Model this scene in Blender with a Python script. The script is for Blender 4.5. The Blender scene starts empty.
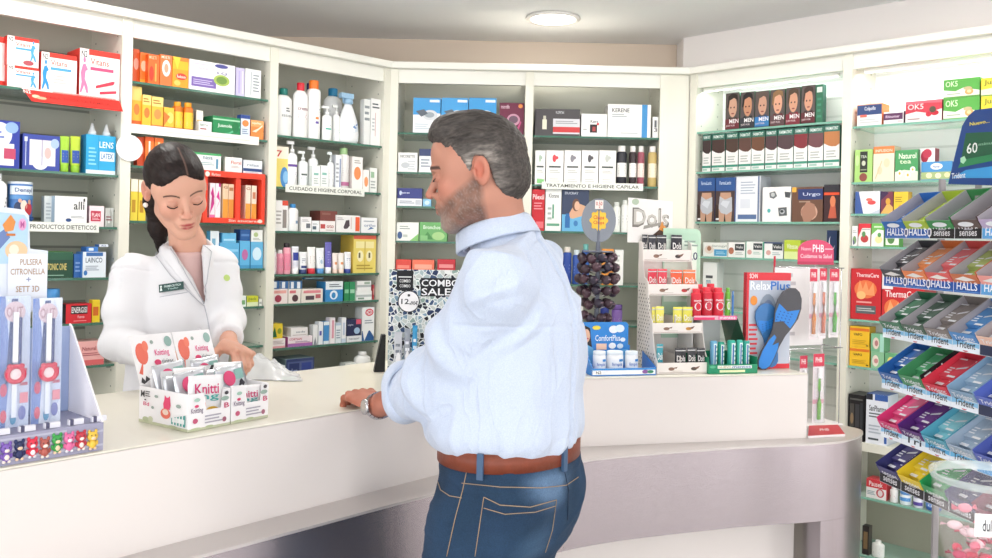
import bpy, math, random
import numpy as np
from mathutils import Matrix, Vector
random.seed(7)
COL = bpy.context.scene.collection
R = math.radians
# ---------------------------------------------------------------- camera model (992x558 frame)
F, CX, CY, ROLL, H = 880.0, 496.0, 238.0, 0.021, 1.47
CR_, SR_ = math.cos(ROLL), math.sin(ROLL)
def ray(px, py):
    dx, dy = px - CX, py - CY
    a = dx * CR_ + dy * SR_
    b = -dx * SR_ + dy * CR_
    return Vector((a / F, 1.0, -b / F))
def at_y(px, py, Y):
    r = ray(px, py)
    return Vector((r.x * Y, Y, H + r.z * Y))
def at_z(px, py, z):
    r = ray(px, py)
    t = (z - H) / r.z
    return Vector((r.x * t, t, z))
# ---------------------------------------------------------------- materials
MATS = {}
def lin(h):
    c = [int(h[i:i + 2], 16) / 255 for i in (0, 2, 4)]
    return [x / 12.92 if x <= .04045 else ((x + .055) / 1.055) ** 2.4 for x in c] + [1]
def mat(key, color=None, rough=.45, metal=0., bump=0., bscale=60., spec=.5, trans=0., alpha=1., emit=0., var=0., vscale=8., stretch=None, coat=0., ior=1.45, sss=0.):
    if key in MATS: return MATS[key]
    m = bpy.data.materials.new(key); m.use_nodes = True
    nt = m.node_tree; p = nt.nodes['Principled BSDF']
    c = lin(color or key)
    p.inputs['Base Color'].default_value = c
    p.inputs['Roughness'].default_value = rough
    p.inputs['Metallic'].default_value = metal
    p.inputs['Specular IOR Level'].default_value = spec
    p.inputs['IOR'].default_value = ior
    p.inputs['Transmission Weight'].default_value = trans
    p.inputs['Alpha'].default_value = alpha
    p.inputs['Coat Weight'].default_value = coat
    if sss:
        p.inputs['Subsurface Weight'].default_value = sss
        p.inputs['Subsurface Radius'].default_value = (.01, .004, .002)
    if emit:
        p.inputs['Emission Color'].default_value = c
        p.inputs['Emission Strength'].default_value = emit
    if bump or var:
        tc = nt.nodes.new('ShaderNodeTexCoord'); mp = nt.nodes.new('ShaderNodeMapping')
        nt.links.new(tc.outputs['Object'], mp.inputs['Vector'])
        if stretch: mp.inputs['Scale'].default_value = stretch
        n = nt.nodes.new('ShaderNodeTexNoise'); nt.links.new(mp.outputs['Vector'], n.inputs['Vector'])
        n.inputs['Scale'].default_value = bscale if bump else vscale
        n.inputs['Detail'].default_value = 3
        if bump:
            b = nt.nodes.new('ShaderNodeBump'); b.inputs['Strength'].default_value = bump; b.inputs['Distance'].default_value = .002
            nt.links.new(n.outputs['Fac'], b.inputs['Height']); nt.links.new(b.outputs['Normal'], p.inputs['Normal'])
        if var:
            n2 = nt.nodes.new('ShaderNodeTexNoise'); n2.inputs['Scale'].default_value = vscale; n2.inputs['Detail'].default_value = 4
            nt.links.new(mp.outputs['Vector'], n2.inputs['Vector'])
            mx = nt.nodes.new('ShaderNodeMix'); mx.data_type = 'RGBA'; mx.blend_type = 'MULTIPLY'
            mx.inputs['Factor'].default_value = 1
            rr = nt.nodes.new('ShaderNodeMapRange'); rr.inputs['From Min'].default_value = .3; rr.inputs['From Max'].default_value = .7
            rr.inputs['To Min'].default_value = 1 - var; rr.inputs['To Max'].default_value = 1
            nt.links.new(n2.outputs['Fac'], rr.inputs['Value'])
            mx.inputs['A'].default_value = c; nt.links.new(rr.outputs['Result'], mx.inputs['B'])
            nt.links.new(mx.outputs['Result'], p.inputs['Base Color'])
    MATS[key] = m
    return m
def vcol_mat(key, rough=.5, bump=0., bscale=200., sss=0., stretch=None, spec=.4, var=0., vscale=100.):
    """surface colour comes from the mesh's own colour attribute (lips, beard, brows)"""
    if key in MATS: return MATS[key]
    m = mat(key, 'ffffff', rough, bump=bump, bscale=bscale, sss=sss, stretch=stretch, spec=spec)
    nt = m.node_tree; p = nt.nodes['Principled BSDF']
    a = nt.nodes.new('ShaderNodeVertexColor'); a.layer_name = 'Col'
    if var:
        n = nt.nodes.new('ShaderNodeTexNoise'); n.inputs['Scale'].default_value = vscale; n.inputs['Detail'].default_value = 5
        tc = nt.nodes.new('ShaderNodeTexCoord'); mp = nt.nodes.new('ShaderNodeMapping')
        nt.links.new(tc.outputs['Object'], mp.inputs['Vector']); nt.links.new(mp.outputs['Vector'], n.inputs['Vector'])
        if stretch: mp.inputs['Scale'].default_value = stretch
        rr = nt.nodes.new('ShaderNodeMapRange'); rr.inputs['From Min'].default_value = .3; rr.inputs['From Max'].default_value = .7
        rr.inputs['To Min'].default_value = 1 - var; rr.inputs['To Max'].default_value = 1 + var * .6
        nt.links.new(n.outputs['Fac'], rr.inputs['Value'])
        mx = nt.nodes.new('ShaderNodeMix'); mx.data_type = 'RGBA'; mx.blend_type = 'MULTIPLY'; mx.inputs['Factor'].default_value = 1
        nt.links.new(a.outputs['Color'], mx.inputs['A']); nt.links.new(rr.outputs['Result'], mx.inputs['B'])
        nt.links.new(mx.outputs['Result'], p.inputs['Base Color'])
    else:
        nt.links.new(a.outputs['Color'], p.inputs['Base Color'])
    return m
def M(k):
    """hex string = printed card / plastic of that colour"""
    return MATS[k] if k in MATS else mat(k, k, rough=.38)
# ---------------------------------------------------------------- text meshes
_fc = bpy.data.curves.new('writing', 'FONT'); _fo = bpy.data.objects.new('writing', _fc)
TXT = {}
def text_geo(s, bold=.012):
    if s in TXT: return TXT[s]
    _fc.body = s; _fc.offset = bold; _fc.resolution_u = 2; _fc.fill_mode = 'FRONT'
    COL.objects.link(_fo)
    dg = bpy.context.evaluated_depsgraph_get(); dg.update()
    me = bpy.data.meshes.new_from_object(_fo.evaluated_get(dg))
    COL.objects.unlink(_fo)
    V = np.array([v.co[:2] for v in me.vertices]) if len(me.vertices) else np.zeros((1, 2))
    V = V - V.min(0); V = V / np.maximum(V.max(0), 1e-6)
    fs = [list(p.vertices) for p in me.polygons]
    bpy.data.meshes.remove(me)
    TXT[s] = (V, fs)
    return TXT[s]
# ---------------------------------------------------------------- mesh builder
class MB:
    def __init__(s): s.v = []; s.f = []; s.m = []; s.sm = []; s.mats = []
    def mi(s, k):
        m = M(k) if isinstance(k, str) else k
        if m not in s.mats: s.mats.append(m)
        return s.mats.index(m)
    def add(s, vs, fs, k, smooth=False):
        b = len(s.v); i = s.mi(k)
        s.v += [tuple(v) for v in vs]
        for f in fs: s.f.append([b + x for x in f]); s.m.append(i); s.sm.append(smooth)
        return s
    def box(s, x0, x1, y0, y1, z0, z1, k, ks=None, kt=None, T=None):
        vs = [Vector(p) for p in ((x0, y0, z0), (x1, y0, z0), (x1, y1, z0), (x0, y1, z0), (x0, y0, z1), (x1, y0, z1), (x1, y1, z1), (x0, y1, z1))]
        if T: vs = [T @ v for v in vs]
        s.add(vs, [(0, 1, 5, 4), (2, 3, 7, 6)], k); s.add(vs, [(1, 2, 6, 5), (3, 0, 4, 7)], ks or k); s.add(vs, [(4, 5, 6, 7), (3, 2, 1, 0)], kt or k)
        return s
    def prism(s, poly, z0, z1, k, T=None, kt=None, smooth=False):
        """poly in xy (ccw), extruded z0..z1"""
        n = len(poly)
        vs = [Vector((p[0], p[1], z0)) for p in poly] + [Vector((p[0], p[1], z1)) for p in poly]
        if T: vs = [T @ v for v in vs]
        s.add(vs, [(i, (i + 1) % n, n + (i + 1) % n, n + i) for i in range(n)], k, smooth)
        b = len(s.v) - 2 * n; i = s.mi(kt or k)
        s.f += [[b + n + j for j in range(n)], [b + j for j in reversed(range(n))]]; s.m += [i, i]; s.sm += [False, False]
        return s
    def lathe(s, prof, seg, k, T=None, sx=1, sy=1, cap=True, smooth=True):
        vs = []
        for r, z in prof:
            for j in range(seg):
                a = 2 * math.pi * j / seg
                vs.append(Vector((r * math.cos(a) * sx, r * math.sin(a) * sy, z)))
        if T: vs = [T @ v for v in vs]
        n = len(prof); fs = []
        for i in range(n - 1):
            for j in range(seg):
                fs.append((i * seg + j, i * seg + (j + 1) % seg, (i + 1) * seg + (j + 1) % seg, (i + 1) * seg + j))
        s.add(vs, fs, k, smooth)
        if cap:
            b = len(s.v) - len(vs); i = s.mi(k)
            s.f += [[b + j for j in reversed(range(seg))], [b + (n - 1) * seg + j for j in range(seg)]]; s.m += [i, i]; s.sm += [False, False]
        return s
    def tube(s, pts, r, k, seg=8, rs=None, flat=1.):
        pts = [Vector(p) for p in pts]; vs = []; n = len(pts); up0 = Vector((0, 0, 1))
        for i, p in enumerate(pts):
            t = (pts[min(i + 1, n - 1)] - pts[max(i - 1, 0)]).normalized()
            u = t.cross(up0)
            if u.length < 1e-3: u = t.cross(Vector((1, 0, 0)))
            u.normalize(); w = t.cross(u)
            rr = rs[i] if rs else r
            for j in range(seg):
                a = 2 * math.pi * j / seg
                vs.append(p + u * (rr * math.cos(a)) + w * (rr * flat * math.sin(a)))
        fs = [(i * seg + j, (i + 1) * seg + j, (i + 1) * seg + (j + 1) % seg, i * seg + (j + 1) % seg) for i in range(n - 1) for j in range(seg)]
        fs += [tuple(range(seg)), tuple(reversed(range((n - 1) * seg, n * seg)))]
        return s.add(vs, fs, k, True)
    def ball(s, c, r, k, seg=12, T=None):
        rx, ry, rz = r if hasattr(r, '__len__') else (r, r, r)
        vs = []; n = max(5, seg // 2 + 1)
        for i in range(n):
            ph = math.pi * (i + .001) / (n - 1 + .002) - math.pi / 2
            for j in range(seg):
                a = 2 * math.pi * j / seg
                vs.append(Vector((c[0] + rx * math.cos(ph) * math.cos(a), c[1] + ry * math.cos(ph) * math.sin(a), c[2] + rz * math.sin(ph))))
        if T: vs = [T @ v for v in vs]
        fs = [(i * seg + j, i * seg + (j + 1) % seg, (i + 1) * seg + (j + 1) % seg, (i + 1) * seg + j) for i in range(n - 1) for j in range(seg)]
        return s.add(vs, fs, k, True)
    def decals(s, spec, surf, curved=False, lay0=1):
        """spec: 'r x0 y0 x1 y1 col' | 'e ...' | 't x0 y0 x1 y1 col WORDS' | 'l x0 y0 x1 y1 col n' | 'p col x,y x,y ..' ; 0..100 from lower left"""
        lay = lay0
        for d in spec.split(';'):
            w = d.split()
            if not w: continue
            lay += 1; o = .00018 * lay
            if w[0] == 'p':
                pts = [tuple(float(q) / 100 for q in a.split(',')) for a in w[2:]]
                s.add([surf(u, v, o) for u, v in pts], [tuple(range(len(pts)))], w[1]); continue
            x0, y0, x1, y1 = [float(q) / 100 for q in w[1:5]]; k = w[5]
            if w[0] == 'r':
                n = 10 if curved else 1
                vs = []
                for i in range(n + 1):
                    u = x0 + (x1 - x0) * i / n
                    vs += [surf(u, y0, o), surf(u, y1, o)]
                s.add(vs, [(2 * i, 2 * i + 2, 2 * i + 3, 2 * i + 1) for i in range(n)], k)
            elif w[0] == 'e':
                n = 18
                s.add([surf((x0 + x1) / 2 + (x1 - x0) / 2 * math.cos(6.2832 * i / n), (y0 + y1) / 2 + (y1 - y0) / 2 * math.sin(6.2832 * i / n), o) for i in range(n)], [tuple(range(n))], k)
            elif w[0] == 'l':
                n = int(w[6])
                for i in range(n):
                    c = y0 + (y1 - y0) * (i + .5) / n; h = (y1 - y0) / n * .22
                    xe = x1 - (x1 - x0) * (.0, .18, .07)[i % 3]
                    s.add([surf(x0, c - h, o), surf(xe, c - h, o), surf(xe, c + h, o), surf(x0, c + h, o)], [(0, 1, 2, 3)], k)
            elif w[0] == 't':
                V, fs = text_geo(' '.join(w[6:]))
                s.add([surf(x0 + (x1 - x0) * q[0], y0 + (y1 - y0) * q[1], o) for q in V], fs, k)
        return s
    def front(s, w, z0, z1, spec, y=0., x=0., lay0=1):
        return s.decals(spec, lambda u, v, o: (x + u * w, y - o, z0 + v * (z1 - z0)), lay0=lay0)
    def build(s, name, parent=None, mw=None, bevel=0):
        me = bpy.data.meshes.new(name)
        me.from_pydata(s.v, [], s.f)
        for m in s.mats: me.materials.append(m)
        me.polygons.foreach_set('material_index', s.m); me.polygons.foreach_set('use_smooth', s.sm)
        me.update()
        o = bpy.data.objects.new(name, me); COL.objects.link(o)
        if parent: o.parent = parent
        if mw is not None: o.matrix_world = mw if not parent else mw
        if bevel:
            b = o.modifiers.new('edge', 'BEVEL'); b.width = bevel; b.segments = 2; b.limit_method = 'ANGLE'; b.angle_limit = .9
        return o
def tag(o, label, cat, group=None):
    o['label'] = label; o['category'] = cat
    if group: o['group'] = group
    return o
def empty(name, label, cat, mw=None, group=None):
    o = bpy.data.objects.new(name, None); COL.objects.link(o); o.empty_display_size = .05
    if mw is not None: o.matrix_world = mw
    return tag(o, label, cat, group)
def struct(o): o['kind'] = 'structure'; return o
def frame(origin, xdir, zdir=(0, 0, 1)):
    """matrix with local x = xdir, z = zdir, y = z cross x (into the shelf)"""
    x = Vector(xdir).normalized(); z = Vector(zdir).normalized(); y = z.cross(x)
    m = Matrix((x, y, z)).transposed().to_4x4(); m.translation = Vector(origin)
    return m
# ---------------------------------------------------------------- shared materials
mat('laminate', 'e8e6d8', .35, var=.03, vscale=3)
mat('cornice', 'ebeae1', .4)
mat('backpanel', 'cfcfc0', .5, var=.05, vscale=2)  # white laminate with its shade put into a grey-green colour
mat('lowpanel', 'a5a392', .5, var=.05, vscale=2)  # olive-grey panel below the board, darkened further for its shade
mat('slat_white', 'f6f6f2', .35)
mat('groove', '9a9c90', .6)
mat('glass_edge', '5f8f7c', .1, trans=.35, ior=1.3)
mat('glass_edge_bright', '9fd8c4', .1, trans=.4, ior=1.3)  # same edge glass, right bays' stronger light put into the colour
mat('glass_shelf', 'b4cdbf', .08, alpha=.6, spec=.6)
mat('glass_shelf_bright', 'c8efe0', .08, alpha=.5, spec=.6)  # same shelf glass, right bays' stronger light put into the colour
mat('counter_top', 'e6e2d4', .28, var=.02, vscale=2)
mat('counter_white', 'e6dfdb', .22, var=.015, vscale=2)
mat('brushed', 'b4acb2', .27, metal=.92, bump=.12, bscale=30, stretch=(1, 1, 60))
mat('brushed_top', 'cfcac8', .4, metal=.6)
mat('steel', 'c8c8cc', .25, metal=1)
mat('clear', 'ffffff', .05, alpha=.22, spec=.8)
mat('clear_blister', 'eef4fa', .08, alpha=.13, spec=.6)
mat('foil', 'cfd2d8', .3, metal=.7, bump=.4, bscale=40)
mat('floor_tile', 'd6d3ce', .35, var=.08, vscale=3)
mat('ceiling_paint', 'f6f6f6', .8)
mat('wall_paint', 'f8f2ef', .8)
mat('wall_paint_beige', 'dccbb9', .8)
mat('strip_glow', 'ffffff', emit=4)
mat('lamp_glow', 'fff8ec', emit=5)
# ---------------------------------------------------------------- camera
cam_d = bpy.data.cameras.new('camera'); cam = bpy.data.objects.new('camera', cam_d); COL.objects.link(cam)
cam_d.sensor_width = 36; cam_d.lens = F / 992 * 36; cam_d.shift_y = -(279 - CY) / 992; cam_d.clip_start = .05
cam.matrix_world = Matrix.Translation((0, 0, H)) @ Matrix.Rotation(R(90), 4, 'X') @ Matrix.Rotation(ROLL, 4, 'Z')
bpy.context.scene.camera = cam
# ---------------------------------------------------------------- shell
ZCEIL, YB = 2.45, 4.38
def slab(name, x0, x1, y0, y1, z0, z1, k):
    return struct(MB().box(x0, x1, y0, y1, z0, z1, k).build(name))
slab('floor', -4.2, 4.2, -4.6, 4.6, -.1, 0, 'floor_tile')
slab('ceiling', -4.2, 4.2, -4.6, 4.6, ZCEIL, ZCEIL + .1, 'ceiling_paint')
slab('wall_back', -4.2, .88, YB, YB + .12, 0, ZCEIL, 'wall_paint_beige')
slab('wall_left', -4.2, -4.05, -4.5, YB, 0, ZCEIL, 'wall_paint')
slab('wall_right', 3.95, 4.1, -4.5, 1.4, 0, ZCEIL, 'wall_paint')
struct(MB().prism([(.882, 4.23), (3.95, 1.162), (4.1, 1.3), (.882, 4.52)], 0, ZCEIL, 'wall_paint').build('wall_diagonal'))
# shop front behind the camera: sill, mullions, header
fr = MB()
for x in (-4.05, -2.4, -.8, .8, 2.4, 3.9): fr.box(x, x + .08, -4.5, -4.42, 0, ZCEIL, 'cornice')
fr.box(-4.05, 3.95, -4.5, -4.42, 2.3, ZCEIL, 'cornice').box(-4.05, 3.95, -4.5, -4.42, 0, .12, 'cornice')
struct(fr.build('window_1'))
# ---------------------------------------------------------------- bays
CLp, CRp = Vector((-.481, 3.9, 0)), Vector((.846, 3.9, 0))
dL, dB, dR = Vector((.7071, .7071, 0)), Vector((1, 0, 0)), Vector((.7071, -.7071, 0))
BAY = {
 'L1': (CLp - dL * 1.731, dL, .57), 'L2': (CLp - dL * 1.161, dL, .580), 'L3': (CLp - dL * .581, dL, .581),
 'B1': (Vector((-.481, 3.9, 0)), dB, .616), 'B2': (Vector((.135, 3.9, 0)), dB, .614),
 'R1': (CRp, dR, .706), 'R2': (CRp + dR * .706, dR, .80)}
def bay_pt(b, px, py, off=0.):
    """pixel ray -> (s, z) on the vertical plane standing `off` behind the bay's front edge"""
    o, d, w = BAY[b]; n = Vector((-d.y, d.x, 0)); r = ray(px, py); o2 = o + n * off
    # o2 + d*s = r*t (xy)
    det = d.x * (-r.y) + r.x * d.y
    s = (-o2.x * (-r.y) - r.x * o2.y * 1.0) / det if False else None
    A = np.array([[d.x, -r.x], [d.y, -r.y]]); s, t = np.linalg.solve(A, [-o2.x, -o2.y])
    return s, H + r.z * t
SH = {  # shelf heights, from where each front edge stands in the bay
 'L1': [(80, 95), (75, 172.5), (65, 226), (74, 278), (80, 323.4), (85, 366)],
 'L2': [(199, 90.2), (199, 133.2), (199, 170), (199, 222.5), (247, 268.5), (249, 306.7), (250, 346)],
 'L3': [(328, 140.3), (326, 189.6), (326, 232), (325, 273.7), (323, 302.2), (322, 344.7), (322, 384)],
 'B1': [(461, 133.6), (410, 172), (410, 206), (415, 241), (415, 271), (415, 330)],
 'B2': [(598, 136.7), (596, 185.6), (555, 231), (600, 285), (600, 325)],
 'R1': [(769, 126.5), (768, 169), (766, 221.8), (741, 257.6), (741, 312), (741, 352)],
 'R2': [(902, 123), (900, 181), (868, 213.7), (874, 246.5), (866, 320), (868, 367.7), (889, 447.3), (901, 505), (890, 562)]}
ZS = {b: [bay_pt(b, x, y, .012)[1] for x, y in L] for b, L in SH.items()}
DEP = {'L': .30, 'B': .30, 'R': .235}
WORDS = {('L1', 2): (28, 100, 'PRODUCTOS DIETETICOS'), ('L3', 1): (286, 365, 'CUIDADO  E  HIGIENE  CORPORAL'), ('B2', 1): (541.5, 643, 'TRATAMIENTO E HIGIENE CAPILAR')}
def make_bay(b, label):
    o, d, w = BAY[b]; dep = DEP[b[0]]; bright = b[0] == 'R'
    T = frame(o, d)
    root = empty('shelving_unit', label, 'shelving', T, 'wall shelving units around the shop')
    ZT = 2.21
    for x in ((0, .036) if b in ('L1', 'B1', 'R1', 'L2', 'L3', 'B2', 'R2') else ()), :
        m = MB().box(0, .018 if b not in ('L1', 'B1', 'R1') else .034, 0, dep, 0, ZT, 'laminate')
        # rows of shelf pin holes
        for yy in (.04, dep - .06):
            for k in range(26): m.box(.0335 if b in ('L1', 'B1', 'R1') else .0175, .0345 if b in ('L1', 'B1', 'R1') else .0187, yy, yy + .006, .75 + k * .056, .756 + k * .056, 'groove')
        m.build('side_panel', root, T, bevel=.0015)
        m = MB().box(w - .018 if b not in ('L3', 'B2', 'R2') else w - .034, w, 0, dep, 0, ZT, 'laminate')
        xi = w - (.0187 if b not in ('L3', 'B2', 'R2') else .0345)
        for yy in (.04, dep - .06):
            for k in range(26): m.box(xi, xi + .001, yy, yy + .006, .75 + k * .056, .756 + k * .056, 'groove')
        m.build('side_panel', root, T, bevel=.0015)
    zb_ = ZS[b][6] - .03 if b == 'R2' else .05
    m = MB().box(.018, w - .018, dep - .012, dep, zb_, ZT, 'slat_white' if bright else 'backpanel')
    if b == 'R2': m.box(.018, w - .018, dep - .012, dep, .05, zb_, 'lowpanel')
    if b in ('L1', 'R1', 'R2'):
        z = max(.8, zb_ + .05)
        while z < 2.15:
            m.box(.02, w - .02, dep - .0126, dep - .011, z, z + .006 + .003, 'groove' if b == 'L1' else 'e4e5e0'); z += .1 if b == 'L1' else .075
    m.build('back_panel', root, T)
    MB().box(.018, w - .018, .008, .028, 2.15, ZT, 'cornice').build('fascia', root, T)
    MB().box(.018, w - .018, .012, .03, 0, .1, 'laminate').build('plinth', root, T)
    if bright:  # strip fixture and lamp added to brighten the right bays
        MB().box(.05, w - .05, .030, .042, 2.135, 2.148, 'cornice').box(.055, w - .055, .031, .041, 2.1335, 2.135, 'strip_glow').build('added_light_strip', root, T)
        l = bpy.data.lights.new('strip', 'AREA'); l.shape = 'RECTANGLE'; l.size = w - .1; l.size_y = .012; l.energy = 3.2
        lo = bpy.data.objects.new('strip', l); COL.objects.link(lo); lo.matrix_world = T @ Matrix.Translation((w / 2, .036, 2.132)) @ Matrix.Rotation(R(28), 4, 'X')
    for i, z in enumerate(ZS[b]):
        if b == 'R2' and i == 6 or (i == 0 and False):
            MB().box(.018, w - .03, .005, dep - .012, z - .03, z, 'laminate').build('shelf_board', root, T); continue
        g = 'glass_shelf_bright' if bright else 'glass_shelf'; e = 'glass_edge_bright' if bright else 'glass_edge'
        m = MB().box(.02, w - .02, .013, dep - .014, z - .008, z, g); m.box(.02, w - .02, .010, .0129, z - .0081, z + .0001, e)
        sh = m.build('glass_shelf', root, T)
        for xs in (.03, w - .04):
            MB().box(xs, xs + .012, .02, .03, z - .014, z - .0085, '8a8c84').build('shelf_support', root, T)
        if (b, i) in WORDS:
            xa, xb, t = WORDS[(b, i)]
            sa = bay_pt(b, xa, 200, 0)[0]; sb = bay_pt(b, xb, 200, 0)[0]
            l = MB().box(sa, sb, .004, .0065, z - .020, z + .012, 'e9ebe4'); l.front(sb - sa, z - .02, z + .012, 't 4 28 96 74 55584f ' + t, y=.004, x=sa)
            l.build('shelf_label', root, T)
        if (b, i) == ('L2', 1):
            l = MB().box(.02, w - .06, .004, .0065, z - .024, z + .008, 'efefe8'); l.front(w - .08, z - .024, z + .008, 'l 6 30 92 60 d6d8d0 1', y=.004, x=.02); l.build('shelf_label', root, T)
    return root
make_bay('L1', 'white shelving bay at the far left holding the red runner boxes on its top shelf')
make_bay('L2', 'white shelving bay behind the pharmacist holding orange vitamin boxes')
make_bay('L3', 'white shelving bay just left of the back corner holding white lotion bottles')
make_bay('B1', 'white shelving bay behind the man holding blue monitor boxes on top')
make_bay('B2', 'white shelving bay with the row of white hair care boxes and dark bottles')
make_bay('R1', 'bright white shelving bay holding rows of hair dye boxes with faces')
make_bay('R2', 'bright white shelving bay behind the chewing gum rack')
struct(MB().box(.7495, .8455, 3.91, 4.2, 0, 2.21, 'laminate').build('trim_corner'))
# cornice running on top of all bays
def offs(pts, d):
    out = []
    for i, p in enumerate(pts):
        a = (pts[i] - pts[i - 1]).normalized() if i else None; c = (pts[i + 1] - pts[i]).normalized() if i < len(pts) - 1 else None
        t = ((a or c) + (c or a)).normalized(); n = Vector((-t.y, t.x, 0)); k = 1 / max(.3, n.dot(Vector((-(c or a).y, (c or a).x, 0))))
        out.append(p + n * d * k)
    return out
line = [CLp - dL * 1.74, CLp, CRp, CRp + dR * 1.52]
poly = [tuple(p[:2]) for p in offs(line, -.022)] + [tuple(p[:2]) for p in reversed(offs(line, .2))]
o = MB().prism(poly, 2.2105, 2.24, 'cornice').build('trim_cornice', bevel=.003); struct(o)
# ---------------------------------------------------------------- ceiling lamps
def downlight(x, y, label, e=16):
    T = Matrix.Translation((x, y, ZCEIL))
    r = empty('ceiling_downlight', label, 'ceiling light', T, 'recessed ceiling downlights')
    MB().lathe([(.098, -.002), (.118, -.003), (.122, -.010), (.118, -.014), (.100, -.013)], 40, 'e9e6e2', cap=False).build('trim_ring', r, T)
    MB().lathe([(.100, -.006), (.100, -.012), (.085, -.016), (.03, -.018)], 40, 'lamp_glow').build('lens', r, T)
    l = bpy.data.lights.new('lamp', 'AREA'); l.shape = 'DISK'; l.size = .18; l.energy = e; l.color = (1, .97, .93)
    lo = bpy.data.objects.new('lamp', l); COL.objects.link(lo); lo.location = (x, y, ZCEIL - .022)
p = at_z(553, 17, ZCEIL)
downlight(p.x, p.y, 'round lit ceiling downlight above the back shelves', 2.5)
for x, y in ((-2.0, 1.2), (.3, .6), (2.2, 1.2), (-1.9, -1.6), (.3, -1.8), (2.2, -1.6)):
    downlight(x, y, 'round ceiling downlight over the shop floor in front of the counter', 7)
for x, y in ((-1.15, 2.55), (-.35, 2.9), (.65, 2.95), (1.35, 2.5)):
    downlight(x, y, 'round ceiling downlight over the aisle behind the counter', 8)
# ---------------------------------------------------------------- counter
ZC, ZL, ZP = 1.07, .87, .632
def ln(p, q): return p, (q - p).normalized()
def isect(p, d, q, e):
    A = np.array([[d.x, -e.x], [d.y, -e.y]]); t, u = np.linalg.solve(A, [q.x - p.x, q.y - p.y]); return p + d * t
pa, da = ln(at_z(0, 468.8, ZC), at_z(343.6, 411.5, ZC)); pb, db = ln(at_z(575, 378, ZC), at_z(808, 373.5, ZC))
KC = isect(pa, da, pb, db)
CA = pa - da * 1.0; CB = at_z(808, 373.5, ZC)
fl = [CA, KC - da * .14, KC - da * .05 + db * .015, KC + db * .14, CB]
for v in fl: v.z = 0
def P2(L): return [tuple(p[:2]) for p in L]
DC = .56
bk = offs(fl, DC)
mid = offs(fl, .018)
croot = empty('service_counter', 'long white L-bent pharmacy counter with a silver brushed lower ledge', 'counter', Matrix.Translation((0, 2.4, 0)))
# the worktop in two boards with a fine joint
kb = at_z(287, 371.8, ZC)
MB().prism(P2(fl[:2] + [fl[2]]) + P2([bk[2], bk[1], bk[0]]), ZC - .004, ZC, 'counter_top').build('worktop', croot, Matrix.Identity(4), bevel=.0015)
MB().prism(P2([fl[2] + db * .0012, fl[3], fl[4]]) + P2([bk[4], bk[3], bk[2] + db * .0012]), ZC - .004, ZC, 'counter_top').build('worktop', croot, Matrix.Identity(4), bevel=.0015)
m = MB(); m.prism(P2(offs(fl, .001)) + P2(reversed(offs(fl, .03))), ZL, ZC - .0045, 'counter_white'); m.build('front_panel', croot, Matrix.Identity(4))
m = MB(); e0, e1 = offs(fl, .002)[4], bk[4]
dd = (fl[4] - fl[3]).normalized()
m.prism(P2([e0 - dd * .03 + Vector((-dd.y, dd.x, 0)) * .03, e0 - dd * .001 + Vector((-dd.y, dd.x, 0)) * .03, e1 - dd * .001, e1 - dd * .03]), ZL, ZC - .0045, 'counter_white'); m.build('end_panel', croot, Matrix.Identity(4))
# ledge outline
def cat(pts, n=10):
    out = []
    for i in range(len(pts) - 1):
        p0 = pts[max(i - 1, 0)]; p1 = pts[i]; p2 = pts[i + 1]; p3 = pts[min(i + 2, len(pts) - 1)]
        for k in range(n):
            t = k / n
            out.append(.5 * ((2 * p1) + (p2 - p0) * t + (2 * p0 - 5 * p1 + 4 * p2 - p3) * t * t + (3 * p1 - p0 - 3 * p2 + p3) * t ** 3))
    out.append(pts[-1]); return out
ctl = [at_z(x, y, ZL) for x, y in ((230, 547.4), (432, 494), (574.6, 461.5), (720, 448.2), (800, 444.2))]
ctl = [ctl[0] - (ctl[1] - ctl[0]) * 2.4] + ctl
tip = [at_z(x, y, ZL) for x, y in ((838, 441.6), (856, 437.3), (863, 432.5), (858, 428.5), (838, 424.5))]
curve = cat(ctl + tip, 8)
for v in curve: v.z = 0
endb = curve[-1].copy()
inner = [endb + Vector((-.25, .04, 0)), bk[4] + Vector((0, -.05, 0))] 
body = P2(curve) + P2([endb + Vector((-.2, .02, 0)), fl[4] + Vector((-.05, .2, 0)), fl[3] + Vector((0, .2, 0)), fl[1] + Vector((-.13, .13, 0)), fl[0] + Vector((-.13, .13, 0))])
MB().prism(body, ZL - .006, ZL, 'brushed_top').build('ledge', croot, Matrix.Identity(4))
cin = offs(curve, .02)
MB().prism(P2(offs(curve, .002)) + P2(reversed(cin)), ZP, ZL - .0065, 'brushed', smooth=False).build('metal_fascia', croot, Matrix.Identity(4))
# recessed base and the leg at the rounded end
k0 = min(range(len(curve)), key=lambda i: abs((ray(821, 522).x) - curve[i].x / curve[i].y))
legc = curve[k0:]
MB().prism(P2(offs(legc, .002)) + P2([legc[-1] + Vector((-.2, .02, 0)), legc[0] + Vector((-.02, .16, 0))]), 0, ZP - .0005, 'brushed').build('end_leg', croot, Matrix.Identity(4))
bs = offs(curve[:k0 + 1], .13)
MB().prism(P2(bs) + P2(reversed(offs(curve[:k0 + 1], .16))), 0, ZP, 'counter_white').build('base_panel', croot, Matrix.Identity(4))
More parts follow.
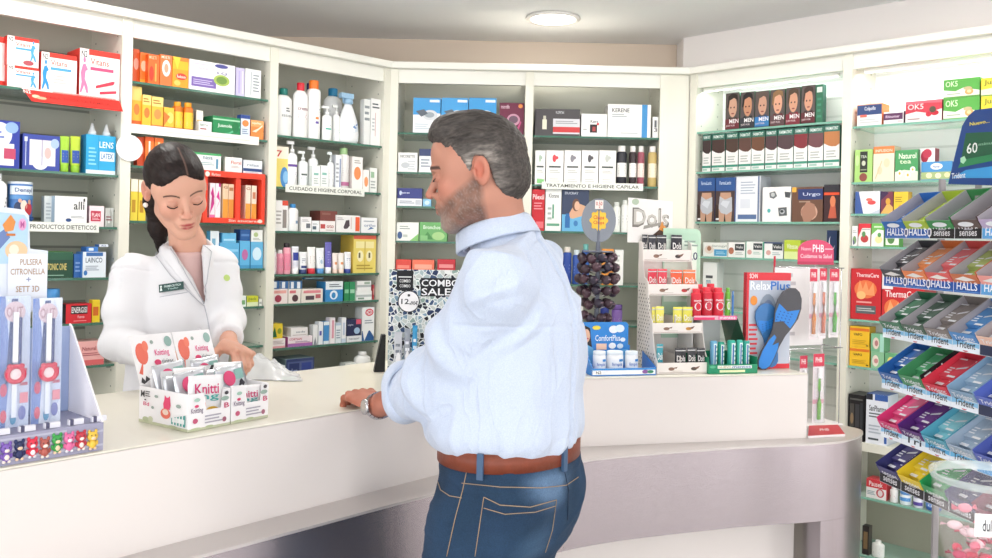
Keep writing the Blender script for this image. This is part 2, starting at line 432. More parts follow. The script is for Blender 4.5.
# ---------------------------------------------------------------- light
w = bpy.data.worlds.new('world'); bpy.context.scene.world = w; w.use_nodes = True
w.node_tree.nodes['Background'].inputs['Color'].default_value = (.93, .96, 1, 1); w.node_tree.nodes['Background'].inputs['Strength'].default_value = 4.0
def area(name, loc, tgt, sx, sy, e, col=(1, 1, 1)):
    l = bpy.data.lights.new(name, 'AREA'); l.shape = 'RECTANGLE'; l.size = sx; l.size_y = sy; l.energy = e; l.color = col
    o = bpy.data.objects.new(name, l); COL.objects.link(o); o.location = loc
    o.rotation_euler = (Vector(tgt) - Vector(loc)).to_track_quat('-Z', 'Y').to_euler(); return o
area('daylight_shopfront', (-2.2, -4.3, 1.5), (1.2, 3.2, 1.2), 3.6, 2.1, 60, (.97, .98, 1))
area('daylight_side_window', (-3.95, -.9, 1.6), (1.5, 2.8, 1.2), 2.2, 1.7, 62, (.97, .98, 1))
area('daylight_shopfront', (3.1, -4.3, 1.4), (1.2, 2.8, .9), 1.3, 2.1, 42, (.98, .98, 1))  # extra lamp added at the shop front for a metal fascia highlight
area('added_fascia_lamp', (3.90, .55, 1.15), (.9, 2.6, .75), .8, 2.0, 30, (.98, .98, 1))  # lamp added before the solid wall to put a highlight on the fascia
fr = MB()  # made-up frame round the added lamp, no opening behind it
for y in (.10, .96): fr.box(3.90, 3.95, y, y + .05, .05, 2.25, 'cornice')
for z in (.05, 2.20): fr.box(3.90, 3.95, .15, .96, z, z + .05, 'cornice')
struct(fr.build('added_lamp_frame'))
sc = bpy.context.scene
sc.view_settings.view_transform = 'Standard'; sc.view_settings.look = 'None'; sc.view_settings.exposure = -.40; sc.view_settings.gamma = 1
sc.cycles.max_bounces = 8; sc.cycles.transparent_max_bounces = 16; sc.cycles.use_denoising = True
# ---------------------------------------------------------------- product makers
SHELFNAME = {'L1': 'far left bay', 'L2': 'second left bay', 'L3': 'third left bay', 'B1': 'first back bay', 'B2': 'second back bay', 'R1': 'hair dye bay', 'R2': 'bay behind the gum rack'}
ORD = ['top', 'second', 'third', 'fourth', 'fifth', 'sixth', 'seventh', 'eighth', 'ninth']
def body_prof(w, h, kind):
    r = w / 2
    if kind == 'bottle': return [(r * .92, 0), (r, .004), (r, h * .74), (r * .93, h * .79), (r * .6, h * .85), (r * .38, h * .87)], r * .45, h * .86
    if kind == 'slim': return [(r * .94, 0), (r, .003), (r, h * .80), (r * .9, h * .84), (r * .6, h * .86)], r * .68, h * .85
    if kind == 'flask': return [(r * .8, 0), (r * .97, h * .06), (r, h * .2), (r * .85, h * .45), (r * .5, h * .68), (r * .3, h * .8)], r * .34, h * .79
    if kind == 'jar': return [(r * .93, 0), (r, .004), (r, h * .72), (r * .85, h * .76)], r * .97, h * .75
    if kind == 'can': return [(r * .96, 0), (r, .003), (r, h * .93), (r * .97, h * .95)], r * .99, h * .94
    if kind == 'pump': return [(r * .92, 0), (r, .004), (r, h * .66), (r * .9, h * .70), (r * .45, h * .74), (r * .35, h * .76)], r * .38, h * .75
def make_item(kind, w, h, cols, decals, T, label, dep, group=None, name=None):
    c = cols.split('/')
    if kind in ('box', 'pack'):
        m = MB().box(0, w, 0, dep, 0, h, c[0], c[1] if len(c) > 1 else None, c[2] if len(c) > 2 else None)
        m.front(w, 0, h, decals)
        if len(c) > 3: m.decals('r 0 0 100 100 ' + c[3], lambda u, v, o: (-o, dep * (1 - u), v * h))
        m.box(.0004, w - .0004, .0004, dep - .0004, h, h + .0003, c[2] if len(c) > 2 else c[0])
        o = m.build(name or 'medicine_box', None, T)
        return tag(o, label, 'box', group)
    if kind == 'tube':
        root = empty(name or 'cream_tube', label, 'tube', T, group)
        r = w / 2; seg = 16; ch = h * .2; vs = []; prof = [(.9, 1, ch), (1, 1, ch + .004), (1, .8, h * .5), (1.02, .4, h * .8), (1.04, .08, h * .93), (1.04, .08, h)]
        for kx, ky, z in prof:
            for j in range(seg):
                a = 6.28318 * j / seg; vs.append((r + r * kx * math.cos(a), r * .8 + r * .8 * ky * math.sin(a), z))
        fs = [(i * seg + j, i * seg + (j + 1) % seg, (i + 1) * seg + (j + 1) % seg, (i + 1) * seg + j) for i in range(len(prof) - 1) for j in range(seg)] + [tuple(range((len(prof) - 1) * seg, len(prof) * seg))]
        m = MB().add(vs, fs, c[0], True)
        cz = lambda v: ch + v * (h * .78 - ch)
        def surf(u, v, o):
            z = cz(v); t = (z - ch) / (h * .8 - ch); ky = 1 - .6 * t; x = .12 + u * .76; a = math.asin(max(-1, min(1, 2 * x - 1)))
            return (x * w, r * .8 - r * .8 * ky * math.cos(a) - o * 2.5 - .0006, z)
        m.decals(decals or ('r 0 10 100 70 ' + (c[2] if len(c) > 2 else c[0]) + ';l 15 20 85 60 8a8f98 3'), surf, True)
        m.build('tube_body', root, T)
        MB().lathe([(r * .82, 0), (r * .88, .002), (r * .88, ch)], 16, c[1] if len(c) > 1 else c[0], Matrix.Translation((r, r * .8, 0))).build('cap', root, T)
        return root
    prof, rc, zc = body_prof(w, h, kind)
    sy = .62 if kind in ('bottle', 'flask', 'pump') else 1
    r = w / 2; L = Matrix.Translation((r, r * sy, 0))
    root = empty(name or {'can': 'tin_can', 'jar': 'jar', 'pump': 'pump_bottle', 'flask': 'spray_bottle'}.get(kind, 'bottle'), label, 'can' if kind == 'can' else 'jar' if kind == 'jar' else 'bottle', T, group)
    m = MB().lathe(prof, 20, c[0], L, 1, sy)
    z0, z1 = h * .12, h * (.66 if kind in ('bottle', 'slim', 'jar') else .9 if kind == 'can' else .5)
    rr = {'flask': .9}.get(kind, 1) * r + .0003
    def surf(u, v, o):
        a = (u - .5) * 2.3; z = z0 + v * (z1 - z0); q = rr
        if kind == 'flask':
            t = z / h; q = r * (1.0 - max(0, t - .25) * .75) + .0008
        return (r + (q + o * 2) * math.sin(a), r * sy - (q + o * 2) * sy * math.cos(a), z)
    if decals == '' and len(c) > 2: decals = 'r 0 0 100 100 %s;l 20 55 80 90 7b8088 2;l 25 15 70 45 a8acb2 3' % c[2]
    elif decals == '': decals = 'l 25 60 80 85 8b9098 2;l 28 25 72 50 b0b4ba 3'
    m.decals(decals, surf, True)
    m.build('container', root, T)
    cc = c[1] if len(c) > 1 else c[0]
    if kind == 'pump':
        q = MB().lathe([(rc, zc), (rc, zc + h * .08), (rc * .4, zc + h * .09), (rc * .4, h * .93)], 14, cc, L)
        q.box(-r * .1, r + rc * .7, r * sy - rc * .5, r * sy + rc * .5, h * .93, h, cc); q.build('pump_head', root, T)
    elif kind == 'flask':
        q = MB().lathe([(rc, zc), (rc * 1.2, zc + h * .03), (rc * 1.0, h * .9)], 14, cc, L)
        q.box(-rc * .2 + r * .3, r + rc * 1.1, r * sy - rc * .7, r * sy + rc * .7, h * .9, h, cc)
        q.add([(r * .45, r * sy - .002, h * .9), (r * .6, r * sy - .002, h * .9), (r * .5, r * sy - .002, h * .8), (r * .45, r * sy + .002, h * .9), (r * .6, r * sy + .002, h * .9), (r * .5, r * sy + .002, h * .8)], [(0, 2, 1), (3, 4, 5), (0, 1, 4, 3), (1, 2, 5, 4), (2, 0, 3, 5)], cc); q.build('trigger', root, T)
    else:
        MB().lathe([(rc, zc), (rc * 1.02, zc + .001), (rc * 1.02, h - .002), (rc * .93, h)], 18, cc, L).build('lid' if kind in ('jar', 'can') else 'cap', root, T)
    return root
LAST = {}
def shelf_row(line):
    a, decals, label = [q.strip() for q in line.split('|')]
    w = a.split(); b, si, x0, x1, yt, kind, cols = w[:7]
    opt = dict(q.split('=') for q in w[7:])
    off = float(opt.get('off', .022)); x0, x1, yt = float(x0), float(x1), float(yt)
    o, d, bw = BAY[b]
    # the front face stands at `off` behind the edge
    i = abs(int(si.strip('+')))
    xm = (x0 + x1) / 2
    s0, _ = bay_pt(b, x0, 200, off); s1, _ = bay_pt(b, x1, 200, off)
    zr = bay_pt(b, xm, 200, off)
    # roll makes x depend on height: solve again at the item's own height
    y_mid = yt + 15
    s0, _ = bay_pt(b, x0, y_mid, off); s1, _ = bay_pt(b, x1, y_mid, off); _, zt = bay_pt(b, xm, yt, off)
    zb = LAST['top'] + .0006 if si.startswith('+') else ZS[b][i] + .0003
    lo, hi = .021, bw - (.036 if b in ('L3', 'B2', 'R2') else .021)
    if b in ('L1', 'B1', 'R1'): lo = .037
    s0 = max(s0, lo); s1 = min(s1, hi); W = max(.006, s1 - s0 - .0012); Hh = max(.008, zt - zb)
    if not si.startswith('+'):
        nxt = [z for z in ZS[b] if z > zb + .02]
        if nxt: Hh = min(Hh, min(nxt) - .010 - zb)
    mx = DEP[b[0]] - .016 - off
    dep = float(opt.get('dep', max(.03, min(.13, W * .8)))); dep = min(dep, mx)
    if kind not in ('box', 'pack', 'tube') and W > mx: W = mx
    n = Vector((-d.y, d.x, 0))
    T = frame(o + d * (s0 + .0006) + n * off + Vector((0, 0, zb)), d)
    LAST['top'] = zb + Hh + .0004
    g = 'products on the %s shelf of the %s' % (ORD[i], SHELFNAME[b])
    return make_item(kind, W, Hh, cols, decals, T, label, dep, g, opt.get('name'))
RUN = 'r 22 88 100 100 e03a2e;t 4 82 18 96 2a2a2a N2;t 26 68 72 82 e0655a Vitans;r 26 56 84 63 {c};'
def runner(c, x, y, s):
    pts = [(0, 0), (5, 22), (2, 42), (8, 60), (16, 62), (24, 50), (17, 46), (15, 30), (24, 14), (26, 0), (20, 0), (13, 16), (5, 0)]
    return 'p %s ' % c + ' '.join('%.1f,%.1f' % (x + a * s, y + b * s * 1.25) for a, b in pts) + ';e %.1f %.1f %.1f %.1f %s' % (x + 9 * s, y + 80 * s, x + 17 * s, y + 95 * s, c)
rows_L = []
V = lambda c, r: (RUN.format(c=c) + r)
rows_L += [
 'L1 0 -26 6 35 box f4efec/e03a2e off=.05 | r 0 0 100 12 e03a2e;r 0 88 100 100 e03a2e | cream box with red ends cut by the frame edge on the top shelf',
 'L1 0 7 39 66.5 box f4efec/e03a2e/f4efec | ' + V('4fa3d8', runner('4fa3d8', 72, 8, .75)) + ' | small white and red sports box with blue runner, lower of two stacked',
 'L1 +0 7 39 37.5 box f4efec/e03a2e/e03a2e | ' + V('4fa3d8', runner('4fa3d8', 72, 20, .75)) + ';e 50 4 84 22 b0525a | small white and red sports box with blue runner and fruit, stacked on its twin',
 'L1 0 41 77 54 box f4efec/e03a2e/e03a2e off=.012 dep=.12 | ' + V('4fa3d8', runner('2f8fd0', 2, 4, .8)) + ';l 34 20 70 46 c9c2c2 3 | large white and red sports box with a blue runner at its left edge',
 'L1 0 79.5 121 51 box f4efec/e03a2e/e03a2e/e03a2e off=.012 dep=.12 | ' + V('e0507a', runner('e87aa4', 1, 6, .8)) + ';p d83a50 40,18 84,30 88,36 84,38 40,24;p d83a50 50,6 92,12 92,18 50,12 | large white and red sports box with a pink runner and red spoons',
 'L1 1 -20 20 120 box 2f3f9c/26358a/3a4aa8 off=.03 | r 10 6 86 52 efe9ea;e 20 44 80 96 e8ecf6;e 62 74 96 98 8fb0e0;r 60 20 90 42 c04a6a;l 20 60 60 80 7080c0 2 | tall dark blue box with white panel beside the left frame edge',
 'L1 1 22.5 60 135 box 3a4a9e/2c3a8c/4858ac off=.03 | r 18 14 88 86 e4e0e6;e 26 2 68 40 eceef4;e 74 64 98 92 a8c0e4;e 58 34 76 66 e6b8b4;t 4 12 12 92 d8e0f2 T;r 50 14 53 86 b0a8c0 | wide dark blue box with cream panel and round seal',
 'L1 1 61 70.5 136 tube 9fca3c/8cbc30/2c55a8 | | lime green tube with blue label, left of the pair',
 'L1 1 71.5 81.5 136 tube b4cc3a/8cbc30/2c4fa0 | | lime green tube with blue label, right of the pair',
 'L1 2 -12 9 173 bottle f4f2f0/ffffff/f4f2f0 | l 40 20 95 80 5a5f66 4 | white round bottle at the left frame edge above the event card',
 'L1 2 11 36 181.5 can 3f74b8/dfe6ee | r 0 74 100 100 dfeaf4;t 20 78 84 94 24407c Densyl;r 0 60 100 72 5c93cc;e 18 18 44 52 23345c;e 40 26 62 58 f0d8c8;e 54 14 84 50 b8323c;e 32 50 44 62 d8a890;e 64 46 76 60 d0a088;r 0 0 100 10 244a8c | blue and white milk tin with a family picture',
 'L1 2 44 53 196 box d8dedd/c8cecd off=.05 | l 20 20 80 80 b0b8bc 5 | pale grey narrow box standing left of the white diet box',
 'L1 2 54.5 87 196.5 box f3f2f0/a9bccb/f3f2f0/9fb6ca off=.02 | t 58 56 92 84 3a3a3a alli;l 50 26 92 36 9aa0a6 2;e 34 14 52 26 2f4c80;e 6 20 34 76 e2e8ee;r 88 84 94 95 484848 | white box with grey wordmark and blue capsule',
 'L1 2 89 104 206 box eedfe2/c8a0a8/f0e8ea | r 10 26 78 76 c2384e;t 18 48 70 66 f4e4e6 PLAN;l 18 32 70 44 f0c8cc 2 | small white box with crimson square label',
 'L1 2 105 114 208 pack d8dcd8/c8ccc8 off=.04 name=plastic_pouch | p b8bcb8 10,0 60,100 90,60 80,0;p f0f2f0 30,20 50,80 56,20;l 10 30 80 60 8e5058 2 | crumpled clear pouch beside the crimson label box',
 'L1 3 -14 25 248 box e8f0ec/58a868 off=.06 | r 0 60 100 100 58a868 | green topped box behind the event card on the fourth shelf',
 'L1 3 26 73 252 box 234a38/1c3c2e/6abf4a off=.03 | r 0 70 100 100 2c5a44;e 0 8 16 34 c24a60;e 8 4 26 24 e8d8dc;t 44 30 86 56 d8c878 TONIC ONE;l 20 6 80 14 8ab09a 1 | dark green box with pink flower and gold writing',
 'L1 3 73.5 82 254 box 3468ac/2c5c9c/4078bc off=.035 | l 20 20 80 70 86a8d8 3 | narrow royal blue box between the dark green and white boxes',
 'L1 3 82.5 106 252 box e4ecf4/3f7cc0/4f8cd0/4f8cd0 off=.02 | t 12 58 84 78 586878 LAINCO;l 12 26 70 48 98a4b4 3;e 4 8 20 28 3f7cc0;r 14 84 86 98 3a6cae | white box with blue corner roundel standing by the pharmacist shoulder',
 'L1 +3 86 98 247 box 3d7cc8/326cb6/4a8cd6 dep=.05 | r 20 20 60 80 dce8f4 | flat blue box lying on the white box by the pharmacist',
 'L1 +3 98.6 108 249 box e8f0f8/3d7cc8 dep=.04 | t 20 20 80 80 2a4c8c A2 | tiny white box on top of the flat blue one',
 'L1 4 47 62 289 jar 4f84bc/4a90cc/3d6ca8 | | blue lidded jar behind the blister packs',
 'L1 4 65.5 91.5 304 box d8303a/2a2226/b82430 off=.02 | r 20 48 84 92 2a2226;t 22 54 82 84 f4f0f0 ENERGISI;t 46 26 72 40 f4c8c8 Fuerza;l 30 8 80 16 f0a0a0 1 | red and black energy tablets box on the fifth shelf',
 'L1 4 92 100 300 box e8c830/d8b420 off=.02 | r 10 30 80 70 d06a28 | narrow yellow box beside the red energy box',
 'L1 5 72.5 104 341.5 box f0b4b0/e08c8c/f4c0bc off=.02 | r 0 0 100 22 e06a6c;t 30 62 96 78 a85058 Natural Vit;l 30 38 90 54 b86068 2 | salmon pink box low behind the blister display',
 'L1 5 60 71 352 box b84a48/a84040 off=.03 | r 10 20 90 80 d86a60 | dull red small box beside the salmon pink one',
]
# second bay
rows_L += [
 'L2 0 132.8 139.6 49 box e8622c/d84a1c off=.06 | e 10 40 90 74 f4b09c | narrow orange box at the left post on the top shelf',
 'L2 0 140 147.6 52.5 box ee7a2c/e05c20 off=.045 | e 10 40 90 74 f8c8a8;r 0 0 100 14 f0a030 | narrow orange box second from the left post',
 'L2 0 148 159.6 54.5 box f06820/e85818 off=.02 | e 10 10 50 60 e03a20;t 8 84 70 94 f8d8b0 MULTI;r 60 10 74 70 f8a850 | orange vitamin box with red drop left of the white ringed one',
 'L2 0 160 172 55 box f4783a/f08020 off=.02 | e 16 30 88 84 f8ece4;e 34 42 70 72 f0a080;t 10 88 80 96 fff0d8 MULTI | orange box with a large white ring',
 'L2 0 172.4 188.6 57.5 box f2a020/f0b828 off=.02 | r 0 60 100 100 f6b818;r 0 88 100 100 ee8020;p f8d030 0,100 30,60 50,100;e 20 26 90 48 d83a2c;t 28 32 82 42 fdf0d8 Redoxon;e 10 6 50 24 f4c860 | amber yellow vitamin box with red oval badge',
 'L2 0 189.4 235 62.5 box f4f2f4/e8e6ec off=.012 | r 4 12 58 44 7a62b0;l 8 18 52 38 c8bce0 3;t 6 70 52 82 c8c0cc Colesterol;e 52 24 88 62 a8c05c;e 58 30 82 56 6f9440;e 54 84 84 98 4a4c94;t 60 62 82 72 5a5c9c LQ;r 4 86 40 90 d8d2e0 | wide white and purple box with a green artichoke drawing',
 'L2 0 235.6 244.6 68 box cfc8ec/b8b0dc off=.02 | r 30 10 50 90 bcb2e4;r 70 10 84 90 e4e0f4 | narrow lilac box right of the artichoke box',
 'L2 0 245 261 69.5 box f2f4f2/d8dcd8 off=.02 | r 34 10 40 90 b0b8c0;l 50 20 90 85 98a0a8 6;r 8 40 26 90 dfe6ea | white upright box at the right end of the orange row',
 'L2 1 131.8 141.8 86.5 box f0b83c/e8a020 off=.03 | r 0 66 100 100 f4d478;e 20 30 80 58 f08038;r 0 0 100 16 e86828 | tall yellow box at the left post above the strip label',
 'L2 1 142.2 151.2 95 box f4c03c/eca828 off=.02 | r 0 70 100 100 f8dc80;e 20 30 84 62 ec7c34;l 10 76 80 92 a87028 2 | yellow orange box, first of the matching pair',
 'L2 1 151.6 163.2 97 box f2b83a/eca828 off=.02 | r 0 70 100 100 f8dc80;e 20 30 84 62 f09048;l 10 76 80 92 a87028 2;r 0 0 100 12 e87030 | yellow orange box, second of the matching pair',
 'L2 1 163.6 174 107.5 box f0c040/e89c28 off=.02 | e 30 30 96 80 f6d870;r 0 0 100 16 ec7830;p ec7830 0,16 60,60 0,80 | short yellow orange box before the two amber bottles',
 'L2 1 174.4 184.4 101.5 slim d87418/f0a020/f4cc40 | | amber vitamin bottle with orange cap, left of two',
 'L2 1 185 195 102.5 slim d87418/f0a020/f0c83c | | amber vitamin bottle with orange cap, right of two',
 'L2 1 196 203 110.5 box eceade/d8d6c8 off=.05 | r 10 40 90 60 d8a850 | small ivory box behind the tiny white carton',
 'L2 1 198.5 211.5 121.5 box f6f4f2/dcdcd8 off=.014 | t 10 60 70 84 58806a ferro;r 10 34 60 44 a85050 | tiny white carton in front of the ivory box',
 'L2 1 212.4 240 117 box 1e8a50/147040/2aa060 off=.014 | p 58b888 0,0 60,20 100,60 100,50 60,8 20,0;t 18 40 70 62 e8f4ec Juanola;e 70 20 96 80 147a44;r 0 80 100 88 a8d8b8 | flat green lozenge box with a swoosh',
 'L2 1 240.6 250 115 box dce4f0/3a58a0 off=.02 | r 0 84 100 100 2f4c94;e 14 50 86 78 e88c48;l 14 16 80 42 8090b0 3 | slim white and navy box between the green and orange boxes',
 'L2 1 250.6 263.6 120.5 box f08c44/e06c28 off=.02 | r 0 66 100 100 f4a868;p f8e0c8 10,40 60,60 90,80 90,70 40,36;t 8 76 80 92 fff0e0 aquilea | orange box at the right post on the second shelf',
 'L2 2 137 144.6 137 box e4582c/d0401c off=.03 | e 20 40 90 70 f4a080 | red orange box behind the hanging round tag',
 'L2 2 145 153.8 137 box ee7a2c/e06420 off=.02 | r 40 10 60 90 f4ece0;r 0 86 100 100 e85c20 | orange box with a white stripe above the pharmacist head, left one',
 'L2 2 154.2 163.4 138 box f08434/e06420 off=.02 | r 40 10 60 90 f8d0a0;r 0 86 100 100 ec6c24 | orange box with a pale stripe above the pharmacist head, right one',
 'L2 2 192 221 153 box eef4f0/3a9a58/4aa868 off=.02 | r 0 88 100 100 4aa868;t 36 64 70 80 4c7890 nasa;r 82 14 90 70 5a98b8;l 30 30 76 50 9ab8c0 2 | white box with green lid edge above the orange dispenser',
 'L2 2 224.8 242 157.5 box f2f0ee/d0ccc8/e8f0e8 off=.02 | t 34 56 94 78 c86a58 Floral;l 36 30 86 46 b8b8b4 2 | white box with reddish writing above the orange dispenser',
 'L2 2 243 262 160.5 box e4ebf0/7f98b8/d4dce4 off=.02 | r 0 18 100 40 2f4c84;t 20 56 84 76 8898a8 relax;l 10 6 80 14 a8b0b8 1 | white box with a navy stripe above the orange dispenser',
 'L2 3 130.6 138 179 box f0d848/e0c430 off=.03 | r 0 70 100 100 f4f0e0;r 20 20 70 50 c89828 | yellow box beside the ponytail, nearest the post',
 'L2 3 138.4 146 180 box f0d040/e0bc28 off=.03 | r 0 70 100 100 f4f0e0;r 20 20 70 50 c08c28 | yellow box half hidden by the pharmacist dark hair',
 'L2 4 210 219 231 box e8f0f4/4c98c0 off=.03 | r 20 20 60 80 7ab0cc | small white and teal box beside the sky blue cartons',
 'L2 4 219.6 239 243 box 5fb0dc/4a9ccc/7cc4e8 off=.02 | r 6 66 94 76 8ccaec;t 20 30 80 50 b8e0f4 arko;r 0 0 100 12 4698c8 | sky blue carton low by the pharmacist shoulder',
 'L2 +4 222 236 233 box 66b4dc/4a9ccc/8cccec dep=.05 | r 10 20 90 40 a8d8f0 | lighter sky blue carton stacked on the lower one',
 'L2 4 239.6 250 241 box 62b4e0/4a9ccc/7cc4e8 off=.02 | e 20 30 80 70 c070a8;r 0 0 100 12 4698c8 | sky blue carton with a pink dot on its front',
 'L2 +4 240 250 229.5 box 2c5c9c/244e8c/3468ac dep=.05 | r 10 40 90 60 5c88c0 | dark blue carton on top of the pink dot carton',
 'L2 4 250.6 263 242 box 68b6e0/4a9ccc off=.02 | e 14 30 86 80 d4ecf8;r 0 0 100 12 4698c8 | sky blue carton with a pale oval beside the post',
 'L2 +4 251 262.6 230 box f0f2ee/d4d8d4 dep=.05 | e 20 40 60 80 b8cc90;l 16 12 80 34 a8b0a8 2 | white label box standing on the oval carton',
 'L2 5 229 235.4 281.5 box f0c430/dca820 off=.03 | r 20 30 80 80 f8e088 | upright amber yellow box beside the white coat',
 'L2 5 236 246 296 box e8efe8/8cb088 off=.02 | r 10 20 90 60 7cac78 | flat white and green box beside the white coat',
 'L2 5 246.6 258 296 box dfe8c0/7ca050/c8d040 off=.02 | r 0 40 100 100 c8cc3c;t 14 52 84 88 5c7c28 pack | flat lime green box near the second left bay edge',
 'L2 5 258.6 264 299 box f0efe8/c8c8c0 off=.02 | r 10 30 80 60 b0b8b0 | tiny white box at the edge of the lime green one',
]
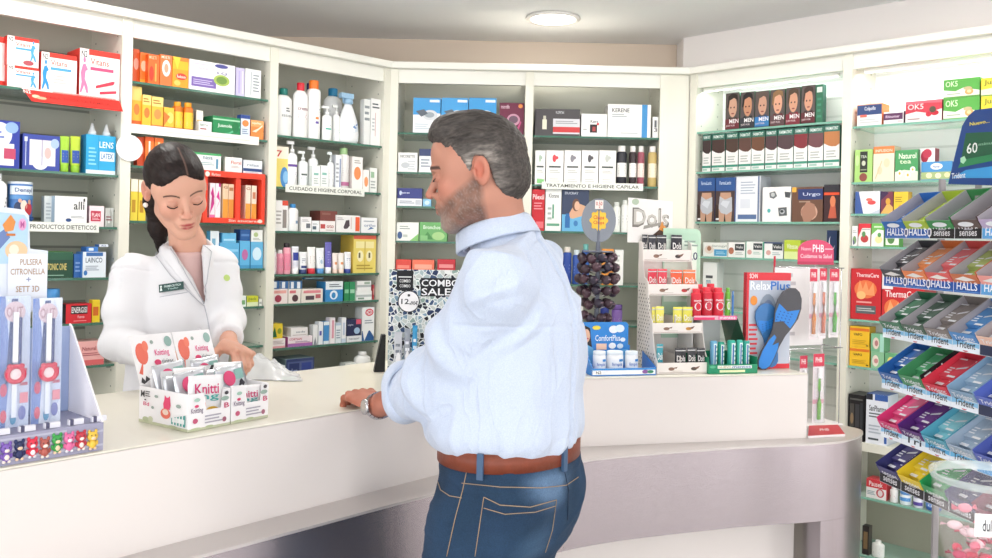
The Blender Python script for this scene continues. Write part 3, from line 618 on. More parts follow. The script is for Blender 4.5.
# third bay
rows_L += [
 'L3 0 272 277.6 97 slim f0f0ee/dcdcda off=.05 | | white flacon squeezed against the post on the top shelf',
 'L3 0 278 294.6 88 bottle f4f4f2/1f7d74/f4f4f2 | t 30 52 90 60 6c7478 ISDIN;l 50 70 70 90 404850 2 | rounded white lotion bottle with a teal cap',
 'L3 0 296 310.4 82.5 bottle f6f4f2/d8283a/f6f4f2 off=.02 | t 20 70 90 78 8a5060 crema;l 24 40 80 62 c08890 4 | white bottle with a red cap',
 'L3 0 306 315 83 bottle f0f0f4/27347c/eceef4 off=.13 | | white bottle with a navy cap standing behind',
 'L3 0 311.4 323.6 80 slim f6f6f4/ee7a2c/f6f6f4 off=.014 | r 40 40 62 47 f09048;r 40 26 62 33 6c5cac;l 20 60 80 74 b8bcc4 2 | tall slim white bottle with an orange cap',
 'L3 0 327.6 345 88 bottle eceeee/2f86b4/e4e8ec off=.12 | l 20 60 80 90 8898a4 3 | white bottle with a bright blue cap behind the dispensers',
 'L3 0 324 333.6 106 pump f4f6f4/f4f6f4/f4f6f4 off=.014 | r 24 50 76 62 5cb8a4;l 20 70 80 90 a0a8ac 2 | small white pump bottle with a green stripe, left of two',
 'L3 0 334 341.6 105 pump f2f4f2/f4f6f4/eef2f0 off=.03 | l 20 30 80 60 8cbcb0 2 | small white pump bottle beside the spray, right of two',
 'L3 0 342 363 93 flask f2f4f6/9cc0dc/f2f4f6 off=.014 | e 20 24 84 70 dfe8f0;p 6c94c8 20,20 60,60 90,78 70,46 | white bulbous spray bottle with pale blue trigger and a leaf mark',
 'L3 0 364 370.4 99.5 box e6e8e6/d4d6d4 off=.02 | l 10 50 90 90 8c9498 3 | narrow white side-turned carton beside the post',
 'L3 0 370.8 381.6 99 box f2f2f0/e0e2e0 off=.02 | l 14 78 86 92 50585c 2;r 44 20 50 70 d0a8a8;l 14 30 40 60 c0c4c8 4 | tall white carton with fine print at the corner post',
 'L3 1 275 288.6 146.5 box f0dc78/e4d070 off=.03 | r 0 70 100 100 f4ecd8;t 10 74 50 90 c83c3c 7;e 40 0 100 50 4f90d0;e 60 10 100 40 8cc0e8 | yellow box with a blue wave picture',
 'L3 1 289 299 141 pump f4f4f4/f2f2f2/f4f4f4 off=.02 | r 0 86 100 100 6a4a9c;l 24 30 80 60 b0a8c8 3 | white pump bottle with a purple collar label',
 'L3 1 299.8 309.6 151 pump f0f4f4/eef2f2/f0f4f4 off=.03 | r 24 60 76 72 54605c;l 24 30 80 50 a0aca8 3 | white pump bottle with a small black mark',
 'L3 1 310 319.8 147 pump f2f4f4/f6f6f6/f2f4f4 off=.05 | l 20 30 80 70 9cb0b0 4 | taller white pump bottle standing behind the low cartons',
 'L3 1 312 320 166 box f2f4f2/dfe4e0 off=.014 | r 20 60 80 70 88c0b4;l 20 20 80 50 b0bab8 3 | low white carton with green band, left of two',
 'L3 1 320.4 328.2 165.5 box f0f4f2/dfe4e0 off=.014 | r 20 60 80 70 88c0b4;l 20 20 80 50 b0bab8 3 | low white carton with green band, right of two',
 'L3 1 328.6 335 152 pump f0f2f2/dfe6e6/f0f2f2 off=.02 | | thin white pump dispenser in the middle of the second shelf',
 'L3 1 335.4 341.4 155 box eceff2/d0d4dc off=.02 | r 70 10 90 90 7c8cb4;l 10 20 60 80 b0b4bc 5 | thin white carton with a blue edge stripe',
 'L3 1 341.8 351.6 148 slim e6e4e2/9cbf88/ece8e4 off=.02 | r 0 0 100 16 b86c94;l 20 40 80 80 b0a8a8 4 | pale bottle with green cap and mauve foot',
 'L3 1 352 362.6 157 box f4f0ec/e4dcd8 off=.02 | e 18 34 84 72 f0945c;l 20 80 80 92 a8a09c 2 | white box with a large orange oval',
 'L3 1 363 369 170 box f4f0ec/e4dcd8 off=.014 | e 18 24 84 70 f0a06c | small white box with an orange oval',
 'L3 1 369.6 377 168 box eef0ec/d4d8d4 off=.02 | r 14 60 60 84 9cc0a0;l 14 14 80 50 a8b0ac 3 | small white box with a green corner near the post',
 'L3 2 274.6 288 200.5 box f2f0ee/e0dcd8 off=.02 | r 56 84 100 100 d8503c;r 60 10 90 70 8c8480;l 10 20 50 70 b8b4b0 4 | white box with a red corner and a grey photograph',
 'L3 2 289 300 204 bottle f4f4f4/3f8cc8/f4f4f4 off=.02 | r 60 30 84 50 88a0b8 | squat white bottle with blue cap on the third shelf',
 'L3 2 300.8 311.2 217 box f2f0f0/dcdad8 off=.02 | r 50 24 90 56 70747c;l 10 66 80 84 a8a8ac 2 | white box with a grey letter block',
 'L3 2 311.6 319 220.8 box eef0f2/dcdad8 off=.02 | r 10 20 60 50 586878;l 10 60 80 80 a8b0b8 2 | smaller white box next to the grey letter block box',
 'L3 2 319.6 335 221 box f2ecea/d8ccc8 off=.016 | r 4 30 34 70 c04a48;t 44 36 90 66 b06058 oto;l 40 10 90 24 c8b8b4 1 | low white box with a red square',
 'L3 +2 320 337 211 box 7c4640/6c3c36/8c544c dep=.08 | r 10 60 60 80 8c6058 | brown box lying on the low red square box',
 'L3 2 336 360 215.4 box ecebea/d6d2d0 off=.014 | p 4c4048 30,30 40,70 54,74 56,40 46,22 34,20;r 80 8 98 92 e8603c;l 4 70 30 88 b0a8a8 2;r 60 20 64 90 d8c8c4 | white box with a black boot drawing and an orange panel',
 'L3 2 361 377 217.8 box f0f1f2/d8dce0 off=.014 | t 18 40 90 60 8898b4 ortho;p 5878b0 40,20 80,30 60,40;l 14 70 80 84 a0a8b4 1 | white box with pale blue script at the corner post',
 'L3 3 271.6 278 248 slim f2ecee/f2f2f2/f0e4e6 off=.03 | | white and pink flacon against the post, fourth shelf',
 'L3 3 278.4 284.6 250 slim ec9cb0/f4f0f0/e890a8 off=.02 | | pink slim bottle with a white cap',
 'L3 3 285 292.4 243 slim f0a8b8/2c2428/e88ca4 off=.02 | | pink slim bottle with a black cap',
 'L3 3 293 300.2 246.5 tube e8eaf2/f4f4f6/2c3c90 off=.02 | r 0 50 100 100 30409c;r 0 20 100 40 d8dce8 | white tube with navy upper half',
 'L3 3 300.8 308.4 252 tube eef0f2/2c3c70/eef0f2 off=.02 | r 0 10 100 30 3a4a80;l 14 50 86 90 8890a4 3 | white tube with navy lower band and cap',
 'L3 3 309 317 247 tube f2f0ee/d03040/f2f0ee off=.02 | l 14 30 86 80 b09090 4 | white tube standing on a red cap',
 'L3 3 317.8 325.8 248 tube eef2f4/5c98d0/eef2f4 off=.02 | l 14 30 86 80 98a8b8 4;e 30 30 70 60 b0c8dc | white tube standing on a sky blue cap',
 'L3 3 326.4 333 242 tube 6c68b8/f0f0f4/6864b4 off=.02 | l 20 20 80 90 a8a8e0 5 | tallest tube, violet blue with white cap',
 'L3 3 333.4 339 253 tube f4e8e2/f0d4c4/f4e8e2 off=.02 | r 20 40 80 60 e89c68 | small ivory tube with orange mark, first of two',
 'L3 3 339.4 345.2 253 tube f4ece6/f0d8c8/f4ece6 off=.02 | r 20 40 80 60 e89c68 | small ivory tube with orange mark, second of two',
 'L3 3 345.8 352.4 252 tube eef0f4/34489c/eef0f4 off=.02 | l 14 30 86 90 90a0b8 4 | white tube standing on a dark blue cap',
 'L3 3 353.4 376 235.5 box e8d470/dcc864/f0e090/d8b850 off=.02 | r 0 90 100 100 d8604c;r 10 66 90 84 f0e4a8;e 16 30 44 60 f4ecc0;e 56 30 84 60 f4ecc0;r 48 6 52 84 c8b050;l 14 8 86 24 b89c40 2;r 22 40 30 54 6c6440;r 66 40 74 54 6c6440 | large yellow box with red lid edge and two round pictures',
 'L3 4 272 287.6 289 box ecdfdc/d8c8c4 off=.02 | e 16 10 60 60 a84458;r 10 70 90 90 e8a8a0 | cream photo carton in the lower row, first from the post',
 'L3 +4 272 279.4 281 box 3f6ca0/dfe4ea dep=.05 | r 20 10 60 90 e8ecf0 | little blue and white vial box, first in the upper row',
 'L3 4 288 300.6 289 box ece4dc/d8c8c4 off=.02 | e 30 10 80 60 583c40;r 10 70 60 90 d87880 | cream photo carton in the lower row with a dark figure',
 'L3 +4 280 288 281 box 3f6ca0/dfe4ea dep=.05 | r 20 10 60 90 e8ecf0 | little blue and white vial box, second in the upper row',
 'L3 4 301 322.6 289 box eae2d8/d8c8c4 off=.02 | r 20 20 60 50 54444c;r 66 30 90 60 b86068;r 10 70 90 90 dc8890 | longest cream photo carton in the lower row',
 'L3 +4 289 302 281 box 44709c/dfe4ea dep=.05 | r 12 10 34 90 e8ecf0;r 60 10 84 90 e8ecf0 | little blue and white twin vial box in the upper row',
 'L3 +4 304 323 289 box 3c8cb8/2f7ca8/b8dcd0 off=.09 dep=.02 | r 5 40 95 80 d8ecf0 | teal sleeve behind the longest photo carton',
 'L3 4 325.4 342.8 281.6 box e8eef2/3c8cc8/e0e8ee off=.02 | r 0 0 100 60 3a8cc8;e 24 10 70 56 e8f2f8;e 34 16 58 46 3a8cc8;l 20 70 90 90 6c7480 2 | white and blue box with a round swirl',
 'L3 4 344 349 282 box 2e8c58/24784a off=.03 | r 10 40 90 60 8cc8a4 | green carton of the pair beside the swirl box, left',
 'L3 4 349.4 355 282 box 3a9464/24784a off=.03 | r 10 40 90 60 a0d0b4 | green carton of the pair beside the swirl box, right',
 'L3 4 356 371.6 291 box eef0ee/d0d4d0 off=.02 | r 0 36 100 60 b8c0c0;r 10 10 50 30 8ca090 | white carton, lower one of the stack near the post',
 'L3 +4 357 371 281 box f0f0ee/d0d4d0 dep=.05 | r 0 36 100 60 b0b8b8;r 50 66 90 90 9cb0a0 | white carton, upper one of the stack near the post',
 'L3 4 372.4 376.4 285 box d05058/c04048 off=.04 | e 10 30 90 80 f0a8a8 | thin red box at the corner post, fifth shelf',
 'L3 5 270.6 285 338.8 box f0e8e6/d8ccc8/f4f0ec off=.02 | r 0 0 100 20 e8a0a8;l 10 40 90 80 b8a8a8 3 | white and pink box low beside the bag, under the yellow one',
 'L3 +5 271 282.6 324 box ecd03c/dcbc28 dep=.05 | p 2c6c3c 0,10 30,80 50,10;e 54 30 90 70 8c9c30 | yellow box with a dark green triangle',
 'L3 5 287.6 312.2 336.4 box f0e4e8/b0508c/f2ecee off=.02 | r 0 0 100 30 a86cb0;t 6 64 56 86 c02c50 CORYSAN;l 30 38 90 54 8c5c94 2;r 0 30 100 34 d88ca8 | long white and pink box with a purple base',
 'L3 +5 290.6 307.6 327.8 box f0eeec/dcd8d4 dep=.06 | t 30 40 84 64 8c94a0 seda;r 10 10 90 20 d0c4c4 | white carton lying on the purple based box',
 'L3 5 312.8 317.6 325 box eef0f0/cfd3d3 off=.02 | p 8c9098 10,0 50,40 90,0 | narrow pale box with grey peak',
 'L3 5 318.4 323 322 box eef2f6/dde2e8 off=.02 | r 20 40 70 60 5c5cb0 | narrow white box with violet spot, left of the blue one',
 'L3 5 323.4 329 321.6 box 4c94d0/3c84c0 off=.02 | r 0 0 100 14 e8f0f4;r 0 84 100 100 e8f0f4 | narrow bright blue box low in the corner bay',
 'L3 5 329.4 335 317.8 box f4eef0/e4dadf off=.02 | r 40 20 80 90 e0a0b0;r 0 0 20 100 e8e4e4 | narrow white and pink box beside the bright blue one',
 'L3 5 335.4 341 323 box e8eef2/d4dce2 off=.02 | l 14 20 86 70 90a0b0 4;r 0 88 100 100 b8cce0 | pale blue topped narrow box',
 'L3 5 341.4 346 317.8 box eef0f4/d8dce4 off=.02 | r 0 0 100 16 c8d4e4;r 30 30 70 80 c0cce0 | tall narrow white box beside the navy carton',
 'L3 5 346.4 361.4 336 box eeeef0/d4d4d8/f4f4f6 off=.02 | t 14 34 86 66 9094a0 neceser | low white box under the navy carton',
 'L3 +5 346.6 361 319.5 box 2c3054/24284a dep=.06 | e 50 10 92 50 a8c4e0;r 64 70 100 100 d85c74;t 6 60 44 74 c8ccdc night | dark navy carton with a pink corner',
 'L3 5 362 374.2 307.4 box f0f2f2/d8dcdc off=.02 | r 0 0 100 30 2c5c98;p f0f2f2 20,0 60,34 100,10 100,40 0,40;e 24 74 92 96 d85060;e 32 78 84 92 f4e8e8;t 36 80 80 90 c83c50 OMN;l 20 50 90 64 98a0a8 2 | tall white box with red oval and dark blue base',
 'L3 6 270.6 285 366 box e8ecee/c8cdd0 off=.02 | r 20 50 90 70 b8c4c8 | white box low behind the counter beside the dark tray',
 'L3 6 286 314 358.4 box 34406c/7c9098/8ca0a8 off=.02 | r 4 8 96 90 54608c;r 10 14 46 84 2c3868;r 54 14 90 84 34448c;t 14 50 40 66 9cacd0 duo | dark blue tray pack in a pale frame, low in the corner bay',
 'L3 6 345 356 363 box eef0ec/d0d4d0 off=.03 | l 14 60 86 86 a8acb0 1 | small white carton beside the squat white bottle',
 'L3 6 357.6 373 352 bottle f2f3f0/f4f4f2/f2f3f0 off=.02 | | squat white bottle low beside the corner post',
]
for r_ in rows_L: shelf_row(r_)
# twin pack of lens solution in a blue sleeve, the bottles' nozzles standing out of it
def lens_pack():
    sA, zt = bay_pt('L1', 86.5, 134, .02); sB, _ = bay_pt('L1', 116, 134, .02); zb = ZS['L1'][1] + .0003
    o, d, _ = BAY['L1']; n = Vector((-d.y, d.x, 0)); T = frame(o + d * sA + n * .02 + Vector((0, 0, zb)), d); w = sB - sA; h = zt - zb
    m = MB().box(0, w, 0, .05, 0, h, '2fa6d8', '1f8ec4', '5cbce4').front(w, 0, h, 'r 0 0 100 10 dceef6;t 44 68 92 84 f0fafe LENS;r 46 34 96 58 e4f2f8;t 50 40 90 54 2868a8 LATEX;r 40 10 43 98 2494c8;l 8 20 34 70 88d0ec 5')
    o_ = tag(m.build('lens_solution_pack', None, T), 'turquoise lens solution twin pack on the second shelf at the left', 'box', 'products on the second shelf of the far left bay')
    for k in (.28, .76):
        MB().lathe([(.013, h), (.013, h + .012), (.010, h + .016), (.006, h + .03), (.003, h + .042)], 14, 'e8eef0', Matrix.Translation((w * k, .025, 0))).build('bottle_nozzle', o_, T)
lens_pack()
# red display tray under the runner boxes: a sloping printed lip hung on the shelf edge
def red_lip():
    sA, _ = bay_pt('L1', 24, 95, -.02); sB, _ = bay_pt('L1', 122, 110, -.02); o, d, _ = BAY['L1']; n = Vector((-d.y, d.x, 0)); z = ZS['L1'][0]
    T = frame(o + d * sA + Vector((0, 0, z)), d); w = min(sB, .548) - sA
    m = MB()
    V = [(0, .010, .002), (w, .010, .002), (w + .0, -.03, -.045), (0.02, -.03, -.045)]
    m.add(V + [(x, y - .0015, z2 - .0005) for x, y, z2 in V], [(0, 1, 2, 3), (7, 6, 5, 4), (0, 4, 5, 1), (1, 5, 6, 2), (2, 6, 7, 3), (3, 7, 4, 0)], 'e0322a')
    f = lambda u, v, q: (w * u, .010 - (1 - v) * .04 - q - .002, .002 - (1 - v) * .047 - q * .5 - .0012)
    m.decals('t 22 36 88 56 8c1c18 PARA TODA LA FAMILIA;e 8 30 16 56 f0c8a8;e 12 24 22 46 d8a888;t 1 60 8 86 f8e8e4 N2;r 0 90 100 100 f2e8e4;l 30 88 96 100 c04038 1', f)
    tag(m.build('shelf_display_lip', None, T), 'red printed display strip hanging off the shelf under the runner boxes', 'display')
red_lip()
# orange counter dispenser standing in the second bay
def dispenser():
    sA, zt = bay_pt('L2', 203.5, 171, .004); sB, _ = bay_pt('L2', 265, 172, .004); o, d, bw = BAY['L2']; n = Vector((-d.y, d.x, 0)); zb = ZS['L2'][3] + .0004
    sB = min(sB, bw - .02); w = sB - sA; h = zt - zb + .004
    T = frame(o + d * sA - n * .0 + Vector((0, 0, zb)), d); c = 'e8432c'; D = .09
    root = empty('counter_dispenser', 'bright orange open dispenser beside the pharmacist face holding slim boxes', 'dispenser', T)
    m = MB(); m.box(0, .016, 0, D, 0, h, c).box(w - .016, w, 0, D, 0, h, c).box(.016, w - .016, 0, D, 0, .02, c).box(.016, w - .016, 0, D, h - .022, h, c).box(.016, w - .016, D - .004, D, .02, h - .022, 'c8341f').box(w * .52, w * .60, .004, D - .004, .02, h - .022, c)
    m.front(w, 0, h, 'e 2 88 9 98 f8e4d8;t 12 90 26 96 f8d8cc Meritene;t 40 3 90 8 f8d8cc Sin azucares;e 88 2 96 9 f8d8cc', y=0)
    m.build('frame', root, T, bevel=.002)
    k = 0
    for x0, col, dc in ((.12, 'f0e4ea', 'p d83c94 10,10 90,40 20,70 60,90 90,60 40,40;r 0 0 100 8 e070a8'), (.21, 'f2e6ea', 'p d83c94 10,20 80,50 20,60 60,80 90,50;r 60 90 100 100 c02c80'), (.33, 'e8c8a8', 'r 0 0 100 55 e89c3c;t 10 86 90 94 a86848 G'), (.42, 'e4c4a8', 'r 0 0 100 55 e0903c;r 10 80 90 90 b87850'), (.70, 'f2dccb', 'r 0 0 100 45 e8a044;t 10 86 90 94 a86848 G'), (.80, 'f0d8c4', 'r 0 0 100 45 e8983c;r 20 60 80 80 c88060')):
        ww = w * .082; hh = h * .66; k += 1
        TT = T @ Matrix.Translation((w * x0, .012, .0205))
        nm = ['first', 'second', 'third', 'fourth', 'fifth', 'last'][k - 1]
        tag(MB().box(0, ww, 0, .05, 0, hh, col).front(ww, 0, hh, dc).build('slim_box', None, TT), 'slim %s stick box, %s from the left inside the orange dispenser' % ('white and pink' if k < 3 else 'peach and amber', nm), 'box', 'slim boxes in the orange dispenser')
dispenser()
# round white tag hanging on the post
s_, z_ = bay_pt('L2', 129.5, 148, -.004); o, d, _ = BAY['L2']
T = frame(o + d * (s_) - Vector((-d.y, d.x, 0)) * .004 + Vector((0, 0, z_)), d)
m = MB().lathe([(.046, -.0012), (.046, .0012)], 36, 'f2f0f0', Matrix.Rotation(R(90), 4, 'X'))
m.decals('t 25 66 75 76 d0c8d8 Todo;t 20 50 80 60 d0c8d8 lo que;t 30 34 70 44 d0c8d8 cuidas', lambda u, v, q: ((u - .5) * .09, -.0012 - q, (v - .5) * .09))
tag(m.build('hanging_round_sign', None, T), 'round white tag fixed on the post above the pharmacist shoulder', 'sign')
rows_R = [
 # first back bay
 'B1 0 413 440.6 98 box f0f2f4/3c94d4/3c94d4 off=.02 | r 0 52 100 100 3c9ad8;p f0f2f4 0,40 40,60 100,56 100,50;e 34 36 90 66 d4d8dc;e 42 44 78 60 9aa4ac;p 56606c 10,62 30,46 54,56 40,68;r 60 88 96 95 e8f2f8;l 8 10 60 28 c0ccd4 3 | blue and white pressure monitor box, first from the corner',
 'B1 0 441.2 468.2 98 box f0f2f4/3c94d4/3c94d4 off=.02 | r 0 52 100 100 3c9ad8;p f0f2f4 0,40 40,60 100,56 100,50;e 34 36 90 66 d4d8dc;e 42 44 78 60 9aa4ac;p 56606c 10,62 30,46 54,56 40,68;r 60 88 96 95 e8f2f8;l 8 10 60 28 c0ccd4 3 | blue and white pressure monitor box in the middle of three, above the man forehead',
 'B1 0 468.8 496.4 98 box e8f0f4/3c94d4/3c94d4 off=.02 | r 0 52 100 100 3c9ad8;p f0f2f4 0,40 40,60 100,56 100,50;e 34 36 90 66 d4d8dc;e 42 44 78 60 9aa4ac;r 60 88 96 95 e8f2f8 | blue pressure monitor box above the man hair, next to the maroon one',
 'B1 0 499.4 525 103 box 6c2440/501830/7a2c4a off=.02 | e 30 28 84 66 c08ca0;e 38 36 76 60 6a5060;t 6 82 40 94 e8c8d4 microlife;e 76 84 94 97 e89048;p c05080 60,20 76,10 90,40 86,44 72,20 | dark maroon monitor box near the post',
 'B1 1 396 417.4 152.6 box f0f0ee/dcdcd8 off=.02 | t 12 74 86 88 4c5054 NICORETTE;e 16 20 60 50 c4c8cc;l 50 10 90 60 c8ccd0 4 | white box with grey cloud print beside the corner post',
 'B1 1 419 432 149 box 34406c/e4e6ea off=.02 | r 0 0 100 70 eceef0;l 14 20 86 60 9098a8 3 | white box with navy top edge in front of the man forehead',
 'B1 1 432.6 452 150 box ecece8/d8d8d4 off=.03 | l 10 40 90 80 a8acb0 3 | white box hidden behind the man forehead hair',
 'B1 2 394.6 422 188.2 box eef0f4/2c3470/38448c off=.02 | r 0 42 100 100 343c80;t 10 66 50 80 d8e0f0 Optrex;e 8 60 18 86 c8d4e8;l 10 12 70 32 9098a8 2;r 74 8 96 36 c8ccd4 | navy and white box in front of the man nose',
 'B1 2 422.6 431 199 box 8cc4e4/5ca0cc off=.016 | e 20 20 80 80 d0e8f4 | tiny light blue box touching the navy and white box',
 'B1 3 394.6 418.6 222.4 box f0f2ec/dcdcd8 off=.02 | l 14 60 60 84 a0a8a0 2;e 4 10 26 50 405c8c;p 8cc878 60,0 100,40 100,0;r 30 20 50 34 c4ccc4 | white box with a green corner, left neighbour of the green box',
 'B1 3 419.2 447 222.4 box 6fb06a/508c50/7cbc74 off=.02 | t 14 64 76 84 e8f4e4 Bronchos;e 46 6 92 50 a8d08c;p 4c8c4c 10,10 30,50 50,10;r 4 4 30 30 88c080 | green herbal box beside the man beard',
 'B1 4 392 411 259.6 box e04c40/c83c34 off=.02 | r 10 20 90 50 f08878 | red box behind the top of the mosaic display',
 'B1 4 412 434 260 box f0785c/d86048 off=.02 | r 10 20 90 60 f4a890 | orange red box behind the mosaic display',
 'B1 4 437 455 259.6 box c8303c/a82430 off=.02 | r 10 30 90 60 e89090 | crimson box behind the man shoulder and mosaic display',
 # second back bay
 'B2 0 535 580 109 box 4a4648/38363a/5c585a off=.02 | r 40 8 100 64 d8d8dc;r 40 34 100 14 c8383c;r 40 14 100 34 cc3a3c;l 46 44 94 58 989aa0 2;r 16 24 26 60 e0dcc8;r 18 60 24 74 c0bca8;t 46 82 64 92 c8c8cc PILOPEPTAN | wide dark box with red and white panel and ampoule',
 'B2 0 581 607 114 box f2f0ee/dcdad6/f6f4f2 off=.02 | r 34 18 62 54 2c2224;r 44 24 56 44 a83c3c;t 36 60 66 74 5a5a5c Kera;e 60 50 70 62 d84850;l 8 28 22 36 9c9c9c 1 | white square box with a small black photo',
 'B2 0 607.6 651 104.5 box f1f0ec/dad8d4/f6f4f0 off=.02 | r 79 0 92 100 3c90cc;t 10 76 50 88 4c5054 KERENE;l 10 60 44 72 a8acb0 2;l 30 10 70 16 b8bcc0 1 | large cream box with a vertical bright blue stripe',
 'B2 0 652.4 659.8 117 box eeeeea/dcdad6 off=.02 | r 30 50 70 84 606468;t 24 28 80 48 3c4044 3 | narrow white box at the right end of the top shelf',
]
for i, (a, b2, acc, nm) in enumerate(((535, 545.4, 'b0c4b0', 'first from the post'), (546, 563.6, 'd84850', 'second, with a red leaf drawing'), (564.2, 581, '8c8890', 'third, with a grey twig drawing'), (581.6, 598.4, '585458', 'fourth, with a dark branch drawing'), (599, 616, 'c4c8c0', 'fifth, beside the dark bottles'))):
    rows_R.append('B2 1 %s %s 150.5 box f4f2ee/e0deda off=.02 | e 36 66 58 88 %s;e 48 74 70 84 %s;r 16 50 84 55 4c5450;l 20 34 80 44 c0c0bc 2;l 20 8 80 20 d4d4d0 2%s | white hair care box in the row of five, %s' % (a, b2, acc, acc, ';r 20 4 90 16 8cd084' if i == 0 else '', nm))
rows_R += [
 'B2 1 617 627.6 145.4 slim 2c2c34/f0ece8/e8e4e0 off=.02 | r 0 20 100 84 eceae6;l 20 30 80 78 606468 4 | black shampoo bottle with white cap and label',
 'B2 1 629.4 637.2 145.8 slim 34282c/f0ece8/f0ece8 off=.02 | r 0 20 100 84 f0ece8;l 20 30 80 78 7c6c70 4 | dark red shampoo bottle with white cap, left of the rosy one',
 'B2 1 637.8 645 145.8 slim 9c5060/f0ece8/f0dcd8 off=.02 | r 0 20 100 84 f0dcd4;l 20 30 80 78 a07070 4 | rosy shampoo bottle with white cap',
 'B2 1 648.4 659 146 slim c8b070/f0ece8/ece0c0 off=.02 | r 0 20 100 84 efe6cc;l 20 30 80 78 908060 4 | honey coloured shampoo bottle with white cap at the post',
 'B2 2 531 544.8 189.5 box c8202c/a01820/d43038 off=.02 | t 6 76 94 88 f4e4e4 Pilexil;l 16 50 84 70 e89098 3;r 36 6 92 22 e87078 | red hair loss box behind the man shoulder',
 'B2 2 545.4 561.4 189.5 box f2f2ee/d8d8d4 off=.02 | t 20 80 84 90 5c6064 Klorane;r 44 30 54 64 4c9878;r 10 12 90 18 68a888;l 14 24 40 60 b0b8b4 3 | white box with a green line beside the red one',
 'B2 2 562 589 189.5 box 34405c/2c3850/405070 off=.02 | r 0 0 100 40 6cb4dc;p d8a888 20,34 50,70 90,60 90,40 40,30;e 38 48 66 78 6c4838;e 46 50 66 72 e0b498;r 12 8 30 36 2c6cac;r 14 36 28 42 2c6cac;e 44 12 60 26 3c7cb8;t 10 88 60 94 c8d0e0 DUCRAY | dark blue hair box with woman photo and blue lower half',
 'B2 2 613 621 202 slim eceee8/e4e6e0/e8eae4 off=.04 | l 20 30 80 80 b0b4ac 3 | white bottle behind the chocolate display header, left',
 'B2 2 621.6 629 200 slim f0f0ec/e4e6e0/e8eae4 off=.04 | l 20 30 80 80 b0b4ac 3 | white bottle behind the chocolate display header, right',
 'B2 3 563 572 247 slim 2c4ca0/ece4d8/3458b0 off=.03 | l 20 30 80 80 8ca0d8 3 | blue bottle with cream cap behind the lollipop stand',
 'B2 3 572.6 581 250 slim 3458a8/d8e4e8/3c64b8 off=.03 | l 20 30 80 80 8ca0d8 3 | blue bottle with pale cap left of the lollipop stem',
 'B2 3 582 590 244 slim 3058a0/74b8b0/3464b0 off=.05 | | blue bottle with teal cap behind the lollipop stand',
 'B2 3 602 613.6 249 box e8963c/c87828 off=.02 | r 10 60 90 90 f0b468;l 14 10 86 50 b87030 4 | orange box right of the lollipop stand',
 'B2 3 614.6 623.4 250 box f0f0ec/d4d4d0 off=.02 | l 20 10 60 90 c8ccc8 6 | tall white box between the orange box and the chocolate display',
 'B2 4 566 583 306 box ece8e4/d0ccc8 off=.03 | r 0 0 100 40 8898b0 | pale box low behind the blue counter display',
 'B2 4 600.5 609.5 303 slim 2c3c8c/34489c/2c3c8c off=.02 | | navy bottle low behind the blue counter display',
 'B2 4 612 623 305 jar 7c5ca4/64488c/8464ac off=.02 | | purple jar beside the perforated panel',
]
face = lambda skin, hair, coat, band: ('r 0 0 100 100 %s;e 22 34 82 92 %s;p %s 12,62 20,92 50,100 84,94 92,70 84,80 60,86 30,80 22,56;p %s 0,0 0,22 30,36 50,30 80,36 100,20 100,0;e 34 58 44 63 3a2c28;e 58 58 68 63 3a2c28;e 42 42 64 46 8c4c44;r 0 4 100 30 %s;t 30 18 96 29 f0ecec MEN;t 6 8 70 14 d8c8c8 JUST FOR') % ('564c4a', skin, hair, coat, band)
men = [(725.5, 739.6, 93, 'c89c84', '2c2420', '40342f', '6c2c34', 'leftmost, dark hair on red band'), (740.4, 754.6, 92, 'c48c6c', '201c1c', '1c2024', '34343c', 'second, dark hair on a grey band'), (755, 769.4, 91, 'c89880', '5c4c44', '2c3c64', '3478b4', 'third, with a blue band'), (770.2, 785, 89.5, 'd8a084', '8c6844', '5c1c24', '5c4044', 'fourth, lighter hair'), (785.8, 800.4, 87.5, 'd0987c', '4c3828', '7c1c2c', '7c2434', 'fifth, dark red shirt'), (801.2, 815.4, 85.5, 'd0987c', '3c2c24', '3c1c20', '5c2028', 'rightmost, nearest the shelf post')]
for x0, x1, yt, sk, hr, ct, bd, nm in men:
    rows_R.append('R1 0 %s %s %s box 5a4c48/2c6c50/2c6c50 off=.03 dep=.1 name=hair_dye_box | %s | small men hair dye box with a face, %s' % (x0, x1, yt, face(sk, hr, ct, bd), nm))
rows_R.append('R1 0 816 823 84.6 box 2c6c50/24584a off=.03 name=hair_dye_box | r 10 80 90 94 d8e4dc;l 20 10 80 70 3c8468 4 | plain dark green narrow dye box at the right end of the faces')
dye = [(702.6, 711, 134.5, '3c2c2c'), (712, 725, 133.7, '44302c'), (726, 738.2, 132.8, '4c3830'), (738.8, 751.2, 131.8, '5c4038'), (751.6, 764.6, 130.8, '6c4834'), (765.4, 777, 129.8, '50383c'), (777.6, 793.4, 128.8, '503c40'), (794, 807.6, 127.6, '802c34'), (808.2, 823.4, 126.6, '6c4448'), (824, 839.8, 124.8, 'b87848')]
nth = ['first', 'second', 'third', 'fourth', 'fifth', 'sixth', 'seventh', 'eighth', 'ninth', 'tenth']
for i, (x0, x1, yt, hc) in enumerate(dye):
    rows_R.append('R1 1 %s %s %s box eceae8/2c6c5c/2c6c5c off=.02 dep=.1 name=hair_dye_box | r 0 84 100 100 2c6c5c;t 10 88 90 96 e8f0ec FARMATINT;r 0 48 100 84 %s;p eceae8 0,40 0,56 30,50 70,46 100,54 100,40;e 10 52 60 84 %s;r 0 10 100 16 3c9078;l 16 20 80 40 b0b4b0 3;r 10 3 60 8 a8c8bc | white and green hair colour box, %s swatch, %s of the row of ten' % (x0, x1, yt, hc, hc, 'copper' if i == 9 else 'red' if i == 7 else 'brown', nth[i]))
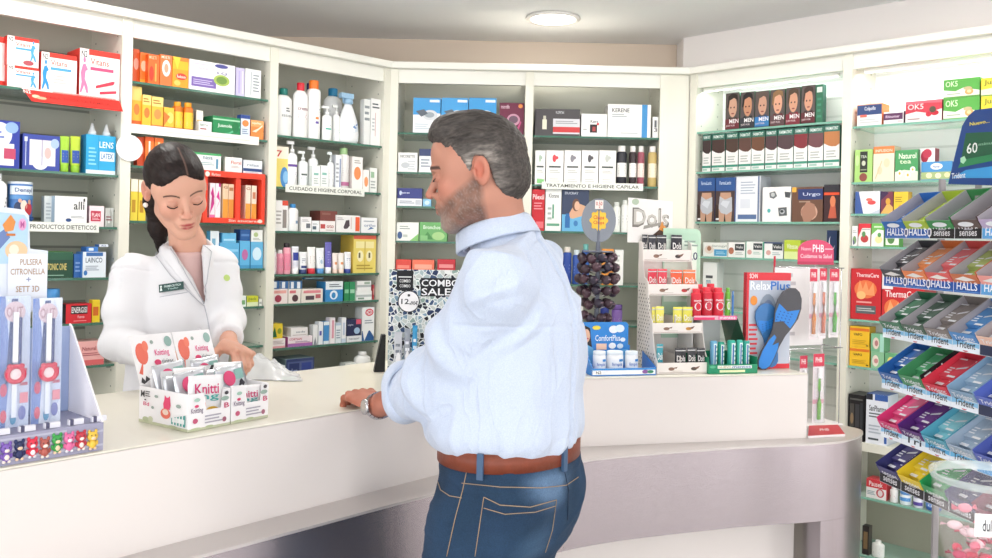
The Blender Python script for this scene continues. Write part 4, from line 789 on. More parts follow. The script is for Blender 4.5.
bf = 'r 0 70 100 100 2f5590;t 20 84 80 92 c8d8ec FarmaLastic;p c09880 20,0 16,30 26,66 80,66 88,30 84,0;p b9bdc4 18,30 22,58 50,50 86,56 88,24 60,16 30,20;p d0d4da 26,40 40,48 76,46 60,30;p 3c2c28 0,0 0,40 18,36 20,0;r 4 4 20 8 e8e8ec;p 2c2424 46,0 50,20 56,0'
rows_R += [
 'R1 2 696.6 715 178 box 4c3c3c/2c4c84/34589c off=.02 dep=.1 | ' + bf + ' | navy belt box with a torso photo, left one of the pair',
 'R1 2 715.6 735 177.6 box 4c3c3c/2c4c84/34589c off=.02 dep=.1 | ' + bf + ' | navy belt box with a torso photo, right one of the pair',
 'R1 2 735.8 760.4 176.4 box eceef2/c8ccd4 off=.03 | l 20 60 80 90 b0b8c8 5;r 10 6 86 16 5c74a0;r 90 0 97 100 6c7c9c;r 20 30 60 50 dce0e8 | pale white box with a blue footer behind the shelf glass',
 'R1 2 762.4 791 187 box f2f0ee/e0dcd8 off=.02 | p 6c7074 24,84 44,88 52,74 40,66 26,70;p 4c5054 78,86 100,84 96,68 80,70;p 5c6064 56,40 86,42 88,18 60,16;e 30 72 44 84 c0c4c4;e 62 22 80 36 b8bcc0;e 18 26 30 38 58b8b8;e 64 26 76 34 383c40 | white box with three little device pictures',
 'R1 2 791.8 823 187 box 6c4c3c/4c342c/7c5c4c off=.02 | r 0 86 14 100 e8b048;r 20 64 100 94 2c3c70;t 36 72 92 84 c8d0e4 Urgo;e 30 4 84 52 c8a08c;p a87c68 30,30 50,60 74,50 80,20 60,0 40,0;l 24 54 60 62 a89080 1 | brown photo box with a navy banner and knee picture',
 'R1 2 823.8 839.6 184.6 box 3c2428/502c2c off=.02 | r 0 84 100 100 2c2c34;r 0 72 100 79 e0502c;p c05c44 30,10 50,60 70,60 84,10;e 40 40 76 70 d88058 | black box with an orange stripe at the post',
 'R1 3 703 727.4 242.6 box e8eae4/d0d4cc off=.02 | e 6 20 44 80 e0d4c8;e 16 40 34 74 a8785c;r 46 6 98 52 4c9cc8;t 36 66 96 84 9ca8a0 Sanogyl;l 54 16 92 40 a8d4e8 2 | white box with child face and blue field, low shelf',
 'R1 3 728 745 242.4 box eeeeea/d4d4d0 off=.02 | e 2 20 34 66 b07058;r 40 46 94 90 384044;t 46 60 88 78 e8e8e4 Velo;l 44 16 90 36 b0b8b4 2 | white box with a black panel and brown oval, low shelf',
 'R1 3 745.4 763.4 241.6 box eef0ec/50b090/50b090 off=.02 | r 0 0 4 100 50b090;r 96 0 100 100 50b090;r 44 50 94 90 384044;t 48 62 90 80 e8e8e4 Velo;e 10 20 36 50 d8a8a0;l 44 20 86 40 a8c8bc 2 | white box with black panel edged in green',
 'R1 3 764 783 242 box eef0ee/c0c8cc off=.02 | r 44 50 96 90 384044;t 48 62 92 80 e8e8e4 Velo;e 10 20 36 50 d8a8a0;r 0 90 100 100 3c4c6c;l 44 20 86 40 a8b8bc 2 | white box with black panel and dark top edge',
 'R1 3 784 800.4 240 box b8cc40/98b030/c8d85c off=.02 | r 0 0 100 40 dce8a0;t 16 54 84 80 f0f4d8 Vitesse | lime green box behind the pink toothbrush sign',
 'R1 3 826.6 836.8 230.4 box 1c3054/162848 off=.02 | e 20 30 80 84 e8ecf4;e 30 40 84 90 1c3054 | dark navy box with a crescent behind the pink sign',
 'R1 4 703 717 262.4 box ecefec/d8dcd8 off=.03 | r 20 66 70 72 505458;t 24 52 56 62 5c9cb0 mn;l 20 20 80 44 c8d0cc 3 | tall white box behind the green display header',
 # bay behind the rack
 'R2 0 857 881.8 104 box eceae8/e8742c/e8e4e0 off=.02 | r 0 50 100 96 2c4478;t 30 66 76 88 e8ecf4 Colpofix;r 12 40 40 52 e86858;l 10 10 90 34 c8c8c8 2;r 0 96 100 100 e8a080 | white box with navy band and orange end',
 'R2 0 883.4 903.6 111.6 box ecebe8/5c2c50/e4e2e0 off=.02 dep=.06 | r 0 34 96 88 5c3058;t 10 50 80 72 e0c8dc Rhinomer;r 70 10 94 26 d8c8cc | small box with a plum band in front',
 'R2 0 905.4 942 100.5 box d04050/a82c3c/d85868 off=.02 | p f2e8e4 0,0 0,40 30,50 60,40 100,56 100,0;e 56 22 72 46 c82c40;e 70 26 92 50 c02438;t 6 60 50 86 f4dcdc OK5;e 66 40 84 70 584c3c;l 6 8 40 22 a88c8c 1;p e06878 0,84 60,88 100,84 100,100 0,100 | crimson and cream box with cherries',
 'R2 0 943.2 979.6 97.4 box 5cac4c/3f8c38/6cbc58 off=.02 | p f0efe2 0,0 0,44 34,34 56,50 100,30 100,0;t 6 60 40 90 d8f0c8 OK5;e 60 10 84 44 d8a868;e 66 20 78 38 f0d0a0;e 56 36 80 54 c8b488;l 10 14 48 26 a8b49c 1;r 0 0 100 6 6cac54 | green and cream fruit box, lower of the stacked pair',
 'R2 +0 943.2 979.6 78.5 box 5cac4c/3f8c38/6cbc58 off=.02 | p f0efe2 0,0 0,44 34,34 56,50 100,30 100,0;t 6 60 40 90 d8f0c8 OK5;e 60 10 84 44 d8a868;e 66 20 78 38 f0d0a0;e 56 36 80 54 c8b488;l 10 14 48 26 a8b49c 1;r 0 0 100 6 6cac54 | green and cream fruit box, upper of the stacked pair',
 'R2 0 980.8 1012 95.4 box ecd040/d0b028/f0d858 off=.02 | p f4ecc8 0,0 0,36 50,44 100,30 100,0;t 10 56 60 88 5c7830 Juan;r 0 0 100 6 70a850 | yellow fruit box, lower of two at the right frame edge',
 'R2 +0 980.8 1012 77 box ecd040/d0b028/f0d858 off=.02 | p f4ecc8 0,0 0,36 50,44 100,30 100,0;t 10 56 60 88 5c7830 Juan;r 0 0 100 6 70a850 | yellow fruit box, upper of two at the right frame edge',
 'R2 1 854.6 872.6 149.6 box a8d078/7cac50/b8dc88 off=.02 | r 30 30 72 94 2c302c;t 34 74 68 82 d8dcd0 TEA;e 40 50 62 66 c8ccb8;e 28 2 72 28 8c4c44;l 34 34 68 42 909480 1;e 4 50 26 84 c0dc98 | light green tea box with a black panel',
 'R2 1 873.2 894.4 146.4 box ece2c8/d8ccb0/e89058 off=.02 | r 0 80 100 100 e08448;t 10 84 90 92 f8e4d0 INFUSION;e 20 20 44 44 e0d0ac;e 50 40 80 66 e4d4b0;p d8c49c 10,10 40,60 44,58 14,8 | cream tea box with an orange top band',
 'R2 1 895 918.2 150 box 4c9c60/388048/5cac70 off=.02 | t 16 72 92 90 f0f4e4 Naturol;t 20 56 70 68 e0ecd0 tea;p e4ecd4 0,0 0,30 40,36 100,30 100,0;e 10 14 34 36 f4f4e8;e 16 20 26 30 e0b83c;e 44 8 70 30 f4f4e8;e 52 14 62 24 e0b83c;e 66 26 90 46 f4f4e8;e 74 32 82 40 e0b83c | green tea box with daisies',
 'R2 1 919 935 148.4 box eeeceb/8c2438/e8e4e2 off=.04 | e 10 56 60 94 a82840;e 20 70 80 98 c03850;e 30 40 50 60 8c3848;l 10 10 80 30 c8b8b8 2 | white box with a dark red blossom',
 'R2 1 921 952 161.6 box 4c94cc/3878b4/64a8dc off=.014 dep=.04 | e 30 56 70 92 f0f4f8;t 38 66 62 82 2c64a8 Humer;r 0 4 100 44 a8bc84;e 16 10 36 40 ece8b8;e 46 8 66 38 f0ecc4;e 76 12 94 40 e8e4ac | low blue box with yellow flowers, partly behind the dark blue card',
 'R2 2 855 880 191.4 box eceef2/3c5c98/e4e6ec off=.02 | p 3f5c9c 0,0 0,100 14,100 26,40 34,0;e 50 40 84 60 d85050;e 44 56 70 70 e07060;p c8d0dc 60,0 100,20 100,0 | white box with a blue flank beside the upper rack tray',
 'R2 2 880.6 893 191.6 box 7c3c4c/5c2c50/8c4c5c off=.02 | p e8b060 0,0 60,50 100,30 100,0;p 402c50 0,60 60,90 60,100 0,100;e 40 40 80 70 d8a040 | plum and gold box on the shelf left of the rack',
 'R2 2 893.6 908 191.8 box f0c43c/d8a828 off=.02 | l 10 50 60 80 a88c30 3;e 30 10 80 40 d87c30 | yellow box half behind the upper rack tray',
 'R2 3 848 857.6 226 box eeeceb/d4d4d0 off=.02 | e 16 10 80 50 7c9c70;e 20 6 50 30 5c5c80;l 16 64 84 80 a0a4a8 2 | white tea box with green leaves at the post',
 'R2 3 858.2 870.6 223.6 box eceae6/c8303c off=.02 | r 0 80 100 100 d83844;p d83844 0,80 30,80 0,40;e 20 16 84 50 c04848;e 30 40 60 66 589058;l 30 70 94 78 a8a8a8 1 | white tea box with a red corner',
 'R2 3 871.2 883.8 223.4 box 74b85c/4c9440 off=.02 | p eef0e6 0,0 0,50 50,74 100,70 100,0;e 30 14 90 46 e8e0a0;e 50 40 80 60 5c9850;l 20 78 84 92 e0f0d4 1 | green and white tea box, fourth shelf',
 'R2 3 884.4 899 226 box e8eee2/58a048 off=.02 | r 0 0 8 100 58a048;r 0 0 100 8 58a048;e 20 14 70 60 5c8c50;e 40 50 84 80 88b070;l 30 84 90 94 a8b4a0 1 | pale box with green frame and leaf beside the rack',
 'R2 4 848.6 881.5 269 box c82c34/a02028/d43c44 off=.02 | t 18 84 92 92 f4dcdc ThermaCare;e 12 42 86 78 e87848;p f09c68 20,50 30,78 40,60 50,76 60,58 74,74 80,48;e 20 40 50 56 f4c080;r 18 12 84 28 606468;l 22 16 80 24 c8ccc8 2;l 20 31 70 38 e8a8a0 1 | tall red heat wrap box with orange muscles, nearest the post',
 'R2 4 882 925 273 box c82c34/a02028/d43c44 off=.02 | r 0 66 26 100 efe9ea;t 8 50 90 64 f8e8e8 ThermaCare;e 6 8 46 46 e87848;p f4a870 10,12 20,44 30,26 40,42 44,14;l 52 12 90 44 e08880 4 | long red heat wrap box running behind the rack',
 'R2 5 845 869.4 347 box f0c030/d0a020/f4cc48 off=.02 | r 0 78 100 92 e07828;t 20 54 64 68 4c4028 VAPO;l 14 12 90 36 c89c28 3;r 84 6 96 12 604c20 | yellow box, lower of the stacked pair',
 'R2 +5 845 869.4 326.4 box f0c030/d0a020/f4cc48 off=.02 | r 0 78 100 92 e07828;t 20 54 64 68 4c4028 VAPO;l 14 12 90 36 c89c28 3;r 84 6 96 12 604c20 | yellow box, upper of the stacked pair',
 'R2 5 870.6 884 352 box 8cc098/5ca070/a0d0a8 off=.02 | e 10 10 60 80 e8dccc;e 24 30 56 60 c88c8c;p 3f8c58 60,0 100,40 100,0 | green box with a white pale cloudy blot, lower of two',
 'R2 +5 870.6 884 334 box 7cb890/5ca070/98cca4 off=.02 dep=.06 | e 14 14 64 80 e4d4c4;e 30 30 56 64 b87c7c;r 70 0 100 100 a8d8c8 | green box with a pale blot, upper of two',
 'R2 5 884.6 897 353.6 box 6cac7c/4c9060/8cc498 off=.02 | e 20 20 80 80 ecd878;e 34 34 66 66 e8efe0 | green box with a yellow dot beside the pair',
 'R2 6 838 864.4 394 box 1c1a1c/141214/2a282a off=.02 dep=.1 | r 10 30 36 80 4c4844;e 14 36 34 60 8c7458;r 44 30 70 80 3c3c40;e 10 6 90 22 a87c50;l 10 86 90 94 60605c 1;r 76 20 92 84 34383c | black gift box on the white board',
 'R2 6 866 888 394.6 box e8ecf4/c4ccd8/3c60a8 off=.02 dep=.1 | r 0 88 30 100 2c303c;t 14 66 92 78 404448 SanPharma;l 14 52 80 64 606870 2;r 40 88 100 100 3c60a8;r 12 8 60 12 505860;r 86 4 98 60 4468b0;l 14 20 70 40 b8c0cc 3 | tall white box with blue edge next to the black gift box',
 'R2 7 866 886.4 480 box f0ecea/d03844/d84850 off=.02 | r 0 56 100 100 d03a44;t 14 64 82 90 f4e8e6 Pausek;e 50 10 90 56 c85860;e 58 16 82 50 e8dcdc;l 6 16 46 40 90a8b0 3 | red and white box on the low glass shelf',
 'R2 7 888.4 896.6 488 slim eceae8/e0dedc/ece8e8 off=.02 | l 20 30 80 70 c08088 2 | white small bottle on the low glass shelf',
 'R2 7 898 909.6 491.6 jar e8f0f4/5c94d0/e8f0f4 off=.02 | r 0 30 100 80 5c9cd8;l 20 40 80 70 e8f0f4 2 | white and sky blue jar on the low glass shelf',
 'R2 7 911.6 921.8 495 jar e4e6f0/5c4c98/e4e4f0 off=.02 | r 0 10 100 60 5c4ca0 | white and violet jar on the low glass shelf',
 'R2 7 923.4 939 499.6 jar 2c5cb0/3468bc/2c5cb0 off=.02 | r 0 30 100 90 5c94dc;e 30 40 60 80 e8eef8 | deep blue jar on the low glass shelf',
 'R2 8 862 869 526 box 2c2828/484440 off=.02 | r 20 20 80 80 7c6444 | dark brown box low beside the metal counter end',
 'R2 8 870.4 883 541 bottle eceee8/f0f0ec/eceee8 off=.02 | | white bottle on the lowest shelf beside the counter end',
]
for r_ in rows_R: shelf_row(r_)
def on_plane(o, d, px, py):
    """pixel ray -> (s, z) on the vertical plane through o along d"""
    r = ray(px, py); A = np.array([[d.x, -r.x], [d.y, -r.y]]); s, t = np.linalg.solve(A, [-o.x, -o.y]); return s, H + r.z * t
def rbox(m, pts, y0, y1, k): # polygon given in (x,z), extruded in y
    n = len(pts); vs = [(x, y0, z) for x, z in pts] + [(x, y1, z) for x, z in pts]
    m.add(vs, [tuple(range(n)), tuple(reversed(range(n, 2 * n)))] + [((i + 1) % n, i, n + i, n + (i + 1) % n) for i in range(n)], k); return m
def ellpts(cx, cz, rx, rz, n=24, a0=0, a1=360): return [(cx + rx * math.cos(R(a0 + (a1 - a0) * i / n)), cz + rz * math.sin(R(a0 + (a1 - a0) * i / n))) for i in range(n + (a1 - a0 < 360))]
def pouch(w, h, t, col, dec, name, label, cat, T, group=None, wav=.0012, seed=0):
    """a filled sachet: pillow that is flat at its crimped ends"""
    rnd = random.Random(seed); NX, NZ = 9, 11; vs = []
    bump = [[rnd.uniform(-1, 1) * wav for _ in range(NX + 1)] for _ in range(NZ + 1)]
    def yy(u, v, sgn): return sgn * t / 2 * (max(0, math.sin(math.pi * min(1, max(0, (v - .06) / .88)))) ** .5) * (max(0, math.sin(math.pi * u)) ** .45)
    for sgn in (-1, 1):
        for j in range(NZ + 1):
            for i in range(NX + 1):
                u, v = i / NX, j / NZ; vs.append((u * w, yy(u, v, sgn) + bump[j][i] + sgn * .0003, v * h))
    q = (NX + 1) * (NZ + 1); fs = []
    for j in range(NZ):
        for i in range(NX):
            a = j * (NX + 1) + i; fs.append((a, a + 1, a + NX + 2, a + NX + 1)); fs.append((q + a + 1, q + a, q + a + NX + 1, q + a + NX + 2))
    for i in range(NX): fs += [(i, q + i, q + i + 1, i + 1), (NZ * (NX + 1) + i, NZ * (NX + 1) + i + 1, q + NZ * (NX + 1) + i + 1, q + NZ * (NX + 1) + i)]
    for j in range(NZ):
        a = j * (NX + 1); fs += [(a, a + NX + 1, q + a + NX + 1, q + a), (a + NX, q + a + NX, q + a + 2 * NX + 1, a + 2 * NX + 1)]
    m = MB().add(vs, fs, col, True)
    m.decals(dec, lambda u, v, o: (u * w, yy(u, v, -1) - .0014 - o, v * h), True)
    return tag(m.build(name, None, T), label, cat, group)
# ================================================================ citronella bracelet display (front left)
Pc = at_z(103, 450, ZC); dx_ = da; O = Pc - dx_ * .36; O.z = ZC + .0005
T = frame(O, dx_); IN = Vector((-dx_.y, dx_.x, 0)); Wd = .36
root = empty('bracelet_display', 'tall cardboard bracelet display with event card standing at the left end of the counter', 'display', T)
mat('lilac_card', '9c9cb4', .5); mat('figure', 'ffffff')
m = MB().box(0, Wd, 0, .15, 0, .05, 'lilac_card')
cols = ['3c9c4c', '28305c', 'e8883c', 'e070a0', 'd83048', '3858b0', 'c03848', 'b05a50', '7c5cb0', 'e8c048']
fig = 'l 0 12 100 96 b6b6c8 5'
m.front(Wd, 0, .05, fig)
m.build('tray', root, T)
# toys' worth of little rubber charms along the tray, each a part
rnd = random.Random(3)
for i in range(17):
    x = .012 + i * .0205; c = cols[(i * 3 + 1) % 10]; c2 = ['f2e6dc', 'f0d0b0', 'e8e8f0'][i % 3]; zz = .028 + rnd.uniform(-.003, .004); sx = rnd.uniform(.9, 1.12); y0 = -.002
    q = MB().ball((x, y0, zz), (.0092 * sx, .005, .0088), c, 12).ball((x, y0, zz - .014), (.0072, .0045, .0082), c, 10).ball((x, y0 - .0035, zz - .0025), (.0048, .0022, .0036), c2, 8)
    for k in (-1, 1):
        q.ball((x + k * .006, y0, zz + .0085), (.0030, .002, .0042), c, 8).ball((x + k * .0034, y0 - .0042, zz + .0022), (.0012, .0008, .0014), '1c1c24', 6).ball((x + k * .0078, y0, zz - .012), (.0026, .002, .0048), c, 6).ball((x + k * .004, y0 - .001, zz - .0215), (.0032, .0026, .0028), c2, 6)
    if i % 2: q.ball((x, y0 - .003, zz - .014), (.0045, .0022, .005), c2, 8)
    q.build('rubber_charm', root, T)
    if i % 2 == 0: MB().box(x + .004, x + .030, .010, .018, .0505, .060, 'e6e6ee').box(x + .006, x + .012, .0095, .0185, .0503, .0603, '50506c').build('bracelet_band', root, T)
sp = [(0, .05), (.15, .05)]
s1_, z1_ = on_plane(Pc, IN, 66, 325)
m = MB(); z1_ -= ZC
pts = [(.0, .0502), (.15, .0502), (.15, z1_ * 1.02), (min(max(s1_, .02), .14), z1_), ]
vs = [(Wd, y, z) for y, z in pts] + [(Wd - .003, y, z) for y, z in pts]
m.add(vs, [(0, 1, 2, 3), (7, 6, 5, 4), (0, 4, 5, 1), (1, 5, 6, 2), (2, 6, 7, 3), (3, 7, 4, 0)], 'f1eef2'); m.build('side_wing', root, T)
MB().box(0, Wd - .0035, .145, .15, .0505, z1_, '9fb0d6').build('backboard', root, T)
def lz(px, py, y=.0):
    s, z = on_plane(O + IN * y, dx_, px, py); return s, z - ZC
# printed header card with scalloped outline
yh = .118
P_ = [lz(*q, yh) for q in ((-22, 204), (24, 210), (29, 216), (30, 249), (48, 251), (46.5, 312), (-22, 312))]
m = MB(); rbox(m, P_, yh, yh + .003, 'dfe6f2'); m.build('header_card', root, T)
x0, z0 = lz(-22, 300, yh); x1, z1 = lz(30, 212, yh)
m = MB(); m.decals('p b4d4ec 2,40 96,40 96,90 88,96 2,100;p 6c84b8 2,60 50,80 60,70 30,50 2,44;e 50 44 96 66 e8c8a0;e 58 50 78 62 f4e4d0;p e09048 44,84 60,96 70,88 66,78 50,76;e 76 78 92 92 e8a8d0;t 80 81 88 89 c060a0 M;l 52 70 70 76 c87838 1', lambda u, v, o: (x0 + u * (x1 - x0), yh - .001 - o, z0 + v * (z1 - z0)))
x2, z2 = lz(7, 298, yh); x3, z3 = lz(47, 254, yh)
m.decals('r 0 0 100 100 e8edf6;t 30 74 86 88 b09070 PULSERA;t 6 52 94 66 b09070 CITRONELLA;t 46 36 58 46 8c98b8 +;t 20 12 80 26 b09070 SETT 3D', lambda u, v, o: (x2 + u * (x3 - x2), yh - .002 - o, z2 + v * (z3 - z2)))
m.build('header_print', root, T)
# blister packs
def bracelet_pack(px0, px1, py0, py1, label, y, tint):
    a, zt = lz((px0 + px1) / 2, py0, y); xa, _ = lz(px0, 380, y); xb, _ = lz(px1, 380, y); zb = .052; w = xb - xa; h = zt - zb
    TT = T @ Matrix.Translation((xa, y, zb)); r = empty('bracelet_blister_pack', label, 'blister pack', TT, 'bracelet blister packs in the display')
    MB().box(0, w, .018, .0195, 0, h, 'e8ecf6').front(w, 0, h, 'r 0 0 100 100 %s;p 7890cc 0,0 26,0 40,50 20,100 0,100;p c8d4ee 60,0 100,20 100,80 70,100;p 40548c 24,30 46,44 60,98 40,98;e 18 80 84 96 d8c4d0;t 24 84 76 92 b08c9c OUT;e 10 4 30 14 d86078;e 40 2 60 12 60a0c8;e 66 5 90 16 7c84c0;e 8 24 30 34 c85878;l 70 30 94 46 c07088 3;r 70 18 96 26 e090a0' % tint, y=.018).build('card', r, TT)
    # clear bubble
    n = 10; vs = []
    for j in range(n + 1):
        for i in range(n + 1):
            u, v = i / n, j / n; b = (math.sin(math.pi * min(1, max(0, (u - .08) / .84))) ** .3 if 0.08 < u < .92 else 0) * (math.sin(math.pi * min(1, max(0, (v - .04) / .90))) ** .2 if .04 < v < .94 else 0)
            vs.append((u * w, .0175 - .017 * b, v * h))
    MB().add(vs, [(j * (n + 1) + i, j * (n + 1) + i + 1, (j + 1) * (n + 1) + i + 1, (j + 1) * (n + 1) + i) for j in range(n) for i in range(n)], 'clear_blister', True).build('bubble', r, TT)
    # strap and round clasp
    q = MB(); q.box(w * .42, w * .58, .009, .012, h * .50, h * .88, 'eef0f6'); q.box(w * .60, w * .68, .008, .011, h * .46, h * .84, '3c4880')
    for k in range(9): q.box(w * .585, w * .60, .008, .011, h * (.5 + k * .035), h * (.515 + k * .035), '3c4880')
    q.box(w * .40, w * .56, .009, .012, h * .08, h * .34, 'dfe6f4'); q.build('strap', r, TT)
    TX = Matrix.Translation((w * .5, .009, h * .41)) @ Matrix.Rotation(R(90), 4, 'X')
    MB().lathe([(w * .20, -.004), (w * .32, -.005), (w * .34, 0), (w * .32, .005), (w * .2, .0055), (w * .18, 0)], 22, 'd0284c', TX, cap=False).lathe([(w * .2, .001), (0.0005, .003)], 20, 'f4e8ec', TX, cap=False).ball((-w * .18, w * .26, .002), (w * .11, w * .1, .004), 'd0284c', 8, TX).ball((w * .18, w * .26, .002), (w * .11, w * .1, .004), 'd0284c', 8, TX).build('clasp', r, TT)
bracelet_pack(-33, -2, 296, 440, 'bracelet blister pack cut by the frame edge, farthest left in the display', .035, 'dde6f6')
bracelet_pack(1, 33, 297, 438, 'bracelet blister pack with a red clasp, left one of the two whole packs', .035, 'cfdcf4')
bracelet_pack(35.5, 65, 299, 434, 'bracelet blister pack with a red clasp, right one of the two whole packs', .035, 'dfe8f8')
# ================================================================ pair of sticking plaster display boxes
Q1, Q2, Q3, Q4 = [at_z(x, y, ZC) for x, y in ((129, 423.3), (187.8, 433), (232.5, 425.2), (273, 418.6))]
fd = Vector((math.cos(R(55)), math.sin(R(55)), 0)); bd = Vector((-fd.y, fd.x, 0)); BDp = (Q1 - Q2).dot(bd)
hh = at_y(187.8, 395.3, Q2.y).z - ZC
def deco_box(A, B, label, first):
    w = (B - A).length - .0012; T = frame(A + Vector((0, 0, .0006)), fd); D = BDp; k = 'f3f1f2'; t = .0016
    r = empty('display_carton', label, 'display box', T, 'open white cartons of decorated pouches')
    m = MB().box(0, w, 0, D, 0, t, k)
    fx = [(0, t), (w, t), (w, hh), (w * .82, hh), (w * .78, hh * .52), (w * .42, hh * .52), (w * .36, hh), (0, hh)]
    n = len(fx); rbox(m, fx, 0, t, k)
    m.box(0, t, t, D - t, t, hh, k).box(w - t, w, t, D - t, t, hh, k).box(0, w, D - t, D, t, hh, k)
    m.front(w, 0, hh, 'r 0 0 100 7 c8ccae;e 40 3 60 10 b8c49c;e 6 3 30 9 c0caa4;t 6 44 34 62 7c6c84 Knitting;e 14 62 24 70 d84870;e 10 20 22 34 c05a78;e 76 70 96 82 9cb4a8;l 38 14 80 40 b0acb8 3;e 80 12 90 26 a8687c;t 84 50 96 64 c84870 B;e 12 78 26 88 a8c8b8;e 84 86 94 96 4c484c', 0)
    m.decals('r 0 0 100 8 c4c8a8;e 8 4 22 18 b8c09c;e 20 6 30 22 c8ccb0;e 62 3 80 10 b4bc98;p e0406c 52,50 51,64 53,74 54,88 57,82 61,82 64,88 65,74 66,62 64,50;e 46 24 66 52 e8705c;e 50 34 62 50 f2d8c8;p 58a49c 68,14 68,30 96,44 96,12;l 70 12 94 40 e8eeec 1;p f3f1f2 72,10 72,36 74,36 74,10;p f3f1f2 78,10 78,38 80,38 80,10;p f3f1f2 84,10 84,41 86,41 86,10;p f3f1f2 90,10 90,44 92,44 92,10;e 34 76 42 84 98a8a0;e 78 60 88 70 98a8a0;e 28 44 34 52 98a8a0;t 6 72 14 90 343234 M;l 16 74 26 92 5c5a5c 3;t 12 50 24 60 d04070 Bd;e 14 64 18 68 343234', lambda u, v, o: (-o, D * (1 - u), v * hh))
    m.build('carton_body', r, T)
    # header card folded up from the rear edge, leaning back
    m = MB(); HL, lean = .10, .045
    hd = [(0, 0), (w, 0), (w, HL), (0, HL)]
    def sf(u, v, o): return (u * w, D - .002 - o + lean * v, hh + v * HL)
    m.add([(x, D - .002 + lean * z / HL, hh + z) for x, z in hd] + [(x, D - .0005 + lean * z / HL, hh + z) for x, z in hd], [(0, 1, 2, 3), (7, 6, 5, 4), (0, 4, 5, 1), (1, 5, 6, 2), (2, 6, 7, 3), (3, 7, 4, 0)], k)
    m.decals('e 6 40 34 84 e8705c;e 24 66 38 88 ec7c64;p e8705c 4,24 20,50 12,20;p 3c383c 4,6 8,16 14,8 18,18 26,10 10,2;e 44 80 52 88 98a8a0;e 78 72 96 94 90b0a8;t 50 52 84 68 e04888 Knitting;t 62 36 90 48 909498 tiritas;e 44 36 60 48 e04070;e 60 12 80 22 4c484c;e 24 8 34 16 98a8a0', sf)
    m.build('header_card', r, T)
    return T, w
Q3 = Q2 + fd * .1025
cA = deco_box(Q2, Q3, 'open white carton of decorated pouches, the left one, showing its long side', 1)
cB = deco_box(Q3 + fd * .002, Q3 + fd * .101, 'open white carton of decorated pouches, the right one, beside the plastic bag', 0)
dz = ['r 0 0 100 100 dfe0e2;p 2c2a2e 0,60 40,100 50,100 0,40;e 30 30 80 70 c83c50;p f4f4f4 50,20 90,40 80,60 50,50;t 20 76 80 90 d84878 Kni', 'p 3c3a40 10,0 90,60 80,70 0,20;e 20 60 60 90 e0507c;r 60 70 90 90 8cb8b0;e 60 20 90 44 54a894', 'p f2f2f2 10,10 90,10 90,90 10,90;t 16 64 84 84 d03c74 Knitti;t 30 50 84 62 58b0a8 ng;e 10 20 46 60 e8785c;e 40 10 90 40 e8b83c;e 60 14 80 30 58a860', 'p 8cb8b8 0,20 40,100 60,100 10,10;e 50 40 90 80 c84060;p 2c2a2e 60,0 100,50 100,30']
k = 0
for (TT, w), who in ((cA, 'left'), (cB, 'right')):
    n = 7 if who == 'left' else 6
    for i in range(n):
        y = .012 + i * (BDp - .035) / n; x = w * .08 + (i % 3) * .004; ang = R(-26 + (i * 7) % 9) if i else R(-8)
        ww = w * (.78 if i else .84); h2 = hh * (1.35 + .12 * (i % 3)) if i else hh * 1.42
        if who == 'right' and i == 0: h2 = hh * .98
        MX = TT @ Matrix.Translation((x, y, .003)) @ Matrix.Rotation(ang * .8, 4, 'X') @ Matrix.Rotation(R([4, -5, 3, 0][i % 4]), 4, 'Y')
        k += 1
        pouch(ww, h2, .007, 'f1eff0' if i % 2 == 0 else 'foil', dz[2] if i == 0 else dz[i % 4], 'plaster_pouch', 'front pouch with orange and green drawing in the %s white carton' % who if i == 0 else 'silver and white pouch stuffed into the %s open white carton' % who, 'pouch', MX, 'pouches in the %s white carton' % who, seed=k)
# ================================================================ clear plastic bag on the counter
def bag():
    a, b = at_z(232, 380, ZC), at_z(300, 378, ZC); d = (b - a).normalized(); T = frame(a + Vector((0, 0, .001)), d); w = (b - a).length
    rnd = random.Random(11); n = 22; vs = []
    from mathutils import noise
    for j in range(n + 1):
        for i in range(n + 1):
            u, v = i / n, j / n; x = w * u; y = -.045 + .15 * v + .02 * math.sin(5 * u)
            e = min(1, 3.2 * min(u, 1 - u, v, 1 - v) + .0)
            z = .003 + e * (.014 + .075 * (1 - u) ** 1.5) + e * .018 * noise.noise(Vector((u * 7, v * 7, 1))) + e * .010 * abs(noise.noise(Vector((u * 17, v * 14, 4))))
            vs.append((x + .006 * noise.noise(Vector((v * 5, u * 4, 7))), y, max(z, .0012)))
    q = len(vs); vs += [(x, y, .0004 + .0000 * z) for x, y, z in vs]
    F1 = [(j * (n + 1) + i, j * (n + 1) + i + 1, (j + 1) * (n + 1) + i + 1, (j + 1) * (n + 1) + i) for j in range(n) for i in range(n)]
    mat('bag_film', 'f4f6f8', .15, alpha=.62, spec=.9)
    r = empty('plastic_bag', 'crumpled clear plastic bag with green print lying by the pharmacist fingers', 'bag', T)
    MB().add(vs, F1 + [tuple(q + x for x in reversed(f)) for f in F1], 'bag_film', True).build('film', r, T)
    gp = [(.70, -.02), (.74, -.035), (.80, -.028), (.86, -.03), (.93, -.012), (.84, -.010), (.78, -.002), (.72, .0)]
    m = MB(); vsg = [(w * u, y, .0035) for u, y in gp] + [(w * u, y, .0015) for u, y in gp]; n2 = len(gp)
    m.add(vsg, [tuple(range(n2)), tuple(reversed(range(n2, 2 * n2)))] + [((i + 1) % n2, i, n2 + i, n2 + (i + 1) % n2) for i in range(n2)], '2c8c4c'); m.build('green_print', r, T)
bag()
